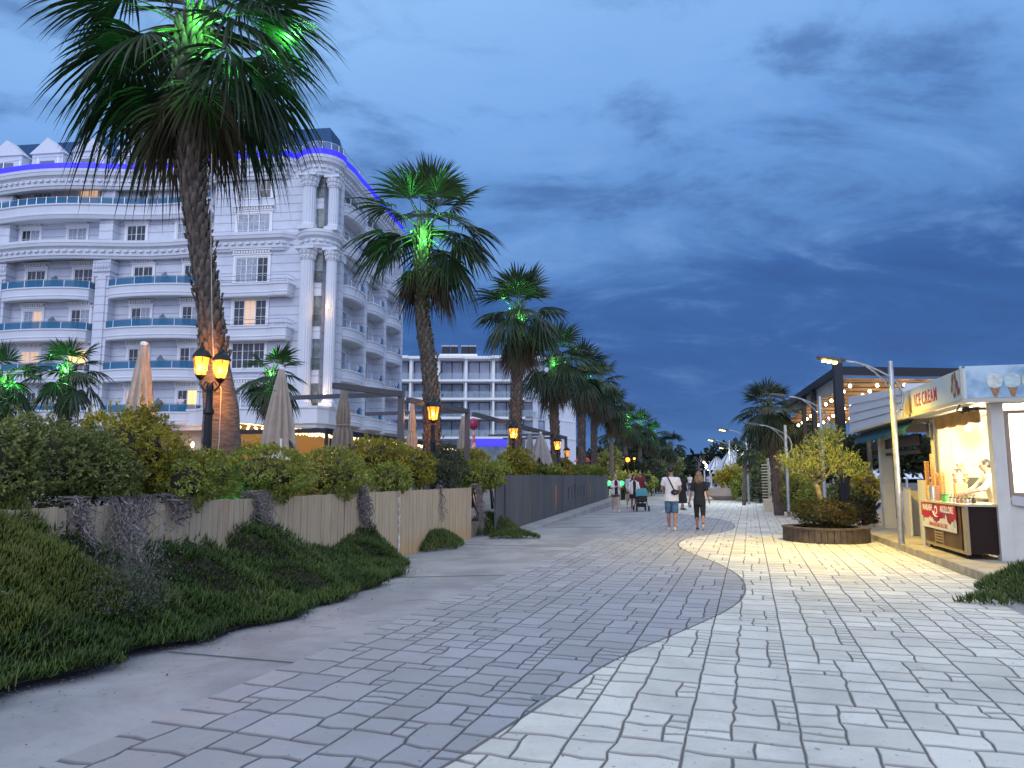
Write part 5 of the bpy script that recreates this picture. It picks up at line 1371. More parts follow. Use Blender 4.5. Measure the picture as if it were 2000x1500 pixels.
# rolled orange awning in the opening
mb = MB(); n = 30
mb.rings([[(-.10 + .03 * math.sin(i * .9) * k, .16 + 2.75 * i / n, 2.70 - .27 * k - .015 * math.sin(i * .8) * k) for i in range(n + 1)] for k in (0, .4, .75, 1)], closed=False, cap=False)
mb.build('rolled_awning', mat('orange_awning', (.42, .22, .04), .6, col2=(.26, .16, .07), vscale=4), kiosk, smooth=True)
mb = MB(); mb.tube([(-.3, .2, 2.66), (.02, .2, 2.66)], .03, 8); mb.lathe((-.30, .2, 2.6), [(.05, 0), (.07, .05), (.05, .1)], 8); mb.tube([(-.45, .0, 2.72), (-.5, .05, 2.62), (-.38, .1, 2.58)], .015, 6); mb.build('awning_gear', M_black, kiosk)
mb = MB(); mb.tube([(-.3, 3.4, 2.64), (.02, 3.4, 2.60)], .025, 6); mb.box(-.1, 3.3, 2.3, -.02, 3.5, 2.62); mb.build('bracket', M_grey, kiosk)
M_hot = mat('hot_bulb', (1, .95, .8), .4, emit=(1, .93, .72), es=30)
for (u, v, z, en) in [(1.6, .14, 2.40, 70), (.6, .06, 2.38, 45), (1.8, 1.9, 2.45, 95)]:
    b_ = kthing('light_bulb', {1.6: 'bare bulb hanging deep inside the kiosk opening', .6: 'bare bulb hanging by the kiosk corner pillar', 1.8: 'bare bulb at the back of the kiosk'}[u], 'bulb', u, v, .13 + z)
    mb = MB(); mb.ell((0, 0, 0), (.045, .045, .055), 10, 8); mb.build('globe', M_hot, b_); mb = MB(); mb.lathe((0, 0, .04), [(.025, 0), (.025, .1), (.008, .12), (.006, .3)], 8); mb.build('socket', M_frame, b_)
    warm(b_, (0, 0, -.07), en, (1, .87, .60), .06, 'bulb_light')
l = kthing('light_bulb', 'bare bulb glowing through the blind of the kiosk front window', 'bulb', .18, .62, .13 + 2.2)
mb = MB(); mb.ell((0, 0, 0), (.045, .045, .055), 10, 8); mb.build('globe', M_hot, l); mb = MB(); mb.lathe((0, 0, .04), [(.025, 0), (.008, .12), (.006, .4)], 8); mb.build('socket', M_frame, l); warm(l, (0, .3, -.35), 300, (1, .9, .65), .06, 'bulb_light')
o = kthing('hanging_ornament', 'small dark ornament of round bobbles hanging on a wire', 'ornament', 1.45, .62, .13 + 2.12)
mb = MB(); mb.ell((0, 0, -.12), (.09, .05, .075), 12, 8); mb.tube([(0, 0, -.19), (.01, 0, -.27)], .008, 5); mb.build('bobble', mat('bobble', (.05, .045, .04), .6), o)
mb = MB(); mb.ell((-.075, 0, -.02), (.05, .03, .05), 10, 6); mb.build('bobble', MATS['bobble'], o)
mb = MB(); mb.ell((.10, 0, 0), (.055, .03, .055), 10, 6); mb.build('bobble', MATS['bobble'], o)
mb = MB(); mb.tube([(-.25, 0, .2), (-.1, 0, .1), (.1, 0, .09), (.3, .0, .25)], .004, 4); mb.tube([(0, 0, -.06), (0, 0, .1)], .003, 4); mb.build('wire', M_black, o)

# freezer cabinet
fz = kthing('freezer_cabinet', 'brown wooden ice cream freezer counter with a red banner', 'freezer', 0, -.50, .13)
M_wood = mat('brown_laminate', (.11, .062, .032), .45, col2=(.07, .038, .02), vscale=3)
M_dkwood = mat('dark_laminate', (.022, .012, .01), .6, spec=.15)
M_brass = mat('tan_trim', (.32, .24, .12), .4)
W_, L_, H_ = .68, 2.68, .96
kb('body', M_dkwood, (0.012, .02, .10, W_, L_ - .02, H_ - .04), parent=fz)
mb = MB(); y = .26
while y < L_ - .2: mb.box(-.006, y, .14, .012, y + .05, H_ - .06); y += .056
mb.build('front_slats', M_wood, fz)
kb('corner_trim', M_brass, (-.012, -.0, .08, .05, .13, H_ - .04), parent=fz); kb('corner_trim', M_kw, (-.012, L_ - .13, .0, .05, L_, H_ - .04), parent=fz)
kb('bottom_rail', M_brass, (-.014, .131, .08, .02, L_ - .131, .135), parent=fz)
kb('worktop', mat('worktop', (.45, .38, .26), .35), (-.04, -.03, H_ - .04, W_ + .02, L_ + .02, H_), parent=fz)
mb = MB()
for k in range(8): mb.box(-.022, 1.32, .18 + k * .055, -.007, 1.78, .205 + k * .055)
mb.box(-.02, 1.28, .14, -.007, 1.32, .62); mb.box(-.02, 1.78, .14, -.007, 1.82, .62); mb.build('vent_grille', M_brass, fz)
for y in (.25, 1.4, 2.45):
    mb = MB(); mb.lathe((.08, y, 0), [(.035, 0), (.035, .07), (.02, .1)], 8); mb.build('castor', M_black, fz)
    mb = MB(); mb.lathe((.6, y, 0), [(.035, 0), (.035, .07), (.02, .1)], 8); mb.build('castor', M_black, fz)
bn = MB(); bn.box(-.032, .40, .42, -.024, 2.60, .91); bn = bn.build('banner', mat('banner_red', (.42, .01, .02), .5, col2=(.16, .01, .05), vscale=2.5), fz)
mb = MB(); pts = [(-.033, 2.60, .42), (-.033, .40, .42)]; r2 = random.Random(4); n = 26; top = []
for i in range(n + 1):
    y = .40 + 2.20 * i / n; top.append((-.033, y, .58 + .05 * math.sin(i * .7 + 1) + (.035 if i % 2 else 0) + (.16 * math.exp(-((y - .98) / .08) ** 2)) + (.05 if y > 2.2 else 0)))
mb.add(pts + top, [tuple(range(len(pts) + len(top)))]); mb.build('banner_white', mat('banner_white', (.60, .60, .55), .6, var=.15, vscale=10), bn)
M_letw = mat('letter_white', (.75, .73, .70), .5)
text('MARASH', .17, (-.0345, 2.16, .765), (R(90), 0, R(-90)), M_letw, bn, ext=.001, off=.004, sx=.98)
text('AKULLORE', .17, (-.0345, .93, .765), (R(90), 0, R(-90)), M_letw, bn, ext=.001, off=.004, sx=.95)
text('MARASHAKULLORE', .11, (-.0345, 1.5, .47), (R(90), 0, R(-90)), mat('letter_red', (.40, .05, .05), .5), bn, ext=.001, off=.003, sx=1.2)
mb = MB(); disc(mb, -.0345, 1.60, .79, .10, .085); mb.build('banner_emblem', M_letw, bn)
mb = MB(); disc(mb, -.036, 1.61, .785, .06, .05); mb.build('banner_emblem', MATS['banner_red'], bn)
mb = MB(); mb.tube([(-.036, 1.78, .76), (-.036, 1.72, .70), (-.036, 1.62, .665), (-.036, 1.5, .665)], .012, 5); mb.build('banner_emblem', M_letw, bn)
mb = MB()
for k in range(5): mb.box(-.0355, .46, .52 + k * .024, -.034, .46 + (.1, .14, .09, .12, .13)[k], .53 + k * .024); mb.box(-.0355, 2.42, .53 + k * .022, -.034, 2.42 + (.1, .14, .09, .12, .13)[k], .54 + k * .022)
mb.build('small_print', mat('teal_print', (.05, .22, .25), .6), bn)
# things on the freezer
def on_fz(u, v, z=0): return K(u, v - .5, .13 + H_ + z)
M_cone = mat('waffle_cone', (.55, .27, .08), .6, var=.3, vscale=40)
M_cone2 = mat('pale_cone', (.62, .45, .18), .6, var=.2, vscale=40)
def stack(label, u, v, h, r, m, z=0, kind='cone stack'):
    t = thing('cone_stack', label, kind, on_fz(u, v, z), 0, 'stacked waffle cones on the freezer'); mb = MB(); k = 0; zz = 0
    prof = [(r * .5, 0)]
    while zz < h: prof += [(r * .95, zz + .02), (r, zz + .045), (r * .82, zz + .05)]; zz += .05
    mb.lathe((0, 0, 0), prof, 10); mb.build('cones', m, t); return t
stack('tall stack of orange waffle cones nearest the far pillar', 2.52, .10, .80, .045, M_cone)
stack('orange waffle cone stack leaning beside the tallest one', 2.36, .16, .92, .038, M_cone)
stack('medium cone stack behind the white cups', 2.18, .2, .50, .045, M_cone)
stack('second medium cone stack, with pointed cones on top', 2.02, .22, .52, .045, M_cone)
stack('pale wafer cup stack left of the silver tube', 2.22, .05, .27, .05, M_cone2)
stack('short stack of pink wafer cups', 1.82, .08, .28, .045, mat('pink_cone', (.58, .30, .20), .6))
stack('tall stack of pale orange cones on the inner side', 1.66, .2, .46, .05, M_cone2)
t = thing('cup_dispenser', 'silver tube of cups between the cone stacks', 'dispenser', on_fz(2.03, .04)); mb = MB(); mb.lathe((0, 0, 0), [(.055, 0), (.055, .02), (.05, .03), (.05, .28), (.055, .30)], 14); mb.build('tube', M_steel, t)
t = thing('tub', 'green plastic tub on the freezer top', 'tub', on_fz(1.40, .10)); mb = MB(); mb.lathe((0, 0, 0), [(.06, 0), (.075, .12)], 14); mb.build('body', mat('green_plastic', (.15, .5, .12), .4), t); mb = MB(); mb.lathe((0, 0, .12), [(.078, 0), (.078, .02), (.02, .03)], 14); mb.build('lid', mat('dark_green_lid', (.03, .15, .08), .4), t)
t = thing('paper_flowers', 'bunch of yellow and pink paper cones in a stand behind the cone stacks', 'stand', on_fz(1.8, .5)); mb = MB()
for i in range(14): a = i * 2.4; mb.lathe((math.cos(a) * .11, math.sin(a) * .05, .35 + (i % 4) * .1), [(.01, 0), (.05, .09)], 8)
mb.build('cones', mat('yellow_paper', (.62, .42, .10), .6, col2=(.6, .3, .3), vscale=9), t); mb = MB(); mb.box(-.12, -.04, 0, .12, .04, .34); mb.build('holder', M_cone2, t)
for k in range(9):
    u, v = 1.15 - k * .105, .12 + .16 * (k % 2)
    t = thing('topping_jar', ['white', 'pale', 'cream', 'brown', 'pink', 'grey', 'amber', 'dark', 'ivory'][k] + ' topping jar with a dark ladle, ' + ['first', 'second', 'third', 'fourth', 'fifth', 'sixth', 'seventh', 'eighth', 'last'][k] + ' from the green tub', 'jar', on_fz(u, v), 0, 'topping jars on the freezer')
    mb = MB(); mb.lathe((0, 0, 0), [(.035, 0), (.042, .06), (.038, .075)], 10); mb.build('jar', mat('jar%d' % k, [(.6, .6, .55), (.5, .48, .4), (.6, .5, .35), (.2, .1, .05), (.55, .3, .3), (.4, .4, .4), (.5, .28, .08), (.08, .06, .05), (.6, .57, .45)][k], .4), t)
    mb = MB(); mb.ell((0, 0, .085), (.03, .03, .02), 8, 5); mb.tube([(0, 0, .08), (.03, .02, .16)], .006, 5); mb.build('ladle', M_dark, t)
t = thing('counter_monitor', 'dark flat monitor with a silver bezel on the counter, facing the vendor', 'monitor', K(2.25, .45, .13 + 1.02), KA + R(-50))
mb = MB(); mb.box(-.24, -.02, .09, .24, .02, .42); mb.build('casing', mat('silver_plastic', (.55, .56, .56), .35), t)
mb = MB(); mb.box(-.225, -.026, .13, .225, -.021, .405); mb.build('screen', mat('screen_grey', (.09, .10, .09), .25), t)
mb = MB(); mb.lathe((0, 0, 0), [(.12, 0), (.12, .015), (.03, .03), (.03, .1)], 14); mb.build('stand', MATS['silver_plastic'], t)
t = kthing('counter_table', 'cream inner counter behind the freezer', 'counter', 1.75, .25, .13); mb = MB(); mb.box(0, 0, .98, .55, 1.2, 1.02); mb.build('top', M_kcream, t); mb = MB(); mb.box(.03, .03, 0, .5, 1.17, .979); mb.build('cabinet', M_kcream, t)
t = kthing('price_sticker_panel', 'narrow printed poster on the edge of the far kiosk pillar', 'poster', 2.72, -.06, .13)
mb = MB(); mb.box(-.012, 0, .05, 0, .22, 1.2); mb.build('sheet', mat('poster_cream', (.6, .5, .38), .6, col2=(.55, .4, .3), vscale=6), t); mb = MB(); mb.box(-.018, .02, .62, -.0125, .2, .72); mb.build('red_band', M_red, t)
mb = MB(); disc(mb, -.0135, .11, .95, .05, .1); disc(mb, -.0135, .12, .28, .06, .14); mb.build('printed_cone', M_cone, t)

# ================================================================ clad annexe beyond the kiosk, with teal awning
def siding():
    m = bpy.data.materials.new('white_siding'); m.use_nodes = True; gg = NG(m.node_tree); b = m.node_tree.nodes['Principled BSDF']
    b.inputs['Base Color'].default_value = (.56, .57, .60, 1); b.inputs['Roughness'].default_value = .6; return m
M_sid = siding()
ann = kthing('clad_annexe', 'white plank-clad annexe roof edge beside the kiosk, on pale pillars', 'annexe', 3.66, -.5, .13)
zb_, LN = 2.80, 6.3
for k in range(4):
    mb = MB(); za, zc = zb_ + .0, 3.46; zb2 = 3.90
    a0 = zb_ + (zc - zb_) * k / 4; a1 = zb_ + (zc - zb_) * (k + 1) / 4 - .015; b0 = zb_ + (zb2 - zb_) * k / 4; b1 = zb_ + (zb2 - zb_) * (k + 1) / 4 - .015
    mb.add([(-.03, 0, a0), (.0, 0, a1), (.06, 0, a1), (.06, 0, a0), (-.03, LN, b0), (.0, LN, b1), (.06, LN, b1), (.06, LN, b0)], [(0, 1, 2, 3), (7, 6, 5, 4), (0, 4, 5, 1), (1, 5, 6, 2), (2, 6, 7, 3), (3, 7, 4, 0)])
    mb.build('siding_board', M_sid, ann)
    mb = MB()
    mb.box(.061, LN - .03, b0, 3.2, LN + .0, b1); mb.build('end_board', M_sid, ann)
    if k > 1:
        mb = MB(); mb.box(.061, 0, a0, 4.2, .03, a1 + (.1 if k == 3 else 0)); mb.build('near_board', M_sid, ann)
mb = MB(); mb.box(.061, .031, zb_ - .05, 3.2, LN - .031, zb_ - .01); mb.build('soffit_board', mat('brown_soffit', (.20, .16, .12), .8), ann)
mb = MB(); mb.box(-.05, 0, zb_ - .06, .06, LN, zb_ - .005); mb.build('edge_trim', M_kcream, ann)
M_teal = mat('teal_awning', (.015, .10, .125), .8, var=.3, vscale=2)
mb = MB(); n = 48; top = []; mid = []; bot = []
for i in range(n + 1):
    y = .1 + (LN - .3) * i / n; top.append((.25, y, zb_ - .06)); mid.append((.05, y, zb_ - .28)); bot.append((.04, y, zb_ - .42 + (.05 if i % 2 else 0)))
mb.rings([top, mid, bot], closed=False, cap=False); mb.build('teal_awning', M_teal, ann)
mb = MB(); mb.box(.42, 4.45, 0, .72, 4.75, 2.70); mb.build('pillar', M_kcream, ann)
mb = MB(); mb.box(3.0, 4.5, 0, 3.2, 4.7, 2.75); mb.build('pillar', M_kcream, ann)
mb = MB(); mb.box(.55, 1.0, 2.0, .62, 6.2, 2.08); mb.box(.55, 1.0, 2.2, .6, 6.2, 2.45); mb.build('inner_beam', M_dark, ann)
for u, w_, h_, nm, v in [(5.25, .5, 1.12, 'low white board standing beside the street lamp post', -.12), (3.95, .62, 1.36, 'tall white panel between the lamp post and the kiosk pillar', -.08)]:
    t = kthing('white_board', nm, 'panel', u, v, .13); mb = MB(); mb.box(0, 0, 0, .05, w_, h_); mb.build('board', M_kw, t); mb = MB(); mb.box(.05, w_ - .04, 0, .5, w_, h_ * .97); mb.build('return_board', M_kcream, t)
for u, lb in [(6.3, 'pale upright post frame beside the annexe pillar'), (6.05, 'second pale upright post nearer the white board')]:
    t = kthing('rail_post', lb, 'post', u, .05, .13, 'pale rail posts'); mb = MB(); mb.box(0, 0, 0, .07, .07, 1.12); mb.box(-.01, -.01, 1.12, .08, .08, 1.15); mb.build('post', M_kcream, t)
t = kthing('terrace_railing', 'pale railing with boards behind the white panels', 'railing', 4.2, .9, .13); mb = MB(); mb.box(0, 0, 1.02, .08, 3.2, 1.1); mb.build('handrail', M_kcream, t)
for k in range(9): mb = MB(); mb.box(.02, .1 + k * .36, 0, .05, .2 + k * .36, 1.02); mb.build('baluster', M_kw, t)
t = kthing('step_block', 'low yellowish stone step at the end of the platform kerb', 'step', 7.9, -1.0, 0); mb = MB(); mb.box(0, 0, 0, .5, .7, .12); mb.build('riser', mat('step_yellow', (.40, .34, .12), .8), t); mb = MB(); mb.box(-.05, -.03, .121, .6, .8, .16); mb.build('tread', M_concrete, t)

# ================================================================ street lamps
def street_lamp(label, px, py_b, lit, Y=None, en=300, col=(1, .8, .32), top=None, face=-1, s=1.0):
    b = G(px, py_b) if Y is None else Vector((A(px, 900, Y).x, Y, 0)); t = thing('street_lamp', label, 'street lamp', b, 0, 'curved-arm street lamps'); H = 4.1 * s
    mb = MB(); mb.lathe((0, 0, 0), [(.11, 0), (.11, .015), (.062, .02), (.058, H - .02), (.05, H)], 14); mb.build('post', M_steel, t, smooth='auto')
    f = face; z = H
    mb = MB(); mb.tube([(f * 1.02, 0, z + .0), (f * .75, 0, z - .03), (f * .5, 0, z - .11), (f * .25, 0, z - .22), (0, 0, z - .36), (-f * .16, 0, z - .52), (-f * .235, 0, z - .75), (-f * .2, 0, z - .97), (-f * .1, 0, z - 1.1), (0, 0, z - 1.15)], .025, 8)
    mb.tube([(f * .6, 0, z - .07), (f * .35, 0, z - .25), (f * .15, 0, z - .45), (0, 0, z - .72)], .02, 8); mb.build('arm', M_steel, t, smooth=True)
    mb = MB(); mb.rings([[(f * 1.0, -.05, z - .02), (f * 1.0, .05, z - .02), (f * 1.0, .04, z + .05), (f * 1.0, -.04, z + .05)], [(f * 1.15, -.13, z - .03), (f * 1.15, .13, z - .03), (f * 1.15, .10, z + .07), (f * 1.15, -.10, z + .07)],
                         [(f * 1.52, -.14, z + .045), (f * 1.52, .14, z + .045), (f * 1.52, .11, z + .10), (f * 1.52, -.11, z + .10)], [(f * 1.60, -.09, z + .07), (f * 1.60, .09, z + .07), (f * 1.60, .07, z + .10), (f * 1.60, -.07, z + .10)]])
    hd_ = mb.build('lamp_head', M_grey, t)
    if lit:
        for k in range(3):
            mb = MB(); xc = 1.22 + k * .12; mb.ell((f * xc, 0, z - .04 + k * .022), (.045, .10, .03), 10, 6); mb.build('led_lens', mat('led_glow', (1, .9, .4), .4, emit=(1, .74, .16), es=9) if 'led_glow' not in MATS else MATS['led_glow'], hd_)
        warm(t, (f * 1.34, 0, z - .12), en, col, .08, 'street_light', 150, (R(0), R(0), 0))
    return t
street_lamp('tall grey street lamp with a curved arm, lit yellow, in front of the kiosk', 1762, 1075, True, en=1250, col=(1, .66, .02))
street_lamp('lit street lamp on a slim post beyond the bushes, its lamp bluish white', 1463, 985, True, en=500, col=(.85, .95, .9))
street_lamp('brightest far street lamp glowing pale yellow', 1428, 972, True, en=900, col=(1, .9, .55))
street_lamp('farthest lit street lamp near the distant building', 1440, 962, True, en=300)
street_lamp('unlit street lamp behind the olive tree', 1607, 0, False, Y=23.5)
street_lamp('unlit street lamp in front of the big shaggy palm', 1536, 0, False, Y=28.5, s=.86)

# ================================================================ black pergola with bulbs
PA, PB = Vector((10.7, 24.0)), Vector((12.15, 32.9)); pang = math.atan2(PB.y - PA.y, PB.x - PA.x) - math.pi / 2
pg = thing('black_pergola', 'tall black steel pergola with a warm bulb-lit fabric ceiling', 'pergola', (PA.x, PA.y, 0), pang)
PL, PWd = (PB - PA).length, 7.0
rzg = lambda y: 5.05 - .42 * y / PL
mb = MB(); mb.bar((0, 0, 5.0), (0, PL, 4.62), .16, .26); mb.build('beam', M_dark, pg)
mb = MB(); mb.bar((.08, 0, 5.0), (PWd, .9, 4.85), .16, .28); mb.build('beam', M_dark, pg)
mb = MB(); mb.bar((.08, PL, 4.62), (PWd, PL, 4.62), .16, .26); mb.build('beam', M_dark, pg)
for x, y, h in [(0, 0, 5.42), (0, PL * .38, 4.86), (0, PL * .56, 4.8), (0, PL, 4.66), (3.5, PL, 4.6), (PWd, PL, 4.6), (PWd, .5, 4.9), (3.0, PL * .5, 4.5)]:
    mb = MB(); w = .13 if (x, y) == (0, 0) else .08; mb.box(x - w, y - w, .0, x + w, y + w, h); mb.build('post', M_dark, pg)
M_rib = mat('ceiling_fabric', (.42, .27, .15), .9, col2=(.20, .13, .08), vscale=3)
mb = MB(); mb.add([(.1, .1, 4.78), (PWd, .9, 4.64), (PWd, PL, 3.75), (.1, PL, 3.95)], [(0, 1, 2, 3)]); mb.build('ceiling_fabric', M_rib, pg)
for k in range(12):
    mb = MB(); y = .5 + k * (PL - .8) / 11; mb.bar((.1, y, 4.72 - .81 * y / PL), (PWd, y + .4, 4.58 - .86 * y / PL), .05, .05); mb.build('ceiling_rib', mat('rib_wood', (.22, .13, .07), .8) if k == 0 else MATS['rib_wood'], pg)
mb = MB(); mb.add([(.10, .2, 4.86), (.10, PL, 4.5), (.10, PL, 4.25), (.10, .2, 4.38)], [(0, 1, 2, 3)]); mb.build('side_canvas', M_canvasg, pg)
for j in range(8):
    for i in range(11):
        x = .5 + j * .85; y = .5 + i * .8; z = 4.60 - .88 * y / PL - .02 * (i % 2)
        mb = MB(); mb.ell((x, y, z), (.055, .055, .06), 8, 5); mb.build('bulb', M_bulbw, pg)
for x, y in [(1.5, 2), (4, 2.2), (1.5, 6), (4, 6)]: warm(pg, (x, y, 3.2), 90, (1, .72, .38), .4)

# ================================================================ wooden ring planter with olive tree
pc = Vector((7.72, 18.45, 0)); pt = thing('ring_planter', 'round dark timber planter on the light paving', 'planter', pc)
M_deck = mat('dark_timber', (.075, .055, .045), .7, var=.4, vscale=5, bump=.3)
rp_ = .98
for k in range(44):
    a = 2 * math.pi * k / 44; mb = MB(); c, s_ = math.cos(a), math.sin(a); w = rp_ * math.pi / 44 - .006
    p = Vector((c * rp_, s_ * rp_, 0)); tt = Vector((-s_, c, 0)); mb.bar(p + Vector((0, 0, .0)), p + Vector((0, 0, .31)), w * 2, .03, up=(c, s_, 0)); mb.build('plank', M_deck, pt)
mb = MB(); mb.lathe((0, 0, 0), [(rp_ - .22, .312), (rp_ + .04, .312), (rp_ + .04, .352), (rp_ - .22, .352), (rp_ - .22, .312)], 44, cap=False); mb.build('rim', M_deck, pt)
mb = MB(); mb.lathe((0, 0, 0), [(rp_ - .2, .25), (.01, .30)], 30, cap=False); mb.build('soil', M_under, pt)
shrub('mixed red and green clipped shrub filling the timber planter', (pc.x - .0, pc.y + .0, .28), (.74, .68, .38), 'red', 70, dens=300, leaf=.035, cat='shrub', name='planter_shrub')
ot = thing('olive_tree', 'small lamp-lit olive tree rising from the ring planter', 'olive tree', (pc.x + .05, pc.y + .15, .3))
r2 = random.Random(3); mb = MB(); mb.tube([(0, 0, 0), (-.03, 0, .4), (-.10, 0, .8), (-.16, 0, 1.15)], [.085, .07, .065, .06], 10)
tips = []
for k in range(9):
    a = k * 2.4; e = Vector((math.cos(a) * r2.uniform(.35, .8), math.sin(a) * .55, r2.uniform(1.5, 2.2))); s0 = Vector((-.15, 0, 1.0 + .03 * k)); m_ = s0.lerp(e, .5) + Vector((0, 0, -.1)); mb.tube([s0, m_, e], [.035, .022, .008], 6); tips.append(e)
mb.build('trunk', mat('olive_bark', (.22, .19, .12), .9, var=.4, vscale=12, bump=.8), ot, smooth=True)
rg2 = np.random.default_rng(77); Pn = []; Dn = []
for k in range(640):
    cc = [(-.55, 0, 1.62, .42), (.0, -.1, 1.75, .45), (.5, 0, 1.6, .42), (.1, .1, 2.05, .33), (.28, 0, 2.25, .22), (-.8, 0, 1.5, .22), (.85, 0, 1.35, .22), (.2, -.2, 1.45, .35), (-.3, .1, 1.35, .3)][k % 9]
    v = rvec(1, rg2)[0] * cc[3] * rg2.random() ** .4; p = np.array(cc[:3]) + v * np.array([1.1, 1, .8]); d = nrm(v + np.array([0, 0, .25])); nl = 12
    for i in range(nl):
        Pn.append(p + d * i * .018); Dn.append(nrm(d * .7 + rvec(1, rg2)[0] * .8))
Pn = np.array(Pn); Dn = np.array(Dn); V, Fq, T = leaves(Pn, Dn, rvec(len(Pn), rg2), .05 + .03 * rg2.random(len(Pn)), .015 + .006 * rg2.random(len(Pn)), rg2.random(len(Pn)))
np_mesh('crown', V, Fq, HM['olive'], ot, T)

# ================================================================ planting, low walls and props on the right
def bush_px(label, px, yt, yb, hw, Y, tone, seed, **kw):
    a = A(px, yt, Y); b = A(px, yb, Y); return shrub(label, (a.x, Y, max(0, b.z)), (hw / F * Y, hw / F * Y * .8, (a.z - max(0, b.z)) / 2), tone, seed, cat='bush', name='bush', **kw)
kw = dict(dens=55, leaf=.10, stems=True)
bush_px('dark green bush left of the pergola corner post', 1560, 925, 1000, 30, 29, 'green', 80, **kw)
bush_px('green bush behind the planter shrub, left of the olive trunk', 1590, 945, 1005, 28, 26, 'green', 81, **kw)
bush_px('dark bush right of the olive trunk', 1640, 940, 1012, 30, 24.5, 'dark', 82, **kw)
bush_px('reddish bush between the planter and the annexe pillar', 1682, 965, 1030, 28, 21.8, 'red', 83, **kw)
bush_px('yellow-green bush behind the annexe pillar', 1690, 925, 985, 32, 27, 'yellow', 84, **kw)
bush_px('leafy green bush in front of the shaggy palm, left of the slatted arch', 1455, 925, 985, 26, 45, 'green', 85, dens=24, leaf=.16)
bush_px('grey-leaved bush beside the second street lamp', 1485, 915, 985, 22, 43, 'grey', 86, dens=24, leaf=.16)
bush_px('tall dark bush behind the slatted arch', 1500, 880, 975, 40, 48, 'dark', 87, dens=20, leaf=.2)
bush_px('low bush at the foot of the shaded palm', 1545, 920, 985, 26, 36, 'green', 88, dens=30, leaf=.14)
bush_px('dark bush at the far edge of the paving, before the white tents', 1462, 890, 960, 30, 60, 'dark', 89, dens=16, leaf=.25)
def tree_px(label, px, yt, yb, hw, Y, tone, seed, dens=16, leaf=.25, trunk=True, group=None):
    a = A(px, yt, Y); b = A(px, yb, Y); t = thing('tree', label, 'tree', (a.x, Y, 0), 0, group); rg_ = np.random.default_rng(seed); r = (hw / F * Y, hw / F * Y * .8, (a.z - b.z) / 2)
    VV, FF, TT, off = [], [], [], 0
    for k in range(7):
        rr = np.array(r) * (.45 + .25 * rg_.random()); c = rvec(1, rg_)[0] * np.array(r) * .55; c[2] += (a.z + b.z) / 2
        n = int(4 * math.pi * rr[0] * rr[2] * dens); P, Nn = lump(n, rr, rg_, .25); P += c; kk = 6
        D = np.repeat(Nn, kk, 0) * .5 + rvec(n * kk, rg_); D /= np.linalg.norm(D, axis=1)[:, None]
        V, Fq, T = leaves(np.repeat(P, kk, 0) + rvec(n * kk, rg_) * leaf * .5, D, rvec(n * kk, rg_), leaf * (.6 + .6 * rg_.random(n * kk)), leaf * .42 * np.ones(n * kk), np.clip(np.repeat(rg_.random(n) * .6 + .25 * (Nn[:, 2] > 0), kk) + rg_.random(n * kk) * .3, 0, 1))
        VV.append(V); FF.append(Fq + off); TT.append(T); off += len(V)
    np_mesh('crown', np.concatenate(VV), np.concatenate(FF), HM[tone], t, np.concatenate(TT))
    if trunk:
        mb = MB(); zc = (a.z + b.z) / 2; mb.tube([(0, 0, 0), (.1, 0, zc * .5), (0, 0, zc)], [.16, .12, .08], 8)
        for k in range(5): an = k * 1.256; mb.tube([(.05, 0, zc * .5), (math.cos(an) * r[0] * .5, math.sin(an) * r[1] * .5, zc + r[2] * .3)], [.07, .02], 6)
        mb.build('trunk', M_twig, t, smooth=True)
    return t
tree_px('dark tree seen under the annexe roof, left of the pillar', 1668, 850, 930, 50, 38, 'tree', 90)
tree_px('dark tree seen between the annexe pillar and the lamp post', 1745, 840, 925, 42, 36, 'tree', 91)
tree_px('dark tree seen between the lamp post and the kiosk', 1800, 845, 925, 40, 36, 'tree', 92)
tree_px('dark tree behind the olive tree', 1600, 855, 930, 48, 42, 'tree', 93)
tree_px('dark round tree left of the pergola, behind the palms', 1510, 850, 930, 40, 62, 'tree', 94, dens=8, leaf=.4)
# far side trees beyond the dark wall
for i, (px, yt, yb, hw, Y, tone, lb) in enumerate([(1195, 880, 960, 26, 52, 'dark', 'dark tree just past the end of the dark wall'), (1235, 900, 965, 30, 54, 'tree', 'shadowy tree behind the group with the pushchair'),
        (1275, 890, 955, 34, 66, 'grey', 'grey-green tree behind the white-shirted walker'), (1310, 895, 945, 28, 78, 'dark', 'dark tree behind the head of the white-shirted walker'), (1335, 905, 940, 24, 90, 'tree', 'dark tree between the two walkers'), (1215, 925, 965, 30, 50, 'green', 'low green tree above the cream wall'),
        (1255, 925, 958, 24, 58, 'green', 'low green tree behind the burgundy-shirted man')]):
    tree_px(lb, px, yt, yb, hw, Y, tone, 100 + i, dens=11, leaf=.3)
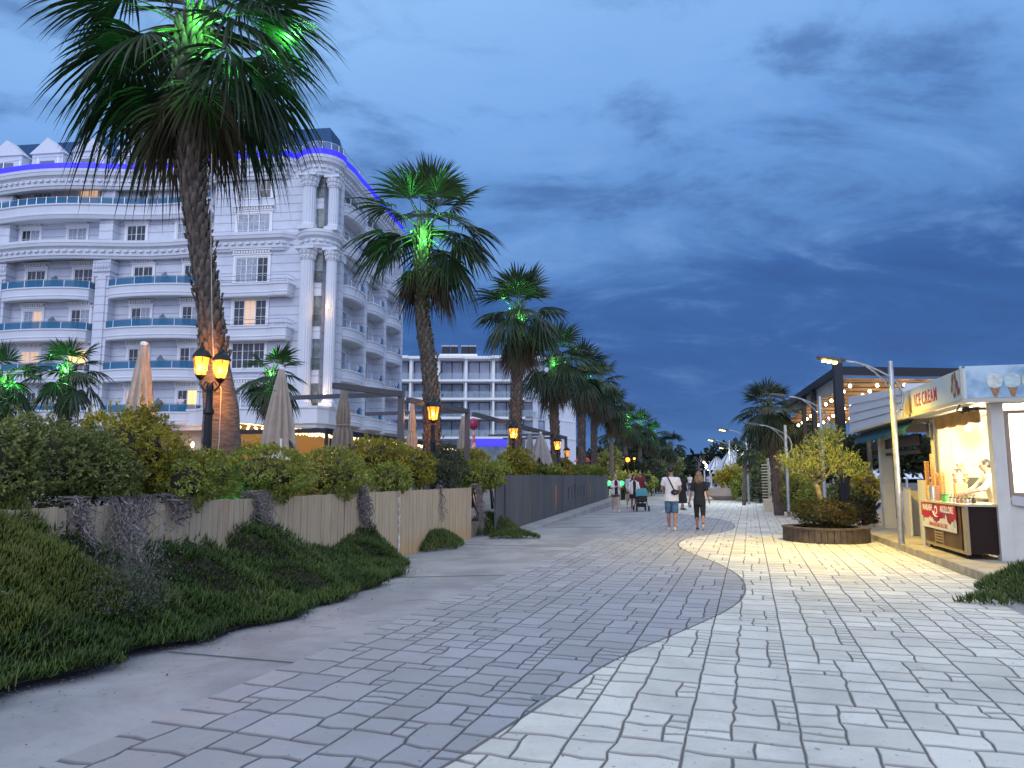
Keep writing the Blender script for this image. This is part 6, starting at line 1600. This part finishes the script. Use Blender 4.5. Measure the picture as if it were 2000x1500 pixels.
# cream low walls
def lowwall(label, p, q, h, w=.35, m=None):
    p, q = Vector((p.x, p.y, 0)), Vector((q.x, q.y, 0)); t = thing('low_wall', label, 'low wall', p); d = (q - p); mb = MB(); mb.bar(Vector((0, 0, h / 2)), d + Vector((0, 0, h / 2)), w, h); mb.build('wall', m or M_cream, t); mb = MB(); mb.bar(Vector((0, 0, h + .03)), d + Vector((0, 0, h + .03)), w + .08, .055); mb.build('coping', M_kcream, t); return t
lowwall('low cream wall between the dark wall and the far trees', G(1186, 978), G(1265, 968), .62)
lowwall('low cream wall across the promenade behind the walking couple', G(1378, 970), G(1420, 969), .55)
lowwall('small cream wall block left of the slatted arch', G(1500, 1000), G(1522, 998), .5)
lowwall('cream wall behind the small block, by the grass', G(1508, 992), G(1545, 992), .45)
mb = MB(); p = [G(1492, 988), G(1522, 1000), G(1570, 996), G(1545, 975), G(1510, 978)]; mb.prism([(q.x, q.y) for q in p], .0, .06); o = mb.build('grass', mat('lawn', (.03, .07, .015), .9, var=.4, vscale=6, bump=.8)); tag(o, 'small lawn patch by the slatted arch', 'grass', kind='stuff')
p = G(1507, 992); t = thing('slatted_arch', 'cream arch with ladder-like slats beside the palms', 'garden arch', p); h = 3.15 * p.y / 41 * .82
mb = MB(); mb.box(-.1, -.1, 0, .08, .1, h); mb.build('post', M_kcream, t); mb = MB(); mb.box(.62, -.1, 0, .78, .1, h * .97); mb.build('post', M_kcream, t); mb = MB(); mb.box(-.12, -.12, h, 1.5, .12, h + .12); mb.build('lintel', M_kcream, t)
for k in range(15): mb = MB(); mb.box(-.42, -.05, .12 + k * .14, -.11, .05, .17 + k * .14); mb.build('slat', M_kcream, t)
mb = MB(); mb.box(.14, .0, .1, .58, .05, h - .1); mb.build('teal_panel', mat('teal_panel', (.04, .09, .11), .6), t)
p = G(1527, 990); t = thing('striped_figure', 'upright rounded white striped garden figure beside the arch', 'sculpture', p); s_ = p.y / 36
for k in range(11):
    z = .15 + k * .17 * s_ * 1.1; r = .30 * math.sin(math.pi * min(1, (k + 2.5) / 13)) ** .6; mb = MB(); mb.lathe((0, 0, z), [(r * .92, 0), (r, .04), (r * .92, .08)], 14); mb.build('band', M_frame if k % 2 else M_steel, t)
mb = MB(); mb.tube([(0, 0, 0), (0, 0, 2.1 * s_)], .05, 6); mb.build('core', M_dark, t)
p = G(1415, 975); t = thing('bowl_planter', 'wide cream bowl planter far along the promenade', 'planter', p); mb = MB(); mb.lathe((0, 0, 0), [(.7, 0), (1.05, .25), (1.15, .6), (1.2, .75), (1.1, .75), (1.0, .6)], 22); mb.build('bowl', M_cream, t)
tree_px('yellow-green lamp-lit tree in the bowl planter', 1420, 905, 948, 24, p.y, 'yellow', 120, dens=14, leaf=.22)
# white tents, far building, treeline
M_tent = mat('tent_white', (.62, .65, .70), .7)
for i, (px, yt, yb, hw, Y, lb) in enumerate([(1400, 892, 918, 20, 84, 'small white tent roof furthest left'), (1428, 881, 925, 32, 76, 'largest white tent roof, behind the lit planter tree'), (1462, 885, 925, 24, 72, 'white ribbed tent roof partly behind the bushes'), (1500, 900, 945, 30, 62, 'white marquee roof edge behind the slatted arch'), (1600, 893, 925, 45, 66, 'white marquee seen through the olive tree'), (1745, 905, 935, 50, 60, 'white marquee seen under the annexe')]):
    a = A(px, yt, Y); b = A(px, yb, Y); w = hw / F * Y; t = thing('tent', lb, 'tent', (a.x, Y, 0), 0, 'white tents beyond the promenade')
    mb = MB(); mb.add([(-w, -w, b.z), (w, -w, b.z), (w, w, b.z), (-w, w, b.z), (-.15 * w, 0, a.z), (.15 * w, 0, a.z)], [(0, 1, 5, 4), (1, 2, 5), (2, 3, 4, 5), (3, 0, 4)]); mb.build('roof', M_tent, t)
    for sx, sy in ((-1, -1), (1, -1), (1, 1), (-1, 1)): mb = MB(); mb.box(sx * w - .06, sy * w - .06, 0, sx * w + .06, sy * w + .06, b.z); mb.build('post', M_frame, t)
    mb = MB()
    for k in range(5): f_ = -1 + k * .5; mb.bar((f_ * w, -w - .01, b.z), (f_ * .15 * w, -.05, a.z + .02), .05, .05)
    mb.build('seams', M_grey, t)
a, b = A(1366, 887, 170), A(1402, 903, 170); t = thing('far_building', 'distant pale building dotted with lights above the trees', 'building', (a.x, 170, 0))
mb = MB(); mb.box(0, 0, 0, b.x - a.x, 12, A(0, 889, 170).z); mb.build('wall', mat('far_wall', (.45, .42, .48), .8), t); mb = MB(); mb.box(-.4, -.5, A(0, 889, 170).z, b.x - a.x + .4, 12, A(0, 886, 170).z); mb.build('roof', M_dark, t)
for j in range(3):
    for i in range(5):
        mb = MB(); x = .5 + i * .8; z = A(0, 893 + j * 4, 170).z; mb.box(x, -.05, z - .22, x + .4, -.01, z + .1); mb.build('window', M_litdim if (i + j) % 2 else M_bulbw, t)
for i, (px, py) in enumerate([(1375, 903), (1379, 908), (1382, 912), (1383, 917), (1379, 913)]):
    p = A(px, py, 120); t = thing('garden_light', 'one of the small white lights hanging below the far building', 'light', p, 0, 'small lights below the far building'); mb = MB(); mb.ell((0, 0, 0), (.16, .16, .18), 8, 5); mb.build('globe', M_bulbw, t)
    mb = MB(); mb.tube([(0, 0, -p.z), (0, 0, -.1)], .03, 5); mb.build('pole', M_dark, t)
# wood on the horizon
rgf = np.random.default_rng(9); VV, FF, TT, off = [], [], [], 0
for k in range(150):
    x = -60 + k * 1.7 + rgf.normal(); y = 150 + 25 * rgf.random() + (20 if x < 40 else 0); z = 2 + 3.0 * rgf.random(); rr = np.array([5.0, 4, 3.2]) * (.7 + .6 * rgf.random())
    n = 260; P, Nn = lump(n, rr, rgf, .2); P += np.array([x, y, z]); D = Nn * .5 + rvec(n, rgf); D /= np.linalg.norm(D, axis=1)[:, None]
    V, Fq, T = leaves(P, D, rvec(n, rgf), 1.5 + rgf.random(n), .9 * np.ones(n), rgf.random(n)); VV.append(V); FF.append(Fq + off); TT.append(T); off += len(V)
o = np_mesh('distant_wood', np.concatenate(VV), np.concatenate(FF), HM['tree'], tint=np.concatenate(TT)); tag(o, 'dark mass of distant trees along the horizon', 'wood', kind='stuff')
# green lamps at the end of the wall
for px, Y, lb in [(1188, 46, 'bright green lamp in the planting at the end of the dark wall'), (1214, 48, 'second green lamp, behind the woman in the white jacket')]:
    p = A(px, 944, Y); t = thing('garden_light', lb, 'lamp', p); mb = MB(); mb.ell((0, 0, 0), (.17, .12, .17), 10, 6); mb.build('lens', mat('green_glow%d' % px, (.1, .8, .3), .3, emit=(.04, 1, .22), es=1.2), t); mb = MB(); mb.tube([(0, .1, -p.z), (0, .1, 0)], .04, 6); mb.build('stake', M_black, t); warm(t, (0, -.5, .1), 18, (.05, 1, .25), .1)
# ================================================================ people
SKIN = mat('skin', (.38, .20, .13), .55, var=.15, vscale=6); SKINP = mat('skin_pale', (.48, .29, .22), .55)
def remesh(o, vox, sm=6):
    m = o.modifiers.new('surface', 'REMESH'); m.mode = 'VOXEL'; m.voxel_size = vox; m.use_smooth_shade = True
    s = o.modifiers.new('soften', 'SMOOTH'); s.factor = .5; s.iterations = sm
def cloth(name, c, rough=.85, c2=None): return MATS.get(name) or mat(name, c, rough, col2=c2, vscale=8, bump=.4, bscale=14)
def person(label, loc, rz, H, legs, arms, top, bottom, hair, shoe, skin=None, vox=.012, lean=0, head_turn=0, female=False, hem=.86, sleeve=.55, extra=None, hat=None, group=None, name='person', jacket=None, pants_len=.5):
    """legs: [(thigh, knee) deg for left(-x), right]; forward is +y. arms: [(swing, spread, elbow, inward)]"""
    skin = skin or SKIN; s = H / 1.75; t = thing(name, label, 'person', loc, rz, group)
    LN = lean
    def tor(z): return Vector((0, math.sin(R(LN)) * (z - .92), .92 + (z - .92) * math.cos(R(LN))))
    HJ, KN, AN = [], [], []
    for k, (th, kn) in enumerate(legs):
        sx = -1 if k == 0 else 1; hj = Vector((sx * .088, 0, .90)); a = R(th); kp = hj + Vector((sx * .005, math.sin(a) * .43, -math.cos(a) * .43)); b = R(th - kn); ap = kp + Vector((-sx * .01, math.sin(b) * .40, -math.cos(b) * .40)); HJ.append(hj); KN.append(kp); AN.append((ap, b))
    low = min(a.z + (-.075 if abs(b) < .5 else -.14 * abs(math.sin(b)) - .03) for a, b in AN); dz = -low
    up_ = lambda v: Vector((v.x, v.y, v.z + dz)) * s
    B = MB(); shw = .165 if female else .185
    # body
    rings_ = []
    prof = [(.84, .13, .10), (.90, .165 if female else .155, .11), (1.0, .135, .10), (1.10, .125 if female else .14, .095), (1.25, .145 if female else .16, .105), (1.38, .155 if female else .175, .095), (1.43, .13, .08), (1.465, .065, .06), (1.50, .052, .055), (1.57, .05, .055)]
    for z, rx, ry in prof:
        c = tor(z); rings_.append([up_(c + Vector((math.cos(q) * rx, math.sin(q) * ry, 0))) for q in [2 * math.pi * i / 20 for i in range(20)]])
    B.rings(rings_)
    hc = tor(1.64); 
    B.ell(up_(hc), (.072 * s, .092 * s, .112 * s), 16, 12); fx, fy = math.sin(R(-head_turn)), math.cos(R(-head_turn)); fr = Vector((fx, fy, 0)); rt = Vector((fy, -fx, 0))
    B.ell(up_(hc + fr * .03 + Vector((0, 0, -.055))), (.05 * s, .05 * s, .05 * s), 10, 8)
    B.ell(up_(hc + fr * .096 + Vector((0, 0, -.015))), (.013 * s, .018 * s, .022 * s), 8, 6)
    for e in (-1, 1): B.ell(up_(hc + rt * e * .074 + Vector((0, 0, -.01))), (.012 * s, .018 * s, .03 * s), 8, 6)
    FT = []
    for k in (0, 1):
        hj, kp, (ap, b) = HJ[k], KN[k], AN[k]; mid = hj.lerp(kp, .5); cm = kp.lerp(ap, .3) + Vector((0, -.015, 0))
        B.tube([up_(hj + Vector((0, 0, .04))), up_(mid), up_(kp), up_(cm), up_(kp.lerp(ap, .65)), up_(ap)], [.088 * s, .075 * s, .054 * s, .056 * s, .042 * s, .036 * s], 14)
        fa_ = b * .9 if abs(b) > .45 else b * .25
        if abs(b) > .45: fd = Vector((0, math.cos(b) * .9, math.sin(b)))
        else: fd = Vector((0, 1, math.sin(fa_) * .5))
        fd.normalize(); FT.append((ap, fd))
        B.tube([up_(ap), up_(ap + fd * .08 + Vector((0, 0, -.045)))], [.036 * s, .03 * s], 8)
    HN = []
    for k, (sw, spd, elb, inn) in enumerate(arms):
        sx = -1 if k == 0 else 1; sh = tor(1.41) + Vector((sx * shw, 0, 0)); a = R(sw); d1 = Vector((sx * math.sin(R(spd)), math.sin(a) * math.cos(R(spd)), -math.cos(a) * math.cos(R(spd)))).normalized()
        el = sh + d1 * .285; a2 = R(sw + elb); d2 = Vector((sx * math.sin(R(spd - inn)), math.sin(a2) * math.cos(R(spd - inn)), -math.cos(a2) * math.cos(R(spd - inn)))).normalized(); wr = el + d2 * .25
        B.tube([up_(sh - d1 * .02), up_(sh.lerp(el, .4)), up_(el), up_(el.lerp(wr, .3)), up_(wr)], [.05 * s, .045 * s, .036 * s, .037 * s, .025 * s], 12)
        side = d2.cross(Vector((sx, 0, 0))).normalized(); side = side if side.length > .1 else Vector((0, 1, 0)); nn = d2.cross(side)
        B.tube([up_(wr), up_(wr + d2 * .04), up_(wr + d2 * .085)], [.026 * s, .034 * s, .032 * s], 10, flat=.55)
        for q, ln in zip((-1.5, -.5, .5, 1.5), (.058, .068, .072, .06)):
            f0 = wr + d2 * .075 + side * q * .017; f1 = f0 + d2 * ln * .5; f2 = f1 + (d2 - nn * .5 * -sx).normalized() * ln * .5; B.tube([up_(f0), up_(f1), up_(f2)], [.0095 * s, .009 * s, .0075 * s], 6)
        B.tube([up_(wr + d2 * .02 + side * -.022), up_(wr + d2 * .055 + side * -.048), up_(wr + d2 * .085 + side * -.052)], [.012 * s, .0105 * s, .009 * s], 6)
        HN.append((sh, el, wr, d2))
    body = B.build('body', skin, t); remesh(body, vox * s, 4)
    # top
    if top:
        M = MB(); rings_ = []
        if jacket: sleeve = .02
        rings_ = []; zs = [hem, .92, 1.0, 1.1, 1.22, 1.34, 1.40, 1.445, 1.475]
        W_ = {False: [.208, .198, .180, .168, .182, .205, .20, .15, .085], True: [.185, .182, .160, .150, .168, .182, .178, .135, .085]}[female]
        D_ = [.15, .145, .128, .125, .132, .128, .115, .095, .08]
        for z, rx, ry in zip(zs, W_, D_):
            c = tor(z); rings_.append([up_(c + Vector((math.cos(q) * rx, math.sin(q) * ry, .006 * math.sin(q * 5)))) for q in [2 * math.pi * i / 24 for i in range(24)]])
        M.rings(rings_)
        for sh, el, wr, d2 in HN:
            e1 = el if sleeve > 1 else sh.lerp(el, min(1, sleeve + .1)); pts = [sh + Vector((-math.copysign(.055, sh.x), 0, .012)), sh + Vector((0, 0, .002)), sh.lerp(e1, .5), e1]; rr = [.058, .069, .072, .068]
            if sleeve > 1: pts.append(el.lerp(wr, sleeve - 1)); rr = [.058, .067, .06, .054, .042]
            M.tube([up_(p) for p in pts], [q * s for q in rr], 12)
        tp = M.build('top', top, t); remesh(tp, max(vox, .011) * s, 3)
    if jacket:
        M = MB(); rings_ = []
        for z, rx, ry in [(.80, .22, .16), (.92, .205, .15), (1.1, .185, .14), (1.25, .20, .145), (1.37, .205, .135), (1.44, .16, .11), (1.48, .09, .09)]:
            c = tor(z); qs = [math.pi / 2 + .42 + (2 * math.pi - .84) * i / 23 for i in range(24)]; rings_.append([up_(c + Vector((math.cos(q) * rx, math.sin(q) * ry, 0))) for q in qs])
        M.rings(rings_, closed=False, cap=False); jk = M.build('jacket', jacket, t, smooth=True)
        so_ = jk.modifiers.new('thick', 'SOLIDIFY'); so_.thickness = .012
        M = MB()
        for sh, el, wr, d2 in HN: M.tube([up_(sh), up_(sh.lerp(el, .5)), up_(el), up_(el.lerp(wr, .85))], [.07 * s, .062 * s, .058 * s, .048 * s], 12)
        M.build('sleeves', jacket, t, smooth=True)
    if bottom:
        M = MB()
        if pants_len < 0:   # skirt or dress to the given height
            zl = -pants_len; rings_ = []
            for z, rx, ry in [(zl, .24, .20), (zl + .2, .23, .19), (.80, .19, .15), (.95, .165, .13), (1.02, .15, .12)]:
                if z < zl: continue
                c = tor(z) if z > .9 else Vector((0, 0, z)); rings_.append([up_(c + Vector((math.cos(q) * rx * (1 + .04 * math.sin(7 * q)), math.sin(q) * ry, 0))) for q in [2 * math.pi * i / 28 for i in range(28)]])
            M.rings(rings_)
        else:
            rings_ = []
            for z, rx, ry in [(.80, .155, .115), (.88, .182, .13), (.95, .175, .125), (1.02, .16, .12)]:
                c = tor(z) if z > .9 else Vector((0, 0, z)); rings_.append([up_(c + Vector((math.cos(q) * rx, math.sin(q) * ry, 0))) for q in [2 * math.pi * i / 24 for i in range(24)]])
            M.rings(rings_)
            for k in (0, 1):
                hj, kp, (ap, b) = HJ[k], KN[k], AN[k]
                if pants_len <= 1: e = hj.lerp(kp, pants_len); M.tube([up_(hj + Vector((0, 0, .02))), up_(hj.lerp(e, .5)), up_(e)], [.1 * s, .098 * s, (.092 if pants_len > .8 else .09) * s], 14)
                else: f_ = pants_len - 1; w2 = .055 if f_ < .8 else .06; M.tube([up_(hj + Vector((0, 0, .02))), up_(hj.lerp(kp, .5)), up_(kp), up_(kp.lerp(ap, f_ * .5)), up_(kp.lerp(ap, f_))], [.1 * s, .088 * s, .068 * s, .066 * s, w2 * s], 14)
        bt = M.build('dress' if (pants_len < 0 and not top) else ('skirt' if pants_len < 0 else ('shorts' if pants_len <= 1 else 'trousers')), bottom, t)
        remesh(bt, max(vox, .011) * s, 3)
    for k, (ap, fd) in enumerate(FT):
        M = MB(); u2 = Vector((0, -fd.z, fd.y)); h0 = ap - fd * .055 - u2 * .045; t1 = ap + fd * .18 - u2 * .05
        M.tube([up_(h0), up_(ap + fd * .0 - u2 * .03), up_(ap + fd * .09 - u2 * .045), up_(t1)], [.035 * s, .046 * s, .043 * s, .028 * s], 12, flat=.9)
        sh_ = M.build('shoe', shoe, t, smooth=True)
        M = MB(); c_ = [h0 - u2 * .028, ap + fd * .06 - u2 * .078, t1 - u2 * .02]; M.tube([up_(c_[0]), up_(c_[1]), up_(c_[2])], [.032 * s, .04 * s, .03 * s], 10, flat=.35); M.build('sole', MATS.get('sole_white') or mat('sole_white', (.6, .58, .52), .7), sh_, smooth=True)
    # hair
    M = MB(); kind, hm = hair; hb = -fr
    if kind == 'short': M.ell(up_(hc + Vector((0, 0, .028)) + hb * .018), (.079 * s, .095 * s, .098 * s), 16, 10, jit=.04)
    elif kind == 'long':
        M.ell(up_(hc + Vector((0, 0, .025)) + hb * .02), (.09 * s, .10 * s, .105 * s), 16, 10, jit=.05)
        for i in range(26):
            an = math.pi * (i + .5) / 26; d_ = hb * math.sin(an) + rt * math.cos(an); st_ = hc + d_ * .07 + Vector((0, 0, .03)); M.tube([up_(st_), up_(st_ + d_ * .035 + Vector((0, 0, -.10))), up_(st_ + d_ * rnd.uniform(.03, .06) + Vector((0, 0, -.2))), up_(st_ + d_ * rnd.uniform(.01, .05) + Vector((0, 0, -.24 - rnd.random() * .07)))], [.02 * s, .024 * s, .02 * s, .006 * s], 6)
    elif kind == 'tied': M.ell(up_(hc + Vector((0, 0, .025)) + hb * .02), (.08 * s, .095 * s, .098 * s), 14, 9, jit=.04); M.ell(up_(hc + Vector((0, 0, .05)) + hb * .12), (.04 * s,) * 3, 8, 6)
    elif kind == 'scarf': M.ell(up_(hc + Vector((0, 0, .01)) + hb * .012), (.092 * s, .105 * s, .125 * s), 16, 10); M.rings([[up_(tor(z) + Vector((math.cos(q) * r_, math.sin(q) * r_ * .8, 0))) for q in [6.283 * i / 16 for i in range(16)]] for z, r_ in ((1.38, .17), (1.46, .12), (1.56, .085))])
    M.build('hair' if kind != 'scarf' else 'headscarf', hm, t, smooth=True)
    if hat:
        M = MB(); M.lathe(up_(hc + Vector((0, 0, .035)) + hb * .005), [(.09 * s, -.02 * s), (.093 * s, .02 * s), (.085 * s, .06 * s), (.055 * s, .09 * s), (.01 * s, .10 * s)], 16)
        M.ell(up_(hc + fr * .12 + Vector((0, 0, .03))), (.07 * s, .07 * s, .008 * s), 12, 4); M.build('cap', hat, t, smooth=True)
    if extra: extra(t, up_, tor, HN, s, AN)
    return t
ARM = (6, 8, 12, 10)
H_blond = mat('hair_blond', (.30, .19, .09), .6, col2=(.16, .10, .05), vscale=18); H_dark = mat('hair_dark', (.015, .011, .009), .5, var=.3, vscale=20); H_brown = mat('hair_brown', (.06, .035, .02), .6)
C_white = cloth('cloth_white', (.66, .63, .62)); C_black = cloth('cloth_black', (.012, .012, .014)); C_denim = cloth('cloth_denim', (.035, .08, .15), c2=(.07, .14, .22)); C_burg = cloth('cloth_burgundy', (.16, .012, .03)); C_grey = cloth('cloth_grey', (.08, .085, .09)); C_lblue = cloth('cloth_pale_blue', (.40, .43, .52))
S_white = cloth('shoe_white', (.6, .57, .55)); S_dark = cloth('shoe_dark', (.02, .02, .022))
def bag(t, up_, tor, HN, s, AN):
    M = MB(); pts = []
    for i in range(14):
        u = i / 13; x = -.085 + .19 * u; z = 1.475 - .40 * u; pts.append(up_(tor(z) + Vector((x, -.128 - .018 * math.sin(u * 3.14) - .012, 0))))
    M.tube(pts, .017 * s, 6, flat=.5); M.tube([up_(tor(1.475) + Vector((-.085, -.12, 0))), up_(tor(1.50) + Vector((-.08, -.03, 0))), up_(tor(1.42) + Vector((-.06, .14, 0))), up_(tor(1.2) + Vector((.1, .155, 0))), up_(tor(1.06) + Vector((.2, .0, 0)))], .014 * s, 6)
    M.build('bag_strap', C_black, t, smooth=True)
    M = MB(); c = up_(tor(1.05) + Vector((.10, -.165, 0))); M.ell(c, (.105 * s, .04 * s, .075 * s), 14, 8); M.tube([c + Vector((-.09, -.03, .05)), c + Vector((.07, -.04, -.01))], .006, 5); o = M.build('sling_bag', C_black, t, smooth=True); M = MB(); M.box(c.x - .02, c.y - .046, c.z - .03, c.x + .06, c.y - .038, c.z + .02); M.build('bag_patch', C_grey, o)
def phone(t, up_, tor, HN, s, AN):
    sh, el, wr, d2 = HN[0]; p = wr + d2 * .12; M = MB(); M.bar(up_(p + Vector((-.02, 0, .06))), up_(p + Vector((.05, .03, -.10))), .09, .03); M.ell(up_(p + Vector((.02, .0, -.04))), (.05, .03, .07), 8, 6); M.build('purse', mat('patterned_purse', (.03, .03, .03), .5, col2=(.5, .48, .45), vscale=25), t)
pm = G(1313, 1036); pw = G(1368, 1036)
person('man in white T-shirt, denim shorts and black cap walking away with a sling bag', pm, R(-14), 1.84, [(8, 4), (-12, 6)], [(12, 14, 38, 34), (10, 14, 36, 34)], C_white, C_denim, ('short', H_dark), S_white, extra=bag, hat=C_black, vox=.008, hem=.80, pants_len=.98)
person('blond woman in black T-shirt and black cropped trousers walking away', pw, R(-14), 1.70, [(10, 3), (-14, 34)], [(4, 14, 10, 2), (0, 14, 18, 4)], C_black, C_black, ('long', H_blond), S_dark, extra=phone, vox=.008, female=True, hem=.76, sleeve=.7, pants_len=1.42)
person('woman in a long black dress and headscarf between the walking couple', G(1334, 996), R(-60), 1.64, [(8, 2), (-10, 6)], [(5, 8, 20, 10), (5, 8, 20, 10)], C_black, C_black, ('scarf', C_black), S_dark, female=True, sleeve=1.85, pants_len=-.34)
def hold(t, up_, tor, HN, s, AN):
    M = MB(); p = (HN[0][2] + HN[1][2]) / 2; M.ell(up_(p + Vector((0, .05, .03))), (.09, .05, .06), 10, 6); M.build('handbag', C_black, t)
person('blond woman with tied hair, white open jacket and dark shorts, arms folded', G(1203, 1000), R(186), 1.66, [(12, 4), (-8, 10)], [(22, 10, 72, 44), (22, 10, 72, 44)], C_black, C_grey, ('tied', H_blond), S_white, female=True, skin=SKINP, jacket=C_white, pants_len=.5)
person('woman in pale blue top walking behind the dark-haired one', G(1231, 992), R(188), 1.68, [(6, 4), (-12, 10)], [ARM, ARM], C_lblue, C_grey, ('tied', H_blond), S_white, female=True, skin=SKINP, sleeve=1.7, pants_len=.4)
person('dark-haired woman in a white open jacket over a short black dress', G(1239, 998), R(184), 1.62, [(12, 3), (-10, 12)], [(4, 14, 22, 8), (4, 14, 22, 8)], C_black, C_black, ('long', H_dark), S_white, female=True, jacket=C_white, pants_len=-.62)
person('man in burgundy shirt pushing the teal pushchair', G(1251, 990), R(182), 1.80, [(10, 4), (-10, 10)], [(30, 8, 38, 12), (30, 8, 38, 12)], C_burg, C_grey, ('short', H_brown), S_dark, skin=SKIN, sleeve=.7, pants_len=1.9)
# pushchair
p = G(1252, 998); t = thing('pushchair', 'teal hooded pushchair with black frame', 'pushchair', p, R(182))
M_tealc = cloth('cloth_teal', (.06, .22, .26)); mb = MB(); rr = []
for i in range(9):
    a = math.pi * (.05 + .55 * i / 8); rr.append([(x * .27, math.cos(a) * .30, .62 + math.sin(a) * .40 - .06 * x * x) for x in [-1, -.9, -.5, 0, .5, .9, 1]])
mb.rings(rr, closed=False, cap=False); mb.add([(-.27, .3, .62), (-.27, 0, 1.0), (-.27, -.25, .9), (-.27, -.2, .6)], [(0, 1, 2, 3)]); mb.add([(.27, .3, .62), (.27, 0, 1.0), (.27, -.25, .9), (.27, -.2, .6)], [(3, 2, 1, 0)]); mb.build('hood', M_tealc, t, smooth=True)
mb = MB(); mb.rings([[(-.22, .38, .45), (.22, .38, .45), (.22, .30, .68), (-.22, .30, .68)], [(-.22, -.25, .38), (.22, -.25, .38), (.22, -.28, .66), (-.22, -.28, .66)]]); mb.build('seat', C_black, t)
mb = MB()
for x in (-.25, .25): mb.tube([(x, .42, .14), (x, .1, .42), (x, -.38, .98)], .014, 6); mb.tube([(x, -.32, .14), (x, .1, .5)], .014, 6)
mb.tube([(-.25, -.38, .98), (0, -.44, 1.0), (.25, -.38, .98)], .017, 6); mb.build('frame', M_black, t)
mb = MB(); mb.box(-.2, -.22, .18, .2, .22, .34); mb.build('basket', C_black, t)
for x in (-.27, .27):
    for y in (.42, -.32):
        mb = MB(); n = 14; mb.rings([[(x + dx_, y + math.cos(6.283 * k / n) * r_, .12 + math.sin(6.283 * k / n) * r_) for k in range(n)] for dx_, r_ in ((-.02, .105), (-.02, .12), (.02, .12), (.02, .105))]); mb.build('wheel', S_dark, t)
# far walkers
for i, (px, py, H, tp, bt, hr, rz, lb) in enumerate([(1269, 968, 1.7, C_black, C_black, H_dark, 20, 'distant person in black by the low cream wall'), (1276, 968, 1.1, C_white, C_lblue, H_dark, 10, 'distant child in white beside the person in black'),
    (1348, 960, 1.7, C_white, C_grey, H_dark, 180, 'distant person in white between the walking couple'), (1384, 956, 1.7, C_lblue, C_grey, H_dark, 150, 'distant person in pale blue right of the blond woman'), (1388, 958, 1.72, C_white, C_denim, H_dark, 180, 'distant person in a pale shirt and jeans on the far paving'),
    (1398, 957, 1.2, C_grey, C_black, H_dark, 200, 'distant child right of the one in jeans'), (1411, 960, 1.7, C_black, C_grey, H_dark, 170, 'distant person in dark clothes by the bowl planter'), (1378, 953, 1.7, C_black, C_denim, H_dark, 180, 'distant person in black furthest along the paving')]):
    person(lb, G(px, py), R(rz), H, [(12, 4), (-12, 8)], [ARM, ARM], tp, bt, ('short', hr), S_dark, vox=.03, sleeve=.6, pants_len=1.85, group='distant walkers')
# the vendor, behind the freezer, looking down to the left
def pend(t, up_, tor, HN, s, AN): pass
person('ice cream vendor in a pale shirt leaning over the counter, dark hair', K(1.42, .50, .13 + .02), KA + R(92), 1.76, [(4, 4), (-4, 4)], [(42, 6, 30, 16), (42, 6, 30, 20)], cloth('cloth_cream', (.56, .52, .42)), C_grey, ('short', H_dark), S_dark, vox=.009, lean=14, sleeve=1.35, pants_len=1.95, head_turn=-10)
# faces are small: eyes and mouth for those who face us are left to the skin's own shading at this distance
# two guests on a hotel balcony
for px, lb in [(352, 'guest in white standing on the lit ground balcony of the hotel'), (313, 'seated-height guest behind the blue rail at the foot of the hotel')]:
    q = Vector((hx(px, -.7, 6), -.7, 5.52)); w = Matrix.Rotation(HR, 3, 'Z') @ q + HO
    person(lb, w, R(180), 1.7 if px == 352 else 1.35, [(3, 3), (-3, 3)], [(20, 10, 50, 20), ARM], C_white if px == 352 else C_black, C_grey, ('short', H_dark), S_dark, vox=.03, pants_len=1.9)
